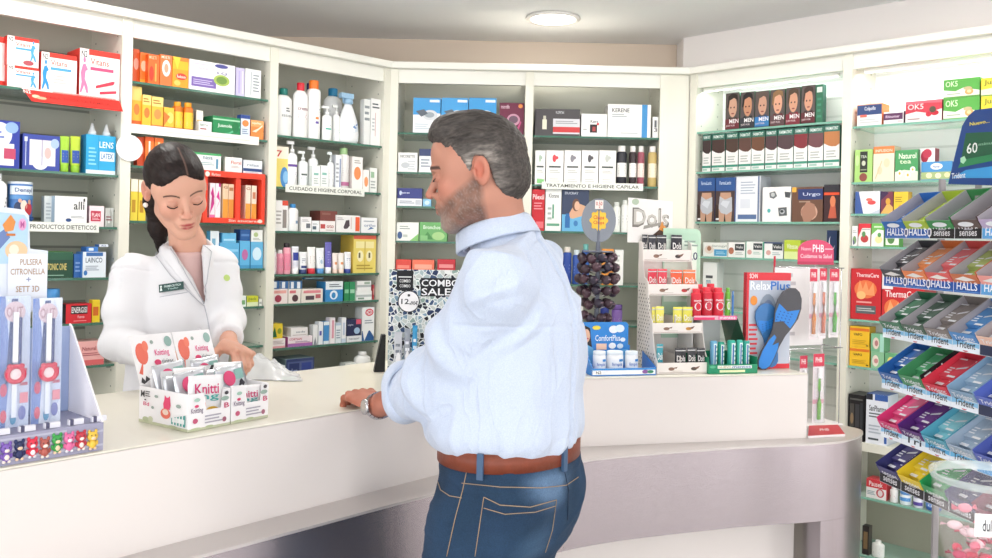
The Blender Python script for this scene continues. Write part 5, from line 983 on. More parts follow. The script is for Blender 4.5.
# ================================================================ mosaic sales board
def mosaic_mat():
    m = mat('mosaic', 'ffffff', .4); nt = m.node_tree; p = nt.nodes['Principled BSDF']
    tc = nt.nodes.new('ShaderNodeTexCoord'); v = nt.nodes.new('ShaderNodeTexVoronoi'); v.inputs['Scale'].default_value = 78; v.feature = 'F1'
    v2 = nt.nodes.new('ShaderNodeTexVoronoi'); v2.inputs['Scale'].default_value = 78; v2.feature = 'DISTANCE_TO_EDGE'
    cr = nt.nodes.new('ShaderNodeValToRGB'); cr.color_ramp.interpolation = 'CONSTANT'
    e = cr.color_ramp.elements; cl = ['1c2430', '7c9cb0', '24365c', 'a8bcc0', '14181c', '8ca49c', '3c5478', 'c4ccc8']
    e[0].color = lin(cl[0]); e[1].position = .13; e[1].color = lin(cl[1])
    for i in range(2, 8): x = e.new(i * .125); x.color = lin(cl[i])
    sx = nt.nodes.new('ShaderNodeSeparateColor'); nt.links.new(tc.outputs['Object'], v.inputs['Vector']); nt.links.new(tc.outputs['Object'], v2.inputs['Vector'])
    nt.links.new(v.outputs['Color'], sx.inputs['Color']); nt.links.new(sx.outputs['Red'], cr.inputs['Fac'])
    gt = nt.nodes.new('ShaderNodeMath'); gt.operation = 'GREATER_THAN'; gt.inputs[1].default_value = .07; nt.links.new(v2.outputs['Distance'], gt.inputs[0])
    mx = nt.nodes.new('ShaderNodeMix'); mx.data_type = 'RGBA'; nt.links.new(gt.outputs[0], mx.inputs['Factor']); mx.inputs['A'].default_value = lin('e8ecea'); nt.links.new(cr.outputs['Color'], mx.inputs['B'])
    nt.links.new(mx.outputs['Result'], p.inputs['Base Color'])
mosaic_mat()
def combo():
    a = at_z(390, 383, ZC + .001); d = Vector((.97, .22, 0)).normalized(); T = frame(a, d); S = lambda x, y: (lambda s, z: (s, z - ZC))(*on_plane(a, d, x, y))
    w = S(476, 300)[0]; zt = S(400, 270)[1]
    r = empty('sales_board', 'blue and black mosaic sales board with a round price disc behind the man arm', 'display', T)
    MB().box(-.006, w, .012, .018, 0, zt, 'mosaic').build('board', r, T)
    m = MB(); x0, z0 = S(397, 290); x1, z1 = S(413, 272)
    f = lambda u, v, o: (u * w, .012 - o, v * zt); W_ = 100 / w; Zt = 100 / zt
    rc = lambda a, b, c, e_: '%.1f %.1f %.1f %.1f' % (a * W_, b * Zt, c * W_, e_ * Zt)
    tx0, tz0 = S(421, 284); tx1, tz1 = S(452, 292); 
    m.decals('r %s 1a1c20;t %s e8e8e8 COMBO;t %s e8e8e8 COMBO;r %s e4e6e8;r %s 1a1c20;t %s f4f6f8 COMBO;t %s f4f6f8 SALES' % (rc(*S(397, 291), *S(414, 271)), rc(*S(400, 283), *S(411, 280)), rc(*S(400, 288), *S(411, 285)), rc(*S(399, 278), *S(412, 277)), rc(*S(421, 297), *S(470, 279)), rc(*S(422, 287), *S(460, 280.5)), rc(*S(422, 296), *S(458, 289))), f)
    m.build('board_print', r, T)
    c = S(409, 302); rr = .030
    m = MB().lathe([(rr, -.0015), (rr, .0015)], 36, '202428', Matrix.Translation((c[0], .008, c[1])) @ Matrix.Rotation(R(90), 4, 'X')).lathe([(rr * .92, -.0018), (rr * .92, .0018)], 36, 'f6f6f8', Matrix.Translation((c[0], .008, c[1])) @ Matrix.Rotation(R(90), 4, 'X'))
    m.decals('t 16 34 60 62 20242c 12,;t 60 34 92 52 20242c 90€;e 44 72 56 84 303438', lambda u, v, o: (c[0] + (u - .5) * 2 * rr, .006 - o, c[1] + (v - .5) * 2 * rr)); m.build('price_disc', r, T)
    # clear pockets with goods
    for px0, px1, py0, nm, c1 in ((393, 402, 325, 'silver', 'c8ccd4'), (403, 410, 322, 'grey', '9ca4b0'), (411, 417, 319, 'bright blue', '3c9cd0')):
        xa, zb = S(px0, 376); xb, zq = S(px1, py0)
        pouch(xb - xa, zq - zb, .010, c1, 'l 16 20 84 80 %s 5;e 20 30 80 60 eceef2' % ('e8ecf4' if nm != 'silver' else '7c8490'), 'salt_sachet', '%s sachet standing before the mosaic board' % nm, 'sachet', T @ Matrix.Translation((xa, -.012, .002)) , 'sachets at the foot of the mosaic board', seed=px0)
    MB().box(-.002, w, -.03, .011, 0, .0015, 'dfe4e8').box(-.002, w, -.03, -.028, .0015, .022, 'clear').build('foot', r, T)
    # black wedge
    a2 = at_z(377, 372, ZC + .001); T2 = frame(a2, d); sc_ = a2.y / 880
    m = MB(); rbox(m, [(-3 * sc_, 0), (8 * sc_, 0), (8 * sc_, 37 * sc_), (4 * sc_, 37 * sc_)], 0, .03, '1c1c1e')
    tag(m.build('card_holder', None, T2), 'small black wedge shaped card holder beside the mosaic board', 'holder')
combo()
# ================================================================ displays on the right counter
KK = db.copy(); INb = Vector((-KK.y, KK.x, 0))
def cf(px, py, back=0.): # frame on the right counter, front left corner at the pixel
    a = at_z(px, py, ZC + .0008); a = a + INb * back; a.z = ZC + .0008
    return a, frame(a, KK), lambda x, y, dy=0.: (lambda s, z: (s, z - ZC - .0008))(*on_plane(a + INb * dy, KK, x, y))
def blue_display():
    a, T, S = cf(592, 376.2); w = S(656, 370)[0]; D = .10
    r = empty('counter_display', 'bright blue counter display with a dark haired woman portrait and three white jars', 'display', T)
    c = '1f7cd0'; m = MB().box(0, w, 0, D, 0, .003, c).box(0, w, 0, .002, .003, .022, 'eef2f6')
    for x in (0, w - .002):
        vs = [(x, 0, .003), (x, D, .003), (x, D, .095 if x == 0 else .06), (x, .0, .024)]; vs += [(q[0] + .002, q[1], q[2]) for q in vs]
        m.add(vs, [(0, 3, 2, 1), (4, 5, 6, 7), (0, 4, 7, 3), (1, 2, 6, 5), (2, 3, 7, 6), (0, 1, 5, 4)], c)
    m.front(w, .003, .022, 'r 0 70 100 100 2f8cd8;r 4 10 16 64 f8f8f8;t 6 16 14 58 202020 N2;e 78 10 88 70 8c5ca0;e 86 14 96 64 3c8c6c')
    m.build('tray', r, T)
    xa, za = S(576, 352, D); xb, zb = S(628.5, 322, D)
    m = MB(); hp = [(xa, 0), (xb + .006, 0), (xb + .006, za + .02), (xb, za + .02), (xb, zb - .008), (xb - .008, zb), (xa + .012, zb), (xa + .006, zb - .006), (xa + .004, zb - .03), (xa, zb - .034)]
    rbox(m, hp, D, D + .003, '2a86d6')
    m.decals('p 6cb4e8 0,0 100,0 100,36 0,30;p 241c20 8,42 8,84 16,92 26,86 28,60 30,42;e 12 52 26 84 e0b498;p 74b8e0 4,24 10,44 20,48 32,40 36,24;e 14 60 24 64 c86070;t 36 56 84 70 e8f4fc ComfortPlus;e 30 82 46 92 e8d848;e 62 74 80 92 f0f4f8;e 74 76 92 94 e4f0fa;r 38 36 58 50 f0c8b0;e 62 38 76 52 f0f4f8;e 84 54 94 64 e4f0fa;e 78 38 90 50 cfe4f4', lambda u, v, o: (xa + u * (xb - xa), D - o, za * .3 + v * (zb - za * .3)))
    m.build('header_card', r, T)
    for i, (p0, p1) in enumerate(((595, 607.6), (609.4, 625.6), (627.4, 640))):
        sa, _ = S(p0, 360, .03); sb, zt = S(p1, 351.5, .03); w2 = sb - sa
        TT = T @ Matrix.Translation((sa, .03, .0035)); nm = ('left', 'middle', 'right')[i]
        rr = empty('denture_jar', 'squat white jar, %s of three in the blue display' % nm, 'jar', TT, 'white jars in the blue counter display')
        hz = zt - .0035; L = Matrix.Translation((w2 / 2, w2 * .42, 0))
        q = MB().lathe([(w2 * .48, 0), (w2 * .5, .003), (w2 * .5, hz * .78), (w2 * .46, hz * .82)], 20, 'f2f4f6', L, 1, .84)
        q.decals('r 0 20 100 80 f2f4f6;t 20 36 84 60 3c70b8 limpia;r 60 66 90 80 3c8cd0', lambda u, v, o: (w2 / 2 + (w2 * .5 + o * 3) * math.sin((u - .5) * 2), w2 * .42 - .84 * (w2 * .5 + o * 3) * math.cos((u - .5) * 2), v * hz * .8), True); q.build('container', rr, TT)
        MB().lathe([(w2 * .47, hz * .82), (w2 * .48, hz * .83), (w2 * .48, hz * .98), (w2 * .44, hz)], 20, 'e6eef4', L, 1, .84).build('lid', rr, TT)
blue_display()
def choc_display():
    a, T, S = cf(656.8, 374.3); W = S(708, 365)[0]
    r = empty('chocolate_display', 'cream four tier chocolate display with a perforated side panel', 'display', T)
    tiers = [(363, 374.3, 0.), (323, 333.5, .04), (284, 295.5, .075), (249.5, 261.5, .125)]
    D = .155; cw = 'ece6e0'; zs = []
    lefts = [0] * 4
    for i, (yt, yb_, dy) in enumerate(tiers):
        z0 = max(0, S(660, yb_, dy)[1]); z1 = S(660, yt, dy)[1]; zs.append((z0, z1, dy))
        m = MB().box(.002, W - .002, dy, dy + .0015, z0, z1, cw).box(.002, W - .002, dy + .0015, D - .002, z0, z0 + .0015, cw)
        m.front(W, z0, z1, 'r 4 8 96 14 b8a8a0;e 22 30 34 60 8c6c5c;p 7c5c4c 28,50 40,64 38,48;e 66 30 78 60 %s;p 7c5c4c 70,50 84,70 80,44;l 30 20 50 30 c8c0b8 1' % ('4c443c', 'c88c3c', 'c03c40', '3c3430')[i], y=dy)
        m.box(W * .46, W * .47, dy + .002, D - .003, z0 + .0015, z1 + .02, 'd8d2cc')
        m.build('tier_tray', r, T)
    # side panels following the steps
    for x in (0, W - .0018):
        pr = [(0, 0), (0, zs[0][1] + .004), (.018, zs[0][1] + .03), (.035, zs[1][0]), (.04, zs[1][1] + .004), (.06, zs[1][1] + .03), (.072, zs[2][0]), (.076, zs[2][1] + .006), (.105, zs[2][1] + .02), (.12, zs[3][0]), (.125, zs[3][1] + .02), (D, zs[3][1] + .03), (D, 0)]
        m = MB(); n = len(pr); vs = [(x, y, z) for y, z in pr] + [(x + .0018, y, z) for y, z in pr]
        m.add(vs, [tuple(reversed(range(n))), tuple(range(n, 2 * n))] + [(i, (i + 1) % n, n + (i + 1) % n, n + i) for i in range(n)], cw)
        if x == 0:
            z = .012
            while z < zs[2][1]:
                for j in range(8):
                    y = D - .012 - j * .018 - (.009 if int(z / .011) % 2 else 0)
                    lim = 0.0 if z < .06 else .045 if z < zs[2][0] else .08
                    if y > lim + .012: m.add([(-.0004, y + .003 * math.cos(q), z + .003 * math.sin(q)) for q in [k * 1.0472 for k in range(6)]], [(5, 4, 3, 2, 1, 0)], '6c645c')
                z += .011
        m.build('side_panel', r, T)
    # header
    xa, za = S(627.5, 236, D); xb, zb = S(673, 199, D)
    m = MB(); rbox(m, [(xa, za - .02), (xb, za - .02), (xb, zb - .008), (xa + .004, zb), (xa, zb)], D, D + .002, 'eeeae6')
    m.decals('e 8 84 24 98 b0c0a8;t 10 34 92 78 6c6860 Dols;t 12 37 90 76 8c8880 Dols;t 13 40 89 75 c4c0b8 Dols;p 9c9890 34,30 80,42 80,48 36,38;e 70 20 86 40 e0a060;p d88c3c 68,26 76,50 84,26;p 4c3428 56,18 70,30 92,20 86,12 60,12;e 84 18 92 30 a8642c', lambda u, v, o: (xa + u * (xb - xa), D - o, za - .02 + v * (zb - za + .02)))
    m.build('header_card', r, T)
    MB().box(.002, W - .002, D - .002, D, 0, za, cw).build('back_panel', r, T)
    cont = [(0, [(649, 663, '3c9cac', 'teal', 344), (675, 686, '2c2c30', 'black', 348), (687, 696, '343438', 'charcoal', 347.5), (696.5, 705, '2c2c30', 'jet black', 348)]),
            (1, [(645.5, 655, 'e4dc58', 'yellow', 307), (655.5, 664, 'ece468', 'pale yellow', 306.5), (673, 682, 'e4dc58', 'lemon yellow', 307), (682.5, 692.5, 'dcd450', 'mustard yellow', 307)]),
            (2, [(647, 657, 'd8384c', 'red', 269), (657.5, 667, 'e04858', 'bright red', 269), (670.5, 682, 'e8603c', 'orange red', 270), (683, 697, 'f07848', 'orange', 270)]),
            (3, [(638, 647.5, '2c2c34', 'dark', 234.5), (648, 656, '34343c', 'slate', 235), (656.5, 666.5, '303038', 'ink dark', 235), (671, 682, '2a2a32', 'deep dark', 235)])]
    for ti, L in cont:
        z0, z1, dy = zs[ti]
        for i, (p0, p1, c, nm, py) in enumerate(L):
            yy = dy + .014; sa, _ = S(p0, py + 8, yy); sb, zt = S(p1, py, yy)
            sa = max(sa, .004); sb = min(sb, W - .004)
            if sb - sa < .01: sa = sb - .015
            pouch(sb - sa, zt - z0 - .002, .010, c, 't 12 46 88 70 f0ece8 Dols;l 20 28 80 40 d8d4d0 1;r 0 88 100 92 %s' % 'c8c8c8', 'chocolate_sachet', '%s chocolate sachet on the %s tier of the cream display' % (nm, ('lowest', 'second lowest', 'third', 'top')[ti]), 'sachet', T @ Matrix.Translation((sa, yy, z0 + .002)), 'chocolate sachets in the cream display', seed=p0)
choc_display()
def mint_display():
    a, T, S = cf(708.6, 374); W = S(757.5, 368)[0]; D = .16
    r = empty('mint_display', 'green mint display with rounded pale green header and an upper shelf of red tubs', 'display', T)
    g = '1f8c64'
    m = MB().box(0, W, 0, D, 0, .002, g).box(0, W, 0, .002, .002, .028, g).box(0, .002, .002, D, .002, .05, g).box(W - .002, W, .002, D, .002, .05, g).box(0, W, D - .002, D, .002, .05, g)
    m.front(W, 0, .028, 'r 18 56 88 88 e8f0ec;t 20 60 46 82 b89848 NUEVO;t 48 60 86 84 3c58a0 mentos;r 22 14 74 40 e0e8b8;e 2 60 14 90 58b088'); m.build('tray', r, T)
    # upper shelf
    zb = S(715, 318, .05)[1]; xa = S(694, 315, .05)[0]; xb = S(737, 315, .05)[0]
    MB().box(xa, xb, .05, D, zb, zb + .002, 'f2eeee').box(xa, xb, .05, .0515, zb - .006, zb + .007, 'f0b8c8').front(xb - xa, zb - .006, zb + .007, 'r 0 0 48 60 e0406c;r 56 0 100 100 e4709c;t 60 20 96 80 f8f0f4 mentos', y=.05, x=xa).build('upper_shelf', r, T)
    m = MB(); vs = [(xb, .05, zb), (xb, D, zb), (xb + .03, D, .05), (xb + .045, .05, .05)]; vs += [(q[0] + .002, q[1], q[2]) for q in vs]
    m.add(vs, [(0, 1, 2, 3), (7, 6, 5, 4), (0, 4, 5, 1), (1, 5, 6, 2), (2, 6, 7, 3), (3, 7, 4, 0)], '1c4c34'); m.build('side_panel', r, T)
    MB().box(xa, xa + .002, .06, D, .0525, zb, 'e4e4e2').box(xa + .002, xb, D - .004, D - .002, .0525, zb, 'e0e2e0').build('shelf_support', r, T)
    x0, z0 = S(662, 300, D); x1, z1 = S(701, 229, D)
    m = MB(); hp = [(x0, z0 - .12), (x1, z0 - .12), (x1, z1 - .02)] + ellpts(x1 - .02, z1 - .02, .02, .02, 8, 0, 90) + [(x0, z1)]
    rbox(m, hp, D, D + .002, 'b8d8c0')
    m.decals('r 4 6 90 86 dfeadc;p b4d4bc 0,94 90,94 96,86 96,10 90,10 90,80;t 66 58 92 70 3c3c64 1,0;l 56 76 92 86 90a498 2;e 40 10 80 40 c8e0bc', lambda u, v, o: (x0 + u * (x1 - x0), D - o, z0 - .02 + v * (z1 - z0 + .02))); m.build('header_card', r, T)
    MB().box(max(x0, xa) , x1, D - .0018, D - .0002, .0525, z0 - .02, 'c4dcc8').build('backboard', r, T)
    zt0 = zb + .0022
    for i, (p0, p1, py, yy, c, lc, nm) in enumerate(((693.6, 703.4, 289, .06, 'd0283c', 'e8e8f0', 'red tub with a white swirl, first on the upper shelf'), (704, 714.6, 287.5, .06, 'c82438', 'd04858', 'red tub second on the upper shelf'), (715.4, 726, 288, .06, 'd42c40', 'f0e8ec', 'red tub with heart mark, third on the upper shelf'), (726.6, 732.6, 288, .085, '6cb83c', 'b8e090', 'lime green tub behind the red ones'), (733.2, 738, 291, .085, '3c78c0', 'a8c8e8', 'blue tub at the end of the upper shelf'), (697, 706, 284.5, .10, 'c02034', 'd04858', 'red tub in the rear row, left'), (708, 718, 284, .10, 'c02034', 'd04858', 'red tub in the rear row, right'))):
        sa, _ = S(p0, 300, yy); sb, zt = S(p1, py, yy); sa = max(sa, xa + .001); sb = min(sb, xb - .001); w2 = sb - sa
        make_item('slim', w2, zt - zt0, c + '/' + ('e03848' if i not in (3, 4) else c) + '/' + c, 'e 20 20 84 74 f0e8ec;e 30 28 76 66 %s;t 16 78 84 92 f4ecf0 mentos' % (c if i in (0, 2) else lc), T @ Matrix.Translation((sa, yy, zt0)), nm, 0, 'gum tubs on the mint display', 'gum_tub')
    for i, (p0, p1, py, yy, c, nm) in enumerate(((712, 718.6, 341, .03, '6cacd0', 'pale blue gum roll, first in the green tray'), (719.4, 725.6, 342, .03, '2c9c84', 'green gum roll beside the pale blue one'), (729.6, 737.2, 340.4, .02, '34a894', 'teal gum roll with blue writing, left'), (738.2, 744, 340, .02, '48b8a4', 'teal gum roll with blue writing, middle'), (744.6, 751, 341, .02, '2ca090', 'teal gum roll with blue writing, right'))):
        sa, _ = S(p0, 350, yy); sb, zt = S(p1, py, yy); w2 = sb - sa; L = Matrix.Translation((w2 / 2, w2 / 2, 0)); h = zt - .003
        q = MB().lathe([(w2 * .42, 0), (w2 * .5, .003), (w2 * .5, h - .003), (w2 * .42, h)], 16, c, L)
        q.decals('r 0 10 100 92 e4f2ee;r 0 10 30 92 %s;p 3468a8 40,14 60,14 60,88 40,88;l 64 14 90 88 58b0a0 5' % c, lambda u, v, o: (w2 / 2 + (w2 * .5 + o) * math.sin((u - .5) * 2), w2 / 2 - (w2 * .5 + o) * math.cos((u - .5) * 2), v * h), True)
        tag(q.build('gum_roll', None, T @ Matrix.Translation((sa, yy, .0022))), nm, 'gum roll', 'gum rolls in the green tray')
mint_display()
SOLE = [(0, .5), (.02, .36), (.08, .27), (.18, .25), (.32, .30), (.45, .30), (.56, .22), (.68, .10), (.80, .05), (.90, .10), (.97, .24), (1, .44), (.98, .62), (.92, .78), (.82, .90), (.70, .94), (.58, .88), (.46, .78), (.32, .74), (.18, .76), (.08, .74), (.02, .64)]
def insoles():
    a, T, S = cf(747, 371.5, .02); x0, z0 = S(745, 371, .03); x1, z1 = S(791, 273, .03)
    w = x1 - x0
    m = MB().box(x0, x1, .03, .05, 0, z1, 'bcc4d2', 'c02c3c', 'd03444')
    m.front(w, 0, z1, 'r 0 92 100 100 d8303c;t 6 94 24 99 f4e8e8 SCHN;r 0 0 5 92 d8303c;r 0 0 100 5 d8303c;t 8 82 56 91 f0f4f8 Relax;t 54 82 98 91 2f74c8 Plus;e 26 30 70 78 8c98a8;e 34 36 64 72 70809c;e 8 66 24 76 e89038;r 84 74 94 78 5c4ca0;l 6 14 26 48 d83c48 7;e 60 44 70 56 5088c8', y=.03, x=x0)
    tag(m.build('insole_board', None, T), 'red framed insole advertising board standing on the counter end', 'board')
    def sole(pt, pb, wd, label, dark, y, pat):
        A = Vector(S(*pb, y)); B = Vector(S(*pt, y)); A.y = max(A.y, .001); d = (B - A); L = d.length; d = d.normalized(); n = Vector((-d.y, d.x)) * -1
        P = lambda u, v: A + d * (u * L) + n * ((v - .5) * wd)
        f = lambda u, v, o: (P(u, v).x, y - .002 - o + .012 * (1 - u), P(u, v).y)
        r = empty('shoe_insole', label, 'insole', T, 'insoles leaning on the insole board')
        m = MB(); pts = [P(u, v) for u, v in SOLE]; N = len(pts)
        vs = [(p.x, y - .002 + .012 * (1 - u), p.y) for p, (u, v) in zip(pts, SOLE)] + [(p.x, y + .003 + .012 * (1 - u), p.y) for p, (u, v) in zip(pts, SOLE)]
        m.add(vs, [tuple(range(N)), tuple(reversed(range(N, 2 * N)))] + [((i + 1) % N, i, N + i, N + (i + 1) % N) for i in range(N)], dark); m.build('sole', r, T)
        m = MB()
        for poly, c in pat: m.add([f(u, v, .0006) for u, v in poly], [tuple(range(len(poly)))], c)
        for i in range(16):
            u, v = .58 + .035 * (i % 4) + .01 * (i // 4), .28 + .13 * (i // 4); m.add([f(u + .006 * math.cos(q), v + .03 * math.sin(q), .0012) for q in [k * 1.0472 for k in range(6)]], [tuple(range(6))], '1c4c90')
        m.build('gel_pad', r, T)
    heel = [(u, v) for u, v in [(0.01, .5), (.02, .38), (.08, .3), (.2, .28), (.34, .33), (.42, .42), (.40, .52), (.30, .50), (.36, .66), (.30, .72), (.18, .73), (.08, .71), (.03, .62)]]
    pad = [(.55, .26), (.64, .16), (.76, .14), (.72, .5), (.80, .86), (.66, .88), (.56, .82), (.60, .5)]
    sole((766, 303), (774, 368), .096, 'blue insole leaning behind the dark one, toe end on the board', '3f78b4', .018, [(pad, '2f84d8')])
    sole((797, 289), (763, 370), .104, 'dark grey insole with blue heel and bar, leaning in front', '4a4a50', -.004, [(heel, '2f84d8'), (pad, '2f84d8')])
insoles()
# ---------------------------------------------------------------- lollipop tree
def lolly():
    c = at_z(597, 345, ZC); c = Vector((ray(596, 345).x * 2.78, 2.78, ZC)); T = Matrix.Translation(c)
    up = lambda py: at_y(597, py, 2.78).z - ZC
    r = empty('lollipop_stand', 'grey lollipop stand with a round flower shaped badge on top', 'lollipop stand', T)
    mat('grey_plastic', '6c7280', .35); mat('grey_disc', '8c929c', .25, alpha=.85)
    m = MB().lathe([(.06, 0), (.06, .004), (.012, .012), (.008, .02), (.008, up(250)), (.006, up(240)), (.006, up(205))], 20, 'grey_plastic')
    tiers = [253, 262, 271, 283, 298, 312]
    m.build('pole', r, T)
    for k, py in enumerate(tiers[:4]): MB().lathe([(.01, up(py)), (.046, up(py) + .002), (.050, up(py) + .005), (.046, up(py) + .007), (.01, up(py) + .006)], 28, 'grey_plastic').build('ring_tier', r, T)
    zc = up(220.5); rx = 17.2 / 880 * 2.78; rz = 22 / 880 * 2.78
    m = MB(); rbox(m, ellpts(0, zc, rx, rz, 40), -.004, .0, 'grey_disc'); m.build('badge_disc', r, T)
    m = MB(); q = []
    for i in range(48):
        a = 6.28318 * i / 48; k = 1 + .11 * math.cos(8 * a); q.append((.027 * k * math.cos(a), zc + .0 + .031 * k * math.sin(a)))
    rbox(m, q, -.0052, -.0041, 'f2c02c'); q2 = [(x * .88, zc + (z - zc) * .88) for x, z in q]; rbox(m, q2, -.0056, -.0053, 'f4c838')
    m.decals('t 16 50 84 78 d02c28 Chupa;t 16 24 84 49 d02c28 Chups', lambda u, v, o: ((u - .5) * .05, -.0058 - o, zc + (v - .5) * .058)); m.build('flower_logo', r, T)
    m = MB().box(-.013, .013, -.0068, -.006, zc + .036, zc + .064, 'f4ece6').front(.026, zc + .036, zc + .064, 't 12 40 88 84 c04030 0.50;t 46 8 66 34 c04030 €', y=-.0068, x=-.013); m.build('price_tag', r, T)
    rnd = random.Random(5); n = 0
    cnt = [9, 9, 10, 9, 8, 7]; rad = [.046, .055, .060, .052, .044, .036]
    for k, py in enumerate([258, 268, 279, 291, 304, 317]):
        for i in range(cnt[k]):
            a = 6.28318 * (i + .5 * (k % 2)) / cnt[k]; rr = rad[k] + rnd.uniform(-.004, .006); zz = up(py) + rnd.uniform(-.006, .006)
            d = Vector((math.cos(a), math.sin(a), 0)); L = T @ Matrix.Translation((0, 0, 0)); n += 1
            col = ['3c2a34', '48303a', '302838'][n % 3]
            TT = T @ Matrix.Translation(d * rr + Vector((0, 0, zz)))
            e_ = empty('lollipop', 'dark wrapped lollipop stuck in the grey stand under the badge', 'lollipop', TT, 'lollipops in the grey stand')
            MB().ball((0, 0, 0), .0155, col, 10).ball((.001, 0, .003), (.0150, .0150, .006), '8c7480', 10).build('candy', e_, TT)
            MB().tube([(0, 0, 0), -d * (rr - .008) + Vector((0, 0, -.012))], .0018, 'f0ece4', 6).build('stick', e_, TT)
lolly()
# ---------------------------------------------------------------- toothbrush stand on the low ledge
def phb():
    a = at_z(800, 428, ZL + .001); d = Vector((.93, .36, 0)).normalized(); T = frame(a, d); inn = Vector((-d.y, d.x, 0)); S = lambda x, y, dy=0.: (lambda s, z: (s, z - ZL - .001))(*on_plane(a + inn * dy, d, x, y))
    r = empty('toothbrush_stand', 'wire toothbrush stand with a domed pink sign on the low metal ledge', 'display stand', T)
    w = S(845, 330)[0]; x0 = S(793, 300)[0]; zt = S(800, 257)[1]; zm = S(812, 349)[1]; zu = S(812, 268)[1]
    m = MB().box(x0, w, 0, .10, 0, .004, 'f0eaea').box(x0, x0 + .004, .094, .10, .004, zt, 'c82c44').box(w - .012, w - .008, .094, .10, .004, zu, 'e0dcdc'); m.build('base_frame', r, T)
    m = MB()
    for z in (zm, zu):
        for y in (.01, .094): m.tube([(x0, y, z), (w, y, z)], .0016, 'steel', 6)
        for x in (x0, w - .01): m.tube([(x, .01, z), (x, .094, z)], .0016, 'steel', 6)
    m.tube([(x0, .01, 0.002), (x0, .01, zm)], .0016, 'steel', 6).tube([(w - .01, .01, .002), (w - .01, .01, zu)], .0016, 'steel', 6)
    m.build('wire_shelf', r, T)
    MB().box(x0, w - .012, .092, .094, zm, zu, 'f0eeee').front(w - x0, zm, zu, 'l 4 10 40 95 c8c4c8 8', y=.092, x=x0).build('back_panel', r, T)
    xa, za = S(798, 264.5, .09); xb, zb = S(834, 240, .09); hz = zb - za
    pts = [(xa, za), (xb, za), (xb, za + hz * .55)] + ellpts((xa + xb) / 2, za + hz * .55, (xb - xa) / 2, hz * .45, 14, 0, 180)[1:]
    m = MB(); rbox(m, pts, .09, .093, 'd0486c'); m.decals('t 40 50 72 80 f8ecf0 PHB;t 8 56 36 70 ecc0cc Nuevo;t 6 26 94 42 f4d8e0 Cuidamos tu Salud;l 74 58 96 68 ecc0cc 1;r 0 0 100 12 b83858', lambda u, v, o: (xa + u * (xb - xa), .09 - o, za + v * hz)); m.build('domed_sign', r, T)
    MB().box((xa + xb) / 2 - .003, (xa + xb) / 2 + .003, .091, .094, zu, za, 'c8c4c8').build('sign_post', r, T)
    def brush(p0, p1, y0, y1, c, label, dy):
        sa, zb_ = S(p0, y1, dy); sb, zt_ = S(p1, y0, dy); ww = sb - sa; h = zt_ - zb_; TT = T @ Matrix.Translation((sa, dy, zb_))
        e_ = empty('toothbrush_pack', label, 'toothbrush pack', TT, 'packed toothbrushes on the wire stand')
        MB().box(0, ww, .012, .013, 0, h, 'f0e8ea').front(ww, 0, h, 'r 0 82 100 100 d03c54;t 20 88 80 95 f8ecec PHB;r 10 10 30 60 e0d8e0;r 0 30 100 36 d8a0b0', y=.012).build('card', e_, TT)
        MB().tube([(ww * .5, .007, h * .08), (ww * .5, .006, h * .3), (ww * .52, .007, h * .5), (ww * .5, .006, h * .76)], .003, c, 8, rs=[.0062, .0072, .0045, .0040]).build('handle', e_, TT)
        MB().box(ww * .36, ww * .64, .001, .009, h * .66, h * .8, 'f4f4f6').build('bristles', e_, TT)
        MB().box(ww * .08, ww * .92, 0, .0115, h * .04, h * .83, 'clear_blister').build('bubble', e_, TT)
    brush(811.2, 820, 269, 340, 'e08c40', 'amber handled toothbrush pack, left of three on the upper rail', .02)
    brush(821, 829.6, 268, 339, 'e08060', 'coral handled toothbrush pack, middle of three on the upper rail', .02)
    brush(831, 842, 269, 338, '58b83c', 'green handled toothbrush pack, right of three on the upper rail', .02)
    brush(814.5, 827, 354, 426, '70c040', 'green handled toothbrush pack on the lower rail above the booklet', .03)
    brush(801, 810, 356, 427, 'd8b0c0', 'pale pink toothbrush pack on the lower rail at the post', .05)
    c1, c2, c3, c4 = [at_z(x, y, ZL) for x, y in ((808, 438.5), (845, 436.5), (838, 427), (809, 428))]
    m = MB(); vs = [Vector((p.x, p.y, ZL + .0006)) for p in (c1, c2, c3, c4)] + [Vector((p.x, p.y, ZL + .008)) for p in (c1, c2, c3, c4)]
    m.add(vs, [(0, 1, 5, 4), (1, 2, 6, 5), (2, 3, 7, 6), (3, 0, 4, 7)], 'f0e8e8'); m.add(vs, [(4, 5, 6, 7), (3, 2, 1, 0)], 'c8283c')
    m.decals('t 34 40 62 64 f4e8e8 PHB', lambda u, v, o: tuple((vs[4] * (1 - u) + vs[5] * u) * (1 - v) + (vs[7] * (1 - u) + vs[6] * u) * v + Vector((0, 0, o))))
    tag(m.build('leaflet_stack', None), 'red booklet lying on the metal ledge at the counter end', 'booklet')
phb()
# ================================================================ chewing gum rack (right)
RA, RB = Vector((1.025, 2.30, 0)), Vector((1.09, 1.95, 0))
rd = (RB - RA).normalized(); rn = Vector((-rd.y, rd.x, 0)); RW = .46
RT = frame(RA, rd)
def rz_(px, py): return on_plane(RA, rd, px, py)
LV = [rz_(889, y)[1] for y in (238.5, 286, 337.5, 388.6, 437.6, 483.5)]
rack = empty('gum_rack', 'tall stepped chewing gum rack at the right with labelled sloping tiers', 'display rack', RT)
for x in (-.008, RW): MB().box(x, x + .008, .15, .166, 0, LV[0] + .16, '8f8b8c').build('upright', rack, RT)
MB().box(-.008, RW + .008, .16, .166, LV[0] + .10, LV[0] + .13, '9a9696').build('cross_bar', rack, RT)
MB().box(-.02, RW + .02, .0, .30, 0, .03, '8f8b8c').build('foot', rack, RT)
SW, TL = .0875, .145; ang = R(33)
HB = '1c54a8'; BK = '1e1e22'; TB = '8cc4e8'
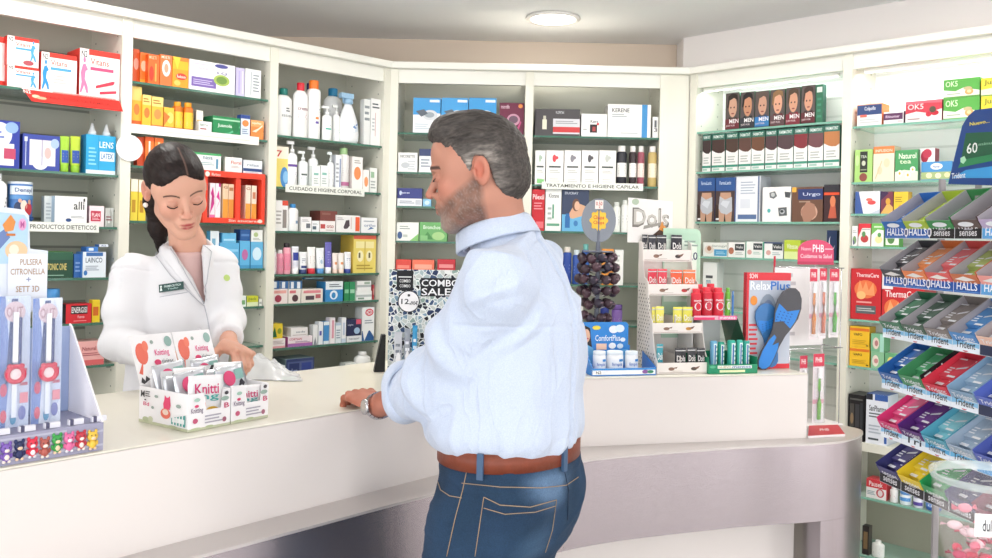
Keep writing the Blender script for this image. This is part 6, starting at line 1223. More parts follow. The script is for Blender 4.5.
tiers = [
 (HB, [('HALLS', HB, 'f4f6fa'), ('HALLS', HB, 'f4f6fa'), ('SENSES', BK, 'dcdce0'), ('SENSES', BK, 'dcdce0'), ('HALLS', '5aa4dc', 'f4f6fa')],
  [('2c6cb8', 'blue'), ('a8c040', 'lime'), ('3c8c50', 'green'), ('5c4c48', 'brown'), ('b8a8c8', 'lilac')]),
 (HB, [('HALLS', HB, 'f4f6fa')] * 4 + [('HALLS', '5aa4dc', 'f4f6fa')],
  [('4a4a4e', 'dark grey'), ('e8844c', 'orange'), ('dc5c58', 'coral'), ('c87048', 'red and green'), ('f0a098', 'pink')]),
 (TB, [('Trident', TB, '28303c')] * 4 + [('', '2c3450', '28303c')],
  [('3c7858', 'bottle green'), ('4c6858', 'leafy green'), ('8c8480', 'grey'), ('5490cc', 'sky blue'), ('ecc4b0', 'peach')]),
 (TB, [('Trident', TB, '28303c')] * 4 + [('', '2c3450', '28303c')],
  [('2c68b0', 'royal blue'), ('4a9464', 'green'), ('d83c50', 'red'), ('8cacc8', 'silver blue'), ('5c70c4', 'violet blue')]),
 (TB, [('Trident', TB, '28303c'), ('Tri', 'cfe2f0', '28303c'), ('Trident vs.', '5cb0e0', '28303c'), ('Trident', '6cb8e4', '28303c'), ('', '4c9cd8', '28303c')],
  [('dc3c7c', 'magenta'), ('5c2c7c', 'purple'), ('5cacc4', 'teal'), ('a4b8cc', 'silver'), ('5868b8', 'indigo')]),
 (BK, [('senses', BK, 'e0e0e4')] * 4 + [('', BK, 'e0e0e4')],
  [('3c3c74', 'navy'), ('e8cc30', 'yellow'), ('2c9c58', 'emerald'), ('3c3c74', 'dark violet'), ('8c2c50', 'wine')])]
TN = ['top', 'second', 'third', 'fourth', 'fifth', 'lowest']
mat('tray_grey', '98939a', .5)
for ti, (bc, strips, boxes) in enumerate(tiers):
    z = LV[ti]
    # sloping tray and its label rail
    TT = RT @ Matrix.Translation((0, 0, z + .004)) @ Matrix.Rotation(ang, 4, 'X')
    MB().box(-.0075, RW - .001, 0, TL, -.004, -.001, 'tray_grey').build('tray', rack, TT)
    m = MB().box(0, RW - .001, -.010, -.006, z, z + .031, 'e8ecf2')
    for i, (t, c, tc) in enumerate(strips):
        x = i * SW; dec = 'r 1 3 99 97 %s;' % c
        if t.startswith('Tri'): dec += 'p eaf2fa 1,3 1,40 50,60 99,40 99,3;e 40 4 60 30 c86070;p eaf2fa 36,14 64,14 64,32 36,32;t 14 30 86 82 %s %s' % (tc, t)
        elif t == 'SENSES' or t == 'senses': dec += 't 18 22 82 58 %s %s;p c8c8d0 34,66 66,66 60,84 40,84;t 36 68 64 80 38383c Halls' % (tc, t.lower())
        elif t: dec += 't 12 24 88 78 %s %s;r 3 10 97 14 6ca0dc' % (tc, t)
        m.front(SW, z, z + .031, dec, y=-.010, x=x)
        if ti < 2 and i in (1, 2, 0) and i > 0: m.front(SW, z, z + .031, 'e -8 14 10 88 e8e8ec;t -4 30 5 70 3c4c7c 1', y=-.0108, x=x)
    m.build('label_rail', rack, RT)
    for i, (c, nm) in enumerate(boxes):
        x = i * SW + .002; w = SW - .004; hb = .052 if ti != 3 or i != 1 else .06; k = .0015
        if i == 4 and x + w > RW: continue
        BT = TT @ Matrix.Translation((x, .002, 0))
        bx = empty('gum_box', '%s gum display box on the %s tier of the rack' % (nm, TN[ti]), 'gum box', BT, 'gum boxes on the rack')
        m = MB().box(0, w, 0, TL - .012, -.0006, .001, c)
        m.box(0, w, 0, k, .001, hb * .86, c)
        gr = 'a39fa4' if ti < 3 else c
        m.box(0, k, k, TL - .012, .001, hb, c, gr, gr).box(w - k, w, k, TL - .012, .001, hb, c, c, c).box(k, w - k, TL - .013, TL - .012, .001, hb, c)
        lt = 'eef0f4'
        dec = {0: 't 14 30 88 56 %s HALLS;e 20 60 80 90 e8ecf0' % lt, 1: 't 14 30 88 56 %s HALLS;p f0ece8 10,70 50,90 90,70 50,60' % lt}.get(ti, 'p %s 0,20 60,60 100,50 100,30 50,40;t 12 60 90 86 %s Trident;l 10 8 80 20 e0e4ea 1' % ('dfe6ee', lt))
        if ti == 5: dec = 't 14 40 88 70 %s senses;r 0 8 100 16 c8c8d0' % lt
        m.front(w, .001, hb * .86, dec)
        if ti == 3 and i == 1:
            m.decals('r 0 0 100 100 1c1c20;t 8 20 92 88 e8ecec Trident', lambda u, v, o: (w + o, .004 + (TL - .02) * u, .001 + v * hb))
        m.build('carton', bx, BT)
        # gum packs lying in the box, end on
        n = 3; pw = (w - 2 * k - .002) / n
        for q in range(2 if ti in (0,) else 3):
            for j in range(n):
                if ti == 0 and i > 1: continue
                L = TL - .026 - q * .022
                PT = BT @ Matrix.Translation((k + .001 + j * pw, k + .004 + q * .020, .0012 + q * .0125))
                pc = {'green': '5cb07c', 'red': 'd84c5c', 'magenta': 'e45c90', 'purple': '6c3c8c', 'teal': '8cd0dc', 'silver': 'a8bcd0', 'orange': 'f0a068', 'coral': 'e8787c', 'red and green': 'a8b868', 'pink': 'f4b4ac', 'navy': '504c84', 'yellow': 'f0d848', 'emerald': '3cac68', 'silver blue': 'a0bcd4'}.get(nm, c)
                pm = MB().box(0, pw - .0008, 0, L, 0, .0115, pc, pc, pc)
                pm.decals(('p dfe4ea 0,%d 100,%d 100,%d 0,%d;r 0 0 100 9 %s' % (30 + j * 9, 44 + j * 9, 56 + j * 9, 38 + j * 9, lt)) if (q + j) % 2 else 'l 14 14 86 50 %s 3;r 0 90 100 96 %s' % (lt, lt), lambda u, v, o: (u * (pw - .0008), v * L, .0115 + o))
                tag(pm.build('gum_pack', None, PT), 'gum pack lying in the %s box on the %s tier' % (nm, TN[ti]), 'gum pack', 'gum packs in the %s box, %s tier' % (nm, TN[ti]))
# printed topper card
a0 = RA + rn * .09
S = lambda x, y: on_plane(a0, rd, x, y)
pts = [S(948, 184), S(1010, 186), S(1006, 106), S(975, 110), S(968, 116), S(962, 126)]
zmin = min(p[1] for p in pts)
m = MB(); rbox(m, [(p[0], p[1] - .0) for p in pts], 0, .003, '1d4488')
xs0, zs0 = S(948, 185); xs1, zs1 = S(1010, 108)
def sf(px, py, c, t=''):
    return '%.1f,%.1f' % ((S(px, py)[0] - xs0) / (xs1 - xs0) * 100, (S(px, py)[1] - zs0) / (zs1 - zs0) * 100)
P_ = lambda L, c: 'p %s ' % c + ' '.join(sf(x, y, c) for x, y in L)
def TX(x0, y0, x1, y1, c, t):
    a_, b_ = S(x0, y1), S(x1, y0); q = lambda p: ((p[0] - xs0) / (xs1 - xs0) * 100, (p[1] - zs0) / (zs1 - zs0) * 100)
    return 't %.1f %.1f %.1f %.1f %s %s' % (*q(a_), *q(b_), c, t)
m.decals(P_([(966, 133), (1008, 131), (1004, 156), (960, 166)], '1f5c40') + ';' + P_([(952, 178), (966, 170), (1008, 164), (1008, 178)], '3c9cdc') + ';' + P_([(962, 160), (1004, 152), (1006, 158), (958, 168)], '2c8454') + ';' + TX(970, 119, 990, 126, 'f0e048', 'Nuevo...') + ';' + TX(967, 142, 978, 154, 'eef4f0', '60') + ';' + TX(979, 140, 1002, 146, '8cc0a0', 'minutos') + ';' + TX(952, 172, 966, 179, 'f0f4f8', 'Trident') + ';' + P_([(961, 158), (965, 156), (967, 160), (964, 164), (961, 162)], 'a8dcb8'), lambda u, v, o: (xs0 + u * (xs1 - xs0), -o, zs0 + v * (zs1 - zs0)))
TC = frame(a0, rd)
m.build('topper_card', rack, TC)
MB().box((xs0 + xs1) / 2 - .01, (xs0 + xs1) / 2 + .01, .0035, .0065, LV[0] + .03, zmin + .04, '9a9696').build('topper_post', rack, TC)
# ================================================================ bowl of sweets on a round stand
BC = at_y(990, 474, 1.55); br = .095
T = Matrix.Translation((BC.x, BC.y, 0)); zt = BC.z; zb = zt - .21
ps = empty('pedestal_table', 'small round white pedestal table under the clear bowl', 'table', T)
MB().lathe([(.12, zb - .02), (.12, zb - .001)], 40, 'counter_white').build('tabletop', ps, T)
MB().lathe([(.02, .02), (.02, zb - .02)], 20, 'steel').build('column', ps, T)
MB().lathe([(.14, 0), (.14, .012), (.02, .02)], 32, 'steel').build('base', ps, T)
mat('bowl_glass', 'ffffff', .04, alpha=.06, spec=1.0); mat('bowl_rim', 'dce8e6', .08, alpha=.36, spec=1.)
bw = empty('glass_bowl', 'clear bowl of wrapped sweets at the lower right edge', 'bowl', Matrix.Translation((BC.x, BC.y, zb)))
TB_ = Matrix.Translation((BC.x, BC.y, zb)); h = zt - zb
prof = [(.005, .0), (.035, .001), (.045, .004), (.055, .02), (.070, .06), (.083, .11), (.091, .16), (br - .002, h - .012)]
MB().lathe(prof, 56, 'bowl_glass', None, cap=False).lathe([(r_ - .003, z_ + .002) for r_, z_ in prof[1:]], 56, 'bowl_glass', None, cap=False).build('bowl_body', bw, TB_)
MB().lathe([(br - .006, h - .014), (br, h - .012), (br + .003, h), (br, h + .001), (br - .006, h - .004), (br - .006, h - .014)], 56, 'bowl_rim', None, cap=False).build('rim', bw, TB_)
rnd = random.Random(9)
for i in range(46):
    lay = i // 9; zz = .018 + lay * .024; rr = (.030, .042, .055, .062, .064, .05)[lay] * math.sqrt(rnd.uniform(.05, 1)); a_ = rnd.uniform(0, 6.28)
    c, nm = rnd.choice([('d83c5c', 'red'), ('e8506c', 'red'), ('f0a0b0', 'pink'), ('f0d4da', 'white'), ('e87890', 'pink'), ('c0305c', 'red')])
    TT = TB_ @ Matrix.Translation((rr * math.cos(a_), rr * math.sin(a_), zz)) @ Matrix.Rotation(rnd.uniform(0, 3), 4, 'Z') @ Matrix.Rotation(rnd.uniform(-.6, .6), 4, 'X')
    m = MB().ball((0, 0, 0), (.013, .009, .008), c, 10)
    for s_ in (-1, 1):
        m.add([(s_ * .011, 0, 0), (s_ * .022, -.008, .003), (s_ * .024, 0, -.003), (s_ * .022, .008, .003), (s_ * .0115, .001, .0006), (s_ * .022, .0075, .0036)], [(0, 1, 2), (0, 2, 3), (2, 1, 0), (3, 2, 0)], c)
    tag(m.build('wrapped_sweet', None, TT), '%s wrapped sweet inside the clear bowl' % nm, 'sweet', '%s wrapped sweets in the bowl' % nm)
# white price card clipped on the bowl front
p0 = at_y(974, 536, BC.y - .088); p1 = at_y(1004, 514, BC.y - .088)
TT = frame((p0.x, BC.y - .090, p0.z), (.97, -.12, 0)); w = p1.x - p0.x; hh2 = p1.z - p0.z
m = MB().box(0, w, 0, .002, 0, hh2, 'f6f4f4', 'f6f4f4', 'f6f4f4').front(w, 0, hh2, 't 24 24 86 76 2c2c34 dulces')
tag(m.build('price_card', None, TT), 'white card with dark letters on the front of the clear bowl', 'card')
# ================================================================ people: smooth implicit surfaces
import openvdb
from mathutils import noise as mnoise
class Sdf:
    def __init__(s, lo, hi, vox):
        s.lo = np.array(lo, float); s.vox = vox; n = np.ceil((np.array(hi) - s.lo) / vox).astype(int) + 1
        s.n = n; s.f = np.full(n, .06, np.float32)
        s.ax = [(s.lo[i] + vox * np.arange(n[i])).astype(np.float32) for i in range(3)]
    def _blk(s, lo, hi):
        a = np.clip(np.floor((np.array(lo) - s.lo) / s.vox).astype(int), 0, s.n); b = np.clip(np.ceil((np.array(hi) - s.lo) / s.vox).astype(int) + 1, 0, s.n)
        if (b <= a).any(): return None, None
        sl = tuple(slice(a[i], b[i]) for i in range(3))
        X, Y, Z = np.meshgrid(s.ax[0][sl[0]], s.ax[1][sl[1]], s.ax[2][sl[2]], indexing='ij')
        return sl, (X, Y, Z)
    def _op(s, sl, d, k, op):
        a = s.f[sl]
        if op == 'sub': d = -d; h = np.maximum(k - np.abs(a - d), 0) / k; s.f[sl] = np.maximum(a, d) + h * h * k * .25
        else: h = np.maximum(k - np.abs(a - d), 0) / k; s.f[sl] = np.minimum(a, d) - h * h * k * .25
    def cone(s, p, q, r0, r1, k=.01, op='add', sy=None):
        p = np.array(p, float); q = np.array(q, float); m = max(r0, r1) + k + .03
        sl, g = s._blk(np.minimum(p, q) - m, np.maximum(p, q) + m)
        if sl is None: return s
        X, Y, Z = g; d = q - p; L = max((d * d).sum(), 1e-9)
        t = np.clip(((X - p[0]) * d[0] + (Y - p[1]) * d[1] + (Z - p[2]) * d[2]) / L, 0, 1)
        D = np.sqrt((X - p[0] - t * d[0]) ** 2 + (Y - p[1] - t * d[1]) ** 2 + (Z - p[2] - t * d[2]) ** 2) - (r0 + (r1 - r0) * t)
        s._op(sl, D, k, op); return s
    def ell(s, c, r, k=.01, op='add', rot=None):
        c = np.array(c, float); r = np.array(r, float); m = r.max() + k + .03
        sl, g = s._blk(c - m, c + m)
        if sl is None: return s
        P = np.stack([g[0] - c[0], g[1] - c[1], g[2] - c[2]], -1)
        if rot is not None: P = P @ np.array(rot, np.float32)     # columns = local axes
        k0 = np.sqrt(((P / r) ** 2).sum(-1)); k1 = np.sqrt(((P / r ** 2) ** 2).sum(-1)) + 1e-9
        s._op(sl, (k0 * (k0 - 1) / k1).astype(np.float32), k, op); return s
    def chain(s, pts, rs, k=.01, op='add'):
        for i in range(len(pts) - 1): s.cone(pts[i], pts[i + 1], rs[i], rs[i + 1], k, op)
        return s
    def mask(s, fn, k=.006):
        X, Y, Z = np.meshgrid(*s.ax, indexing='ij'); d = fn(X, Y, Z).astype(np.float32)
        h = np.maximum(k - np.abs(s.f - d), 0) / k; s.f = np.maximum(s.f, d) + h * h * k * .25; return s
    def mesh(s):
        f = s.f.copy()
        for ax in range(3):
            for e in (0, -1):
                i = [slice(None)] * 3; i[ax] = e; f[tuple(i)] = np.maximum(f[tuple(i)], .004)
        g = openvdb.FloatGrid(.06); g.copyFromArray(np.ascontiguousarray(f, dtype=np.float32))
        v, q = g.convertToQuads(0.0)
        return s.lo + np.array(v, float) * s.vox, np.array(q, int)
def rotm(xa, ya, za): return np.array([xa, ya, za]).T
def organic(name, parts, mw, material, color=None, disp=None, parent=None, smooth=0):
    """join the meshed fields into one mesh; color(P,N)->rgb per vertex; disp(P,N)->offset"""
    V = []; Q = []; b = 0
    for v, q in parts: V.append(v); Q.append(q[:, ::-1] + b); b += len(v)
    V = np.concatenate(V); Q = np.concatenate(Q)
    me = bpy.data.meshes.new(name); me.from_pydata(V.tolist(), [], Q.tolist()); me.update()
    N = np.zeros(len(V) * 3, np.float32); me.vertices.foreach_get('normal', N); N = N.reshape(-1, 3)
    # outward test on the first part's top vertex
    i = V[:, 2].argmax()
    if N[i, 2] < 0: me.flip_normals(); N = -N
    if smooth:
        E = np.concatenate([Q[:, [0, 1]], Q[:, [1, 2]], Q[:, [2, 3]], Q[:, [3, 0]]]); 
        for _ in range(smooth):
            S = np.zeros_like(V); C = np.zeros(len(V)); np.add.at(S, E[:, 0], V[E[:, 1]]); np.add.at(S, E[:, 1], V[E[:, 0]]); np.add.at(C, E[:, 0], 1); np.add.at(C, E[:, 1], 1)
            V = V * .5 + .5 * S / C[:, None]
    if disp is not None: V = V + N * disp(V, N)[:, None]
    if smooth or disp is not None: me.vertices.foreach_set('co', V.astype(np.float32).ravel()); me.update()
    me.polygons.foreach_set('use_smooth', [True] * len(me.polygons))
    me.materials.append(material)
    if color is not None:
        a = me.color_attributes.new('Col', 'FLOAT_COLOR', 'POINT'); c = np.ones((len(V), 4), np.float32); c[:, :3] = color(V, N); a.data.foreach_set('color', c.ravel())
    o = bpy.data.objects.new(name, me); COL.objects.link(o)
    if parent: o.parent = parent
    o.matrix_world = mw
    return o
L3 = lambda h: np.array(lin(h)[:3])
def blend(c, w, h): return c * (1 - w[:, None]) + w[:, None] * L3(h)
def blob(P, c, r): return np.clip(1.6 - 1.6 * np.sqrt((((P - np.array(c)) / np.array(r)) ** 2).sum(1)), 0, 1)
def vnoise(P, sc, off=0.):
    return np.array([mnoise.noise(Vector((p[0] * sc[0] + off, p[1] * sc[1], p[2] * sc[2] + off * .7))) for p in P])
def basis(fwd, pitch=0., roll=0.):
    f = Vector((fwd[0], fwd[1], 0)).normalized(); r = f.cross(Vector((0, 0, 1)))
    M_ = Matrix((r, f, (0, 0, 1))).transposed().to_4x4()
    return M_ @ Matrix.Rotation(-pitch, 4, 'X') @ Matrix.Rotation(roll, 4, 'Y')
def head_sdf(male, neck_to):
    s = Sdf((-.11, -.16, -.26), (.11, .14, .15), .0022)
    w = 1. if male else .94
    s.ell((0, -.012, .036), (.074 * w, .094, .085), .01)
    s.ell((0, .028, -.022), (.059 * w, .060, .080), .03)
    for x in (-1, 1):
        s.cone((x * (.050 if male else .043), .002, -.056), (x * (.020 if male else .013), .066, -.094), .019 if male else .017, .018 if male else .016, .03)
        s.ell((x * .037, .060, -.022), (.024, .022, .024), .02)
        s.ell((x * .052 * w, .035, .028), (.018, .03, .035), .02)
    s.ell((0, .074, -.098 if male else -.094), (.021 if male else .017, .016, .015), .02)
    s.ell((0, .062 if not male else .070, .050), (.05, .026, .042), .02)
    if male: s.cone((-.03, .089, .021), (.03, .089, .021), .0095, .0095, .012)
    for x in (-1, 1):
        s.ell((x * .031, .099, .004), (.017, .012, .012), .014, 'sub')
        s.ell((x * .031, .0795, .002), (.0145, .0125, .0115), .003)
    nt = .112 if male else .108
    s.cone((0, .086, .014), (0, nt - .004, -.026), .0075 if male else .006, .0095 if male else .0085, .009)
    s.ell((0, nt - .002, -.029), (.0095, .009, .0085), .005)
    for x in (-1, 1): s.ell((x * .0115, .094, -.032), (.0075, .010, .007), .005)
    for x in (-1, 1): s.ell((x * .0065, .101, -.0385), (.003, .005, .003), .003, 'sub')
    s.ell((0, .083, -.058), (.026, .016, .02), .014)
    s.chain([(-.021, .086, -.0605), (-.008, .0945, -.0565), (0, .096, -.058), (.008, .0945, -.0565), (.021, .086, -.0605)], [.0025, .0048, .0046, .0048, .0025], .003)
    s.chain([(-.019, .086, -.0625), (0, .0935, -.068), (.019, .086, -.0625)], [.0028, .0066, .0028], .003)
    s.cone((-.02, .0925, -.0622), (.02, .0925, -.0622), .0012, .0012, .002, 'sub')
    for x in (-1, 1):
        a = R(18) * x
        rt = rotm((math.cos(a), math.sin(a), 0), (-math.sin(a), math.cos(a), 0), (0, 0, 1))
        s.ell((x * .080 * w, -.018, .002), (.0085, .019, .031), .004, rot=rt)
        s.ell((x * .0885 * w, -.014, .006), (.0075, .0115, .020), .003, 'sub', rot=rt)
        s.cone((x * .083 * w, -.004, .004), (x * .083 * w, -.005, -.014), .0042, .004, .003)
    nr = .056 if male else .041
    s.cone((0, -.030, -.045), tuple(neck_to), nr, nr * 1.05, .03)
    s.cone(tuple(neck_to), (neck_to[0], neck_to[1] - .01, neck_to[2] - .05), nr * 1.05, nr * 1.5, .03)
    return s
def skin_color(base, male):
    def f(P, N):
        c = np.tile(L3(base), (len(P), 1))
        red = 'c06a58' if male else 'c8705c'
        for x in (-1, 1):
            c = blend(c, (.3 if male else .2) * blob(P, (x * .042, .068, -.022), (.045, .045, .035)), red)
            c = blend(c, .45 * blob(P, (x * .079, -.018, .002), (.02, .03, .04)), 'c0503c' if male else 'c87060')
            c = blend(c, .35 * blob(P, (x * .031, .088, .006), (.02, .02, .013)), '8c5040' if male else 'a06050')
        c = blend(c, .3 * blob(P, (0, .11, -.028), (.02, .02, .02)), red)
        lip = np.maximum(blob(P, (0, .093, -.0575), (.022, .013, .0062)), blob(P, (0, .091, -.067), (.019, .013, .0072)))
        c = blend(c, (.55 if male else 1.) * np.clip(lip * 1.6, 0, 1), 'a8544c' if male else 'a8343f')
        for x in (-1, 1):
            xr = (P[:, 0] * x - .032) / .019; arch = .0215 + (.0035 if male else .006) * (1 - xr ** 2)
            w = np.clip(1.8 - np.abs(P[:, 2] - arch) / (.0032 if male else .0020) * 1.1, 0, 1) * (np.abs(xr) < 1) * (P[:, 1] > .06)
            c = blend(c, .9 * w, '2c2220' if male else '2a1a18')
        if male:
            nz = vnoise(P, (60, 60, 60))
            jaw = np.interp(P[:, 1], [-.02, .0, .02, .05, .075, .1], [-.02, -.0, -.012, -.03, -.045, -.048])
            w = np.clip((jaw - P[:, 2]) / .016, 0, 1) * (P[:, 2] > -.135) * np.clip((P[:, 1] + .02) / .015, 0, 1) * np.clip((P[:, 2] + .135) / .02, 0, 1)
            w = w * (1 - np.clip(lip * 1.6, 0, 1)); w = w * np.clip(.85 + nz * .25, .6, 1)
            c = blend(c, w * .85, '5c4a42'); c = blend(c, w * .35 * np.clip(vnoise(P, (300, 300, 200), 3.) * 2, 0, 1), 'a89c94')
            c = blend(c, w * .7 * blob(P, (0, .075, -.1), (.055, .05, .045)), 'a39a92')
        return c
    return f
def hand_sdf(s, W_, d, n, sd, curl, L=1., spread=.06, thumb=(.5, .2), k=.005):
    """W_ wrist, d to the knuckles, n out of the palm, sd thumb side; grows into field s"""
    d, n, sd = [Vector(v).normalized() for v in (d, n, sd)]
    W_ = Vector(W_); kn = W_ + d * .088 * L
    s.ell(W_ + d * .048 * L, (.038 * L, .050 * L, .0135), .012, rot=rotm(sd, d, n))
    s.ell(W_ + d * .070 * L, (.039 * L, .022 * L, .0125), .01, rot=rotm(sd, d, n))
    s.ell(W_ + d * .035 * L + sd * .022 * L + n * .006, (.016, .032 * L, .014), .012, rot=rotm(sd, d, n))
    base = [(.028, .0, .070, .0088), (.0095, .006, .078, .0090), (-.0095, .003, .072, .0086), (-.027, -.006, .056, .0076)]
    for i, (o, f, ln_, r) in enumerate(base):
        p = kn + sd * o * L + d * f * L; cu = curl[i]; dd = (d + sd * (o * spread * 18)).normalized(); a = 0; pts = [p - dd * .012]; 
        for j, fr in enumerate((.45, .31, .24)):
            a += cu[j]; q = dd * math.cos(a) + n * math.sin(a); p = p + q * ln_ * L * fr; pts.append(p)
        s.chain(pts, [r * 1.05, r, r * .92, r * .84], k)
        s.ell(kn + sd * o * L + d * f * L * .5 - n * .006, (.008, .009, .006), .006, rot=rotm(sd, d, n))
    t0 = W_ + d * .018 * L + sd * .024 * L + n * .006
    td = (sd * math.cos(thumb[0]) + d * math.sin(thumb[0]) + n * thumb[1]).normalized(); t1 = t0 + td * .038 * L
    td2 = (td * .7 + d * .6 + n * thumb[1] * .4).normalized(); t2 = t1 + td2 * .030 * L; t3 = t2 + (td2 + n * .25).normalized() * .024 * L
    s.chain([t0, t1, t2, t3], [.014, .0115, .0098, .0085], k + .002)
def inv3(Mx, p): return Mx.inverted() @ Vector(p)
skin_m = lambda key: vcol_mat(key, rough=.5, bump=.15, bscale=300, sss=.08, spec=.35)
# ================================================================ the man
mf = Vector((-.866, .5, 0)); ml = Vector((-.5, -.866, 0))
pel = Vector((.034, 1.78, .96))
MB_ = basis(mf); BM = Matrix.Translation(pel) @ MB_; BI = BM.inverted()
man = empty('person', 'grey haired bearded man in pale blue shirt and jeans resting a hand on the counter', 'person', Matrix.Translation((pel.x, pel.y, 0)))
hc = at_y(478.5, 175.5, 1.73)
HM = Matrix.Translation(hc) @ basis((-.992, .125), R(8), R(0)) @ Matrix.Diagonal((.92, .92, .92, 1))
toB = lambda p: BI @ Vector(p)
S_l = Vector((-.003, 1.592, 1.382)); E_l = at_y(438, 379, 1.735); W_l = at_y(377, 411, 1.97); W_l.z += .010
S_r = Vector((.080, 1.94, 1.40)); E_r = Vector((.09, 2.03, 1.14)); W_r = Vector((0.0, 2.16, 1.15))
# skin: head and neck (fine), trunk (coarse, under the clothes), arms and hands (fine)
nk = HM.inverted() @ Vector((.015, 1.775, 1.455))
hs = head_sdf(True, nk)
hv, hq = hs.mesh(); hv0 = hv.copy()
HB_ = BI @ HM; A_ = np.array(HB_); hvB = hv @ A_[:3, :3].T + A_[:3, 3]
tr = Sdf((-.24, -.2, -.98), (.24, .2, .50), .012)
tr.ell((0, -.01, .30), (.12, .07, .16), .04).ell((0, 0, .09), (.12, .085, .15), .05).cone((0, -.01, .35), (0, .0, .46), .06, .05, .04)
for x in (-1, 1): tr.chain([(x * .086, .015, -.04), (x * .098, .098, -.48), (x * .10, .008, -.88)], [.07, .048, .034], .03).cone((x * .10, -.01, -.88), (x * .10, .12, -.92), .035, .028, .03)
tr.cone(toB(S_r), toB(E_r), .040, .034, .03); tr.cone(toB(S_l), toB(E_l), .045, .036, .03)
tv, tq = tr.mesh()
def arm_part(S, E, W_, d, n, sd, curl, BIx, side_l=True, scale=1., thumb=(.5, .2), r=(.042, .036, .026)):
    pts = [W_] + [W_ + Vector(d) * .22]; lo = np.minimum(np.array(E), np.array(W_)) - .2; hi = np.maximum(np.array(E), np.array(W_)) + .2
    a = Sdf(lo, hi, .0026); a.cone(E, W_, r[1], r[2], .02); a.cone(E + (W_ - E) * .25, E + (W_ - E) * .3, r[1] * 1.05, r[1] * 1.05, .03); a.cone(E, E + (S - E) * .15, r[1], r[0], .02)
    hand_sdf(a, W_, d, n, sd, curl, scale, thumb=thumb); v, q = a.mesh(); Ai = np.array(BIx); return v @ Ai[:3, :3].T + Ai[:3, 3], q
dl = Vector((-.56, .82, .14)).normalized(); sdl = Vector((.82, .56, .02)).normalized(); nl = (dl.cross(sdl)).normalized()
if nl.z > 0: nl = -nl
cl = [[R(18), R(52), R(34)], [R(20), R(54), R(36)], [R(24), R(54), R(36)], [R(26), R(54), R(36)]]
av, aq = arm_part(S_l, E_l, W_l, dl, nl, sdl, cl, BI, thumb=(.8, .35), scale=1.06)
dr = Vector((-.7, .5, -.3)).normalized(); sdr = Vector((-.3, -.6, .7)).normalized()
rv, rq = arm_part(S_r, E_r, W_r, dr, dr.cross(sdr), sdr, cl, BI)
nh = len(hv)
HI_ = np.linalg.inv(A_)
col_h = skin_color('b98470', True)
def man_col(P, N):
    c = np.tile(L3('b98470'), (len(P), 1)); Ph = hv0; c[:nh] = col_h(Ph, None)[:]
    tail = P[nh + len(tv):]; c[nh + len(tv):] = blend(np.tile(L3('a8644e'), (len(tail), 1)), np.clip(vnoise(tail, (40, 40, 40)) * .5 + .3, 0, 1), 'c88470')
    return c
organic('body', [(hvB, hq), (tv, tq), (av, aq), (rv, rq)], BM, skin_m('skin_man'), man_col, parent=man)
# hair
h = Sdf((-.11, -.14, -.10), (.11, .14, .16), .0022)
h.ell((0, -.012, .042), (.080, .0985, .090), .01).ell((0, .055, .098), (.05, .042, .032), .02).ell((0, -.05, -.01), (.068, .062, .062), .02).ell((0, .02, .115), (.055, .06, .025), .02)
hl = lambda X, Y, Z: np.interp(Y, [-.12, -.09, -.06, -.042, -.036, -.026, -.006, .006, .010, .026, .034, .055, .075, .10], [-.085, -.075, -.055, -.03, .0, .032, .036, .0, -.022, -.018, .046, .055, .066, .086]).astype(np.float32) - Z
h.mask(lambda X, Y, Z: hl(X, Y, Z) * .6, .006)
hv_, hq_ = h.mesh()
def hair_disp(P, N): return .0022 * vnoise(P, (70, 26, 70)) + .0014 * vnoise(P, (190, 60, 190), 3.)
def hair_col(P, N):
    c = np.tile(L3('3f3a37'), (len(P), 1)); side = np.clip((.070 - P[:, 2]) / .04, 0, 1) * np.clip((P[:, 1] + .075) / .04, 0, 1)
    nz = np.clip(vnoise(P, (160, 40, 160)) + .45, 0, 1)
    c = blend(c, side * np.clip(.35 + nz * .6, 0, 1), 'a09890'); c = blend(c, .35 * nz * (1 - side), '6c645e'); c = blend(c, .5 * np.clip(-vnoise(P, (60, 20, 60), 5) * 2, 0, 1), '2c2826'); return c
organic('hair', [(hv_, hq_)], HM, vcol_mat('hair_man', .55, bump=.6, bscale=260, var=.5, vscale=260, stretch=(1, .25, 1)), hair_col, hair_disp, man)
mat('eye_white', 'e8e2de', .2); mat('lash', '201614', .6)
for x in (-1,):
    MB().tube([(x * .044, .0855, .001), (x * .038, .0915, -.0025), (x * .031, .0935, -.0035), (x * .022, .0905, -.002)], .0011, 'lash', 6).build('eyelashes', man, HM)
# shirt
s = Sdf((-.30, -.26, -.06), (.34, .34, .56), .0042)
ry_ = rotm((math.cos(R(-15)), math.sin(R(-15)), 0), (-math.sin(R(-15)), math.cos(R(-15)), 0), (0, 0, 1))
ry_ = rotm((math.cos(R(15)), -math.sin(R(15)), 0), (math.sin(R(15)), math.cos(R(15)), 0), (0, 0, 1)) if (BI.to_3x3() @ Vector((-.966, .26, 0))).x > 0 else rotm((math.cos(R(15)), math.sin(R(15)), 0), (-math.sin(R(15)), math.cos(R(15)), 0), (0, 0, 1))
s.ell((.0, -.012, .29), (.172, .122, .165), .03, rot=ry_).ell((0, .005, .17), (.160, .128, .15), .08).ell((0, -.045, .35), (.14, .085, .10), .05, rot=ry_)
s.ell((0, .004, .135), (.170, .136, .07), .05)
nq = toB(at_y(497, 232, 1.76)); s.cone((0, -.03, .40), nq, .085, .058, .04)
for S_, sg in ((S_l, -1), (S_r, 1)):
    q = toB(S_); s.cone((sg * .05, -.025, .448), (q.x * .92, q.y, q.z - .004), .052, .058, .05)
e = toB(E_l); w_ = toB(W_l); q = toB(S_l); cuffp = e + (w_ - e) * .44
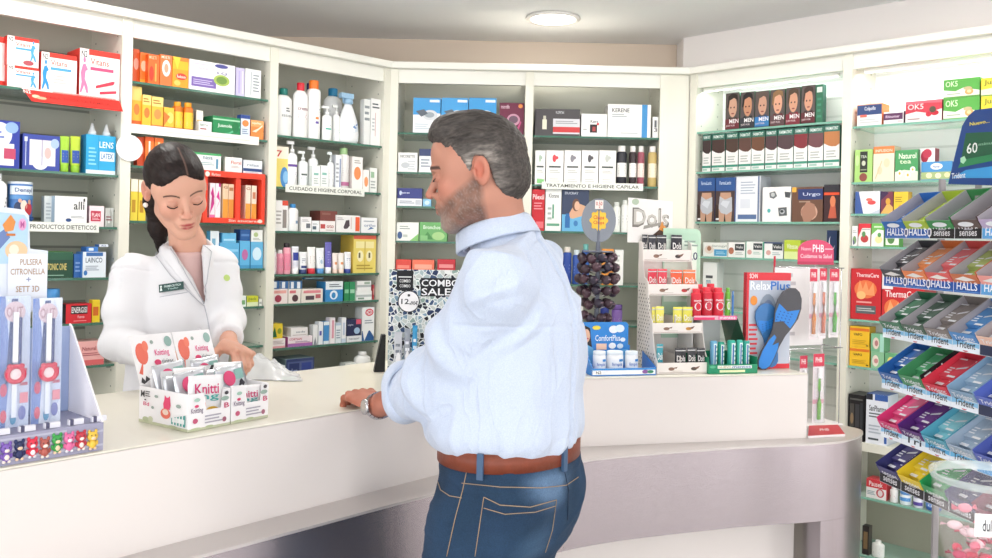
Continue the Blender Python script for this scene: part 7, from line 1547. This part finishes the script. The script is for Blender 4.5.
s.chain([q, q + (e - q) * .5, e, cuffp], [.058, .058, .057, .051], .035)
s.ell(q + (e - q) * .8 + Vector((0, -.02, -.02)), (.045, .055, .05), .04)
er = toB(E_r); wr = toB(W_r); qr = toB(S_r); s.chain([qr, er, er + (wr - er) * .4], [.07, .062, .055], .035)
nkb = toB((.012, 1.772, 1.46)); 
ax_ = (w_ - e).normalized()
# cut the sleeve end flat, hollow the neck
def cutfn(X, Y, Z):
    t = (X - cuffp.x) * ax_.x + (Y - cuffp.y) * ax_.y + (Z - cuffp.z) * ax_.z
    near = np.sqrt((X - cuffp.x) ** 2 + (Y - cuffp.y) ** 2 + (Z - cuffp.z) ** 2)
    return np.where(near < .13, t, -.05)
s.mask(cutfn, .004)
s.mask(lambda X, Y, Z: .082 - Z + .003 * np.sin(X * 9) + .14 * Y, .01)
sv, sq = s.mesh()
def cloth_disp(P, N):
    n1 = vnoise(P, (9, 9, 5)); n2 = vnoise(P + np.array((0, 0, 1.)) * 0, (22, 22, 11), 4.)
    ridg = 1 - np.abs(vnoise(P, (10, 10, 16), 9.)) * 2
    d = .008 * n1 + .0045 * n2
    # folds that radiate from the shoulder down the sleeve, and gathers above the belt
    ed = np.array(e); qd = np.array(q); ax = (ed - qd) / np.linalg.norm(ed - qd); t = (P - qd) @ ax; rad = np.linalg.norm(P - qd - t[:, None] * ax, axis=1)
    arm = np.clip(1 - (rad - .05) / .05, 0, 1) * np.clip((t + .03) / .06, 0, 1)
    ang = np.arctan2((P - qd)[:, 1], (P - qd)[:, 0])
    d += arm * .010 * np.sin(t * 52 + 1.6 * np.sin(ang * 1.5 + 1) + 3 * n1) * np.clip((t - .05) / .12, 0, 1)
    wst = np.clip((.30 - P[:, 2]) / .2, 0, 1) * (1 - arm)
    d += wst * (.0055 * np.maximum(0, 1 - np.abs(vnoise(P, (13, 13, 3.2), 2.)) * 4) + .004 * np.clip((P[:, 2] - .08) / .04, 0, 1) * np.clip((.19 - P[:, 2]) / .08, 0, 1))
    d += (1 - arm) * .011 * np.clip(1 - np.abs(vnoise(P, (5, 5, 8), 6.)) * 5, 0, 1)
    # box pleat down the middle of the back
    bk_ = (P[:, 1] < -.05) * (P[:, 2] > .02)
    d += bk_ * (-.006 * np.exp(-((np.abs(P[:, 0]) - .014) / .005) ** 2) + .003 * (np.abs(P[:, 0]) < .012))
    yk = .345 + .02 * np.abs(P[:, 0]); d += -.0028 * np.exp(-((P[:, 2] - yk) / .0035) ** 2) * (P[:, 1] < .0)
    return np.where(P[:, 2] < .16, d * np.clip((P[:, 2] - .075) / .06, .12, 1), d)
def shirt_mat():
    m = mat('shirt_cloth', 'cfdcf0', .85, spec=.2); nt = m.node_tree; p = nt.nodes['Principled BSDF']
    p.inputs['Sheen Weight'].default_value = .3
    tc = nt.nodes.new('ShaderNodeTexCoord'); br = nt.nodes.new('ShaderNodeTexBrick'); nt.links.new(tc.outputs['Object'], br.inputs['Vector'])
    wv = nt.nodes.new('ShaderNodeTexNoise'); wv.inputs['Scale'].default_value = 420; nt.links.new(tc.outputs['Object'], wv.inputs['Vector'])
    mx = nt.nodes.new('ShaderNodeMix'); mx.data_type = 'RGBA'; mx.inputs['A'].default_value = lin('afbdd6'); mx.inputs['B'].default_value = lin('d0d9e8'); nt.links.new(wv.outputs['Fac'], mx.inputs['Factor']); nt.links.new(mx.outputs['Result'], p.inputs['Base Color'])
    nt.nodes.remove(br)
    mp = nt.nodes.new('ShaderNodeMapping'); mp.inputs['Rotation'].default_value = (.3, .6, .5); mp.inputs['Scale'].default_value = (1.0, 1.0, .38)
    n3 = nt.nodes.new('ShaderNodeTexNoise'); n3.inputs['Scale'].default_value = 15; n3.inputs['Detail'].default_value = 2.5; n3.inputs['Distortion'].default_value = .7
    nt.links.new(tc.outputs['Object'], mp.inputs['Vector']); nt.links.new(mp.outputs['Vector'], n3.inputs['Vector'])
    a1 = nt.nodes.new('ShaderNodeMath'); a1.operation = 'SUBTRACT'; a1.inputs[1].default_value = .5; nt.links.new(n3.outputs['Fac'], a1.inputs[0])
    a2 = nt.nodes.new('ShaderNodeMath'); a2.operation = 'ABSOLUTE'; nt.links.new(a1.outputs[0], a2.inputs[0])
    a3 = nt.nodes.new('ShaderNodeMath'); a3.operation = 'POWER'; a3.inputs[1].default_value = .6; nt.links.new(a2.outputs[0], a3.inputs[0])
    bp = nt.nodes.new('ShaderNodeBump'); bp.invert = True; bp.inputs['Strength'].default_value = .55; bp.inputs['Distance'].default_value = .012
    nt.links.new(a3.outputs[0], bp.inputs['Height']); nt.links.new(bp.outputs['Normal'], p.inputs['Normal'])
shirt_mat()
shirt = organic('shirt', [(sv, sq)], BM, M('shirt_cloth'), None, cloth_disp, man, smooth=1)
# collar: a stand and a folded leaf round the neck
def ring_band(name, ctr, axis, up, prof, r0, r1, ex, parent, mw, material, seg=56, wob=0., arc=None):
    """band round axis; prof list of (radius add, height) closed loop"""
    axis = Vector(axis).normalized(); u = Vector(up).cross(axis).normalized(); v = axis.cross(u)
    vs = []; n = len(prof)
    for j in range(seg):
        a = 6.28318 * j / seg if not arc else R(arc[0] + (arc[1] - arc[0]) * j / (seg - 1))
        for k_, (dr_, hh_) in enumerate(prof):
            rr = 1 + wob * math.sin(3 * a + k_) * .5
            p = Vector(ctr) + u * (math.cos(a) * (r0 + dr_) * rr) + v * (math.sin(a) * (r1 + dr_) * rr) + axis * (hh_ + ex * math.sin(a))
            vs.append(p)
    fs = [(j * n + k_, ((j + 1) % seg) * n + k_, ((j + 1) % seg) * n + (k_ + 1) % n, j * n + (k_ + 1) % n) for j in range(seg if not arc else seg - 1) for k_ in range(n)]
    if arc: fs += [tuple(range(n)), tuple(reversed(range((seg - 1) * n, seg * n)))]
    m = MB().add(vs, fs, material, True); return m.build(name, parent, mw)
nb = toB(at_y(494, 228, 1.765)); axn = toB(hc) - nb; axn = Vector((0, .32, .95)).normalized()
ring_band('collar', nb - axn * .012, axn, (0, 1, 0), [(0, -.018), (.004, .018), (.007, .021), (.011, .016), (.020, -.018), (.018, -.022), (.010, -.012), (.006, .006), (.003, -.018)], .066, .068, 0, shirt, BM, 'shirt_cloth', wob=.02)
# rolled cuff
cfm = ring_band('rolled_cuff', cuffp - ax_ * .004, ax_, (0, 0, 1), [(0, -.004), (.004, -.010), (.010, -.012), (.014, -.006), (.016, .014), (.012, .022), (.006, .024), (.001, .016)], .046, .050, .0, shirt, BM, 'shirt_cloth', wob=.12)
# trousers
t = Sdf((-.24, -.22, -.98), (.24, .26, .13), .0045)
t.ell((0, -.004, .07), (.166, .128, .10), .03).ell((0, .0, -.03), (.170, .130, .13), .04)
for x in (-1, 1):
    t.ell((x * .085, -.046, .002), (.080, .078, .10), .03)
    t.chain([(x * .086, .018, -.06), (x * .098, .10, -.48), (x * .10, .01, -.90)], [.100, .068, .052], .03)
t.mask(lambda X, Y, Z: Z - .112, .004); t.mask(lambda X, Y, Z: -.93 - Z, .004)
pv, pq = t.mesh()
def jean_disp(P, N): return .0035 * vnoise(P, (9, 9, 14)) + .0022 * np.clip(1 - np.abs(vnoise(P, (7, 7, 20), 3.)) * 4, 0, 1) + .0012 * vnoise(P, (40, 40, 40), 1.)
def jean_col(P, N):
    c = np.tile(L3('1e3750'), (len(P), 1)); nz = np.clip(vnoise(P, (14, 14, 9)) + .4, 0, 1)
    c = blend(c, .45 * nz, '2c4868'); c = blend(c, .75 * np.clip(blob(P, (-.05, -.13, .045), (.10, .10, .055)) * 1.0, 0, 1) * np.clip(.5 + nz, 0, 1), '6c8aac')
    c = blend(c, .55 * blob(P, (-.09, -.14, -.07), (.07, .09, .05)), '486888'); c = blend(c, .4 * blob(P, (-.10, .14, -.25), (.06, .08, .14)), '486a8c')
    c = blend(c, .5 * np.clip(-vnoise(P, (6, 6, 30), 8.) * 2.2, 0, 1), '1c3450'); return c
jeans = organic('jeans', [(pv, pq)], BM, vcol_mat('denim', .85, bump=.35, bscale=700, var=.22, vscale=420), jean_col, jean_disp, man, smooth=1)
from mathutils.bvhtree import BVHTree
def bvh_of(o):
    me = o.data; return BVHTree.FromPolygons([o.matrix_world @ v.co for v in me.vertices], [tuple(p.vertices) for p in me.polygons])
CAMP = Vector((0, 0, H))
def trace(bv, pts, n=6, lift=.001):
    """walk a picture-drawn seam along the surface that the camera sees"""
    out = []
    for i in range(len(pts) - 1):
        for k_ in range(n):
            t_ = k_ / n; x = pts[i][0] * (1 - t_) + pts[i + 1][0] * t_; y = pts[i][1] * (1 - t_) + pts[i + 1][1] * t_
            h_ = bv.ray_cast(CAMP, ray(x, y).normalized())
            if h_[0] is not None: out.append(h_[0] + h_[1] * (lift if h_[1].dot(CAMP - h_[0]) > 0 else -lift))
    h_ = bv.ray_cast(CAMP, ray(*pts[-1]).normalized())
    if h_[0] is not None: out.append(h_[0] + h_[1] * (lift if h_[1].dot(CAMP - h_[0]) > 0 else -lift))
    return out
bvj = bvh_of(jeans); I4 = Matrix.Identity(4)
mat('stitch', 'a48c70', .8); mat('stitch_dark', '1c2c44', .8); mat('leather', '7e3b25', .45, bump=.3, bscale=120, var=.2, vscale=60)
def seam(name, pts, r_, k_, parent, bv, flat=1., lift=.0012):
    L = trace(bv, pts, 6, lift)
    if len(L) > 2: return MB().tube(L, r_, k_, 6).build(name, parent, I4)
seam('waist_seam', [(462, 483), (500, 487), (540, 488), (566, 485), (578, 477)], .0008, 'stitch', jeans, bvj)
seam('pocket_stitching', [(484, 497), (500, 505), (530, 507), (556, 500)], .0009, 'stitch', jeans, bvj)
seam('pocket_stitching', [(484, 497), (479, 530), (475, 556)], .0008, 'stitch', jeans, bvj)
seam('pocket_stitching', [(484, 508), (505, 514), (535, 512), (555, 506)], .0008, 'stitch', jeans, bvj)
seam('pocket_stitching', [(556, 500), (552, 530), (545, 552)], .0007, 'stitch', jeans, bvj)
seam('side_seam', [(468, 466), (463, 490), (455, 520), (447, 556)], .0009, 'stitch', jeans, bvj)
seam('front_pocket_edge', [(437, 478), (441, 490), (450, 496), (462, 498)], .0009, 'stitch', jeans, bvj)
seam('back_seam', [(562, 460), (568, 490), (567, 520)], .0008, 'stitch_dark', jeans, bvj)
# belt: ellipse round the waist
el = []
for j in range(72):
    a = 6.28318 * j / 72; el.append((math.cos(a) * .170, math.sin(a) * .130 - .004))
vs = []; 
for x, y in el:
    for dr_, z in ((0, -.012), (.004, -.012), (.004, .024), (0, .024)): k_ = 1 + dr_ / .15; vs.append((x * k_, y * k_, z + .088))
m_ = MB().add(vs, [(j * 4 + k_, ((j + 1) % 72) * 4 + k_, ((j + 1) % 72) * 4 + (k_ + 1) % 4, j * 4 + (k_ + 1) % 4) for j in range(72) for k_ in range(4)], 'leather', True)
belt = m_.build('belt', man, BM)
MB().box(-.022, .022, .128, .134, .078, .114, 'steel').build('buckle', belt, BM)
for px_ in (481, 560):
    g = ray(px_, 465); A2 = bvj.ray_cast(CAMP, ray(px_, 476).normalized())[0]
    if A2 is not None:
        pB = BI @ A2; a = math.atan2((pB.y + .004) / .13, pB.x / .17); c_ = Vector((math.cos(a) * .177, math.sin(a) * .137 - .004, .09)); nn = Vector((c_.x, c_.y, 0)).normalized()
        TT = BM @ frame(c_, Vector((0, 0, 1)).cross(nn) * -1)
        MB().box(-.006, .006, -.003, .003, -.024, .024, '3c5878').build('belt_loop', jeans, TT, bevel=.001)
# bracelet watch on the left wrist
wa = (W_l - E_l).normalized(); wc = W_l - wa * .012
m_ = MB(); u_ = Vector((0, 0, 1)).cross(wa).normalized(); v_ = wa.cross(u_)
for j in range(22):
    a = 6.28318 * j / 22; c_ = wc + u_ * math.cos(a) * .0315 + v_ * math.sin(a) * .0285
    T_ = Matrix((wa, (u_ * -math.sin(a) + v_ * math.cos(a)), (u_ * math.cos(a) + v_ * math.sin(a)))).transposed().to_4x4(); T_.translation = c_
    m_.box(-.0085, .0085, -.0038, .0038, -.0018, .0018, 'steel', T=T_)
wt = m_.build('wristwatch', man, I4)
T_ = Matrix.Translation(wc + v_ * -.0 + u_ * .034) @ u_.to_track_quat('Z', 'Y').to_matrix().to_4x4()
MB().lathe([(.0165, -.004), (.0175, 0), (.0165, .004), (.014, .005)], 24, 'steel', T_).build('watch_case', wt, I4)
# shoes (below the frame)
for x in (-1, 1):
    k_ = Sdf((-.08, -.12, -.02), (.08, .24, .14), .006); k_.ell((0, .06, .035), (.045, .14, .04), .02).ell((0, -.03, .06), (.04, .055, .05), .03); k_.mask(lambda X, Y, Z: -Z + .002, .003); v_1, q_1 = k_.mesh()
    organic('shoe', [(v_1, q_1)], BM @ Matrix.Translation((x * .10, .0, -.96)), mat('shoe_leather', '5a3c28', .4), None, None, man)
# ================================================================ the pharmacist
def patch(bv, quad, nx, ny, lift, material, name, parent, warp=None, thick=.0012):
    """cloth piece laid on the surface the camera sees; quad = four picture corners (ccw from lower left)"""
    vs = []
    for j in range(ny + 1):
        for i in range(nx + 1):
            u, v = i / nx, j / ny
            if warp: x, y = warp(u, v)
            else:
                x = (quad[0][0] * (1 - u) + quad[1][0] * u) * (1 - v) + (quad[3][0] * (1 - u) + quad[2][0] * u) * v
                y = (quad[0][1] * (1 - u) + quad[1][1] * u) * (1 - v) + (quad[3][1] * (1 - u) + quad[2][1] * u) * v
            h_ = bv.ray_cast(CAMP, ray(x, y).normalized())
            if h_[0] is None: h_ = (vs[-1] if vs else Vector((0, 2, 1)), Vector((0, -1, 0)))
            n = h_[1] if h_[1].dot(CAMP - h_[0]) > 0 else -h_[1]; vs.append(h_[0] + n * lift)
    N_ = len(vs); W1 = nx + 1
    back = [v + (v - CAMP).normalized() * (lift + thick) for v in vs]
    fs = [(j * W1 + i, j * W1 + i + 1, (j + 1) * W1 + i + 1, (j + 1) * W1 + i) for j in range(ny) for i in range(nx)]
    ed = [(i, i + 1) for i in range(nx)] + [(j * W1 + nx, (j + 1) * W1 + nx) for j in range(ny)] + [(ny * W1 + i + 1, ny * W1 + i) for i in range(nx)] + [((j + 1) * W1, j * W1) for j in range(ny)]
    m = MB().add(vs + back, fs + [tuple(N_ + k for k in reversed(f)) for f in fs] + [(b, a, N_ + a, N_ + b) for a, b in ed], material, True)
    return m.build(name, parent, I4)
wf = Vector((.24, -.97, 0)).normalized(); wp = at_y(178, 300, 2.42); wp.z = .93
WM = Matrix.Translation(wp) @ basis(wf); WI = WM.inverted(); toW = lambda p: WI @ Vector(p)
woman = empty('person', 'dark haired woman in a white lab coat behind the counter looking down', 'person', Matrix.Translation((wp.x, wp.y, 0)))
wh = at_y(176.5, 190, 2.27)
WH = Matrix.Translation(wh) @ basis((.60, -.80), R(27), R(13)) @ Matrix.Diagonal((.95, .95, .95, 1))
Rs, Ls = at_y(131, 275, 2.36), at_y(219, 268, 2.45)
Re, Le = at_y(121, 343, 2.30), at_y(226, 322, 2.42)
Rw, Lw = at_y(188, 365, 2.14), at_y(229, 343, 2.26)
nkp = at_y(188, 243, 2.385)
hs = head_sdf(False, WH.inverted() @ nkp); fv, fq = hs.mesh(); fv0 = fv.copy()
Aw = np.array(WI @ WH); fvB = fv @ Aw[:3, :3].T + Aw[:3, 3]
tr = Sdf((-.24, -.2, -.95), (.24, .24, .52), .010)
nl_ = toW(nkp)
tr.ell((0, .0, .30), (.125, .08, .15), .04).ell((0, 0, .12), (.10, .075, .12), .05).ell((0, -.01, 0), (.135, .09, .13), .05).cone((nl_.x * .6, nl_.y * .5, .40), (nl_.x, nl_.y, nl_.z - .01), .050, .044, .04)
for x in (-1, 1): tr.chain([(x * .08, 0, -.05), (x * .08, .01, -.45), (x * .08, -.01, -.82)], [.075, .05, .034], .03).cone((x * .08, -.01, -.86), (x * .08, .10, -.89), .032, .026, .03)
tr.cone(toW(Rs), toW(Re), .036, .03, .03); tr.cone(toW(Ls), toW(Le), .036, .03, .03); tv2, tq2 = tr.mesh()
cw_ = [[R(46), R(42), R(26)], [R(50), R(44), R(28)], [R(54), R(46), R(28)], [R(58), R(46), R(28)]]
d1 = Vector((.62, -.62, -.22)).normalized(); n1_ = Vector((-.12, -.25, -.95)); n1_ = (n1_ - d1 * n1_.dot(d1)).normalized(); s1v = d1.cross(Vector((0, 0, 1))).normalized(); s1v = (s1v - n1_ * s1v.dot(n1_)).normalized()
lv, lq = arm_part(Ls, Le, Lw, d1, n1_, s1v, cw_, WI, thumb=(.55, .85), scale=.92, r=(.034, .030, .021))
d2 = Vector((.80, -.34, -.14)).normalized(); n2_ = Vector((.1, .2, -.95)); n2_ = (n2_ - d2 * n2_.dot(d2)).normalized(); s2v = Vector((0, 0, 1)).cross(d2); s2v = (s2v - n2_ * s2v.dot(n2_)).normalized()
cw2 = [[R(10), R(22), R(16)], [R(14), R(26), R(18)], [R(18), R(28), R(18)], [R(22), R(30), R(18)]]
r2v, r2q = arm_part(Rs, Re, Rw, d2, n2_, s2v, cw2, WI, thumb=(.6, .3), scale=.90, r=(.034, .030, .021))
nf = len(fv); colf = skin_color('dba892', False)
def woman_col(P, N):
    c = np.tile(L3('d8a48e'), (len(P), 1)); c[:nf] = colf(fv0, None); return c
organic('body', [(fvB, fq), (tv2, tq2), (lv, lq), (r2v, r2q)], WM, skin_m('skin_woman'), woman_col, parent=woman)
mat('hair_tie', '2c2426')
# hair drawn back over the ears' tops with a low pony tail
h = Sdf((-.12, -.20, -.36), (.12, .13, .16), .0025)
h.ell((0, -.014, .038), (.0775, .099, .089), .01).ell((0, .046, .066), (.060, .044, .044), .02)
wl = lambda X, Y, Z: np.interp(Y, [-.12, -.08, -.05, -.03, -.015, .0, .012, .028, .045, .062, .08, .1], [-.06, -.06, -.05, -.035, .010, .022, .018, .028, .045, .062, .079, .088]).astype(np.float32) - Z - np.clip(np.abs(X) - .008, 0, .05) * .62 * np.clip((Y - .02) / .03, 0, 1)
h.mask(lambda X, Y, Z: wl(X, Y, Z) * .7, .005)
h.chain([(.01, -.095, .0), (.018, -.135, -.03), (.026, -.145, -.10), (.03, -.13, -.18), (.03, -.115, -.27)], [.028, .030, .033, .026, .008], .02)
h.ell((.012, -.108, -.004), (.03, .022, .03), .015)
v_h, q_h = h.mesh()
def wh_disp(P, N): return .0012 * vnoise(P, (90, 22, 90)) + .0007 * vnoise(P, (220, 50, 220), 2.)
def wh_col(P, N):
    c = np.tile(L3('1c1413'), (len(P), 1)); nz = np.clip(vnoise(P, (150, 24, 150)) + .3, 0, 1); c = blend(c, .4 * nz, '3a2a26')
    part = np.clip(1.6 - np.abs(P[:, 0] + .012) / .0016, 0, 1) * (P[:, 1] > .0) * (P[:, 2] > .06); return blend(c, part * .5, '8c6c60')
organic('hair', [(v_h, q_h)], WH, vcol_mat('hair_woman', .5, bump=.35, bscale=240, stretch=(1, .2, 1), spec=.3), wh_col, wh_disp, woman)
for x in (-1, 1):
    MB().tube([(x * .046, .0845, .0), (x * .040, .0905, -.0035), (x * .031, .0935, -.0052), (x * .020, .0905, -.0030)], .0013, 'lash', 6).build('eyelashes', woman, WH)
MB().ball((.0815, -.010, -.036), .0068, 'f4f2ee', 12).build('pearl_earring', woman, WH)
# pale pink top
s = Sdf((-.22, -.17, .0), (.22, .19, .50), .0045)
s.ell((0, .006, .30), (.128, .084, .150), .04).ell((0, .004, .12), (.108, .080, .14), .05).cone((nl_.x * .6, nl_.y * .55, .38), (nl_.x * .95, nl_.y * .95, nl_.z - .03), .050, .046, .03)
s.mask(lambda X, Y, Z: Z - (nl_.z - .014) - (Y - nl_.y) * -.25, .004); s.mask(lambda X, Y, Z: .02 - Z, .01)
v_, q_ = s.mesh(); mat('pink_knit', 'dcb9b4', .9, bump=.2, bscale=400)
organic('top', [(v_, q_)], WM, M('pink_knit'), None, lambda P, N: .002 * vnoise(P, (16, 16, 10)), woman)
# lab coat
s = Sdf((-.30, -.22, -.45), (.30, .36, .50), .0045)
s.ell((0, -.002, .295), (.152, .112, .15), .04).ell((0, .004, .12), (.135, .108, .16), .06).ell((0, -.002, -.08), (.158, .122, .20), .08).cone((0, -.0, -.10), (0, .0, -.36), .150, .165, .06)
s.cone((nl_.x * .5, nl_.y * .45 + .01, .34), (nl_.x * .95, nl_.y * .95, nl_.z - .045), .088, .070, .04)
for a in (Rs, Ls):
    q = toW(a); s.cone((nl_.x * .5 + .03 * (1 if q.x > 0 else -1), nl_.y * .3, .395), (q.x * .92, q.y, q.z - .002), .048, .050, .05)
cuffs = []
for a, e_, w2, tt in ((Rs, Re, Rw, .72), (Ls, Le, Lw, .80)):
    qa, qe, qw = toW(a), toW(e_), toW(w2); cp = qe + (qw - qe) * tt; cuffs.append((cp, (qw - qe).normalized()))
    s.chain([qa, qa + (qe - qa) * .5, qe, cp], [.047, .047, .047, .039], .03)
for cp, ax2 in cuffs:
    s.mask(lambda X, Y, Z, cp=cp, ax2=ax2: np.where((X - cp.x) ** 2 + (Y - cp.y) ** 2 + (Z - cp.z) ** 2 < .09 ** 2, (X - cp.x) * ax2.x + (Y - cp.y) * ax2.y + (Z - cp.z) * ax2.z, -.05), .003)
# opening: a wedge that runs down from the neck
apex = toW(at_y(203, 304, 2.31)); nn_ = nl_
def wedge(X, Y, Z):
    t_ = (Z - apex.z) / (nn_.z - .0 - apex.z); cx_ = apex.x + (nn_.x - apex.x) * np.clip(t_, 0, 1.2); half = np.clip(t_, 0, 1.3) * .042
    side = np.abs(X - cx_) - half
    yc = np.interp(Z, [apex.z, nn_.z - .06, nn_.z + .02], [.02, -.0, -.03]); return np.maximum(np.maximum(side, yc - Y), apex.z - Z)
d_ = None
X, Y, Z = np.meshgrid(*s.ax, indexing='ij'); dw = wedge(X, Y, Z).astype(np.float32); s.f = np.maximum(s.f, -dw)
# neck hole
dn = np.sqrt((X - nn_.x) ** 2 + (Y - nn_.y) ** 2) - .054; dn = np.maximum(dn, (nn_.z - .03) - Z).astype(np.float32); s.f = np.maximum(s.f, -dn)
v_, q_ = s.mesh()
def coat_disp(P, N):
    d = .006 * vnoise(P, (7, 7, 5)) + .0025 * vnoise(P, (20, 20, 9), 3.)
    for a, e_ in ((Rs, Re), (Ls, Le)):
        qa, qe = np.array(toW(a)), np.array(toW(e_)); ax = qe - qa; L = np.linalg.norm(ax); ax /= L; t = (P - qa) @ ax; rad = np.linalg.norm(P - qa - t[:, None] * ax, axis=1)
        arm = np.clip(1 - (rad - .045) / .03, 0, 1) * np.clip(t / .05, 0, 1)
        ph = np.arctan2((P - qa)[:, 1], (P - qa)[:, 0]); d += arm * .0048 * np.sin(t * 60 + 2.2 * np.sin(ph * 1.4) + 4 * vnoise(P, (6, 6, 6), 5.)) * np.clip((t - .04) / .08, 0, 1)
        d -= .004 * np.exp(-((t + .004) / .004) ** 2) * (rad < .075)
    d += .006 * np.clip(1 - np.abs(vnoise(P, (5, 5, 2.4), 8.)) * 5, 0, 1) * (np.abs(P[:, 0]) < .13)
    return d
mat('coat_cloth', 'e2e2e5', .85, spec=.2, bump=.08, bscale=500)
coat = organic('lab_coat', [(v_, q_)], WM, M('coat_cloth'), None, coat_disp, woman, smooth=1)
bw_ = bvh_of(coat)
def lapel(name, top, bot, w0, w1, notch):
    def wp_(u, v):
        x = bot[0] + (top[0] - bot[0]) * v; y = bot[1] + (top[1] - bot[1]) * v; wd = w0 + (w1 - w0) * v
        if notch and v > .86: wd *= .72
        return x + u * wd, y + u * wd * .12
    patch(bw_, None, 6, 22, .0045, 'coat_cloth', name, coat, warp=wp_, thick=.002)
lapel('lapel', (166, 240), (202, 304), -2, -17, True)
lapel('lapel', (203, 246), (206, 300), 1, 8, True)
# collar behind the neck
ncw = Vector((nl_.x, nl_.y, nl_.z)); 
ring_band('collar', ncw + Vector((0, -.012, -.03)), Vector((.0, .30, .95)), (0, 1, 0), [(0, -.016), (.002, .010), (.005, .014), (.010, .010), (.024, -.022), (.020, -.026), (.008, -.012)], .060, .058, -.022, coat, WM, 'coat_cloth', wob=.0, arc=(158, 382))
seam('front_edge', [(204, 305), (209, 325), (213, 350), (216, 372)], .0012, 'coat_seam_shade', coat, bw_) if 'coat_seam_shade' in MATS else (mat('coat_seam_shade', 'b9bac2', .8), seam('front_edge', [(204, 305), (209, 325), (213, 350), (216, 372)], .0012, 'coat_seam_shade', coat, bw_))
for L_ in ([(151, 246), (160, 250), (157, 256), (172, 276), (203, 306)], [(203, 246), (210, 252), (207, 270), (204, 296)], [(166, 240), (182, 268), (203, 304)]): seam('lapel_edge_shade', L_, .0011, 'coat_seam_shade', coat, bw_, lift=.005)  # darker tubes stand in for the shading that outlines the lapels
seam('pocket_edge', [(160, 297), (188, 292)], .0010, 'coat_seam_shade', coat, bw_)
hp = bw_.ray_cast(CAMP, ray(198, 331).normalized())
if hp[0] is not None:
    n = hp[1] if hp[1].dot(CAMP - hp[0]) > 0 else -hp[1]
    MB().lathe([(.0075, -.001), (.008, .001), (.0065, .0025), (.004, .0018)], 20, 'e2e0e4', Matrix.Translation(hp[0] + n * .0015) @ n.to_track_quat('Z', 'Y').to_matrix().to_4x4()).build('button', coat, I4)
hp = bw_.ray_cast(CAMP, ray(172.8, 287.6).normalized())
n = hp[1] if hp[1].dot(CAMP - hp[0]) > 0 else -hp[1]
xd = Vector((0, 0, 1)).cross(n); xd = (xd + Vector((0, 0, .16))).normalized(); zd = n.cross(xd)
T_ = Matrix((xd, -n, zd)).transposed().to_4x4(); T_.translation = hp[0] + n * .009
if xd.x < 0: T_ = T_ @ Matrix.Rotation(math.pi, 4, 'Y')
wb, hb = .066, .021
MB().box(-wb / 2, wb / 2, -.001, .001, -hb / 2, hb / 2, '1c4440').front(wb, -hb / 2, hb / 2, 't 22 52 90 80 c8dcd8 FARMACEUTICA;t 34 20 80 42 a8c4c0 Titular;e 5 58 13 84 e0ece8;p e0ece8 4,16 14,16 11,58 7,58', y=-.001, x=-wb / 2).build('name_badge', coat, T_)
hp = bw_.ray_cast(CAMP, ray(226.5, 278).normalized())
if hp[0] is not None:
    n = hp[1] if hp[1].dot(CAMP - hp[0]) > 0 else -hp[1]
    MB().lathe([(.009, 0), (.009, .001)], 20, 'b8d078', Matrix.Translation(hp[0] + n * .0015) @ n.to_track_quat('Z', 'Y').to_matrix().to_4x4()).build('sleeve_emblem', coat, I4)
# trousers and shoes behind the counter
t = Sdf((-.2, -.18, -.92), (.2, .2, .12), .008); t.ell((0, -.005, .0), (.135, .10, .10), .04)
for x in (-1, 1): t.chain([(x * .078, 0, -.08), (x * .085, .01, -.45), (x * .085, -.01, -.84)], [.085, .058, .045], .03)
t.mask(lambda X, Y, Z: -.86 - Z, .004); v_, q_ = t.mesh(); organic('trousers', [(v_, q_)], WM, mat('white_cotton', 'dcdde0', .85), None, None, woman)
for x in (-1, 1):
    k_ = Sdf((-.07, -.12, -.02), (.07, .2, .12), .006); k_.ell((0, .05, .03), (.04, .12, .034), .02).ell((0, -.03, .05), (.036, .05, .045), .03); k_.mask(lambda X, Y, Z: -Z + .002, .003); v_, q_ = k_.mesh()
    organic('shoe', [(v_, q_)], WM @ Matrix.Translation((x * .085, .0, -.93)), mat('white_clog', 'e4e4e6', .5), None, None, woman)
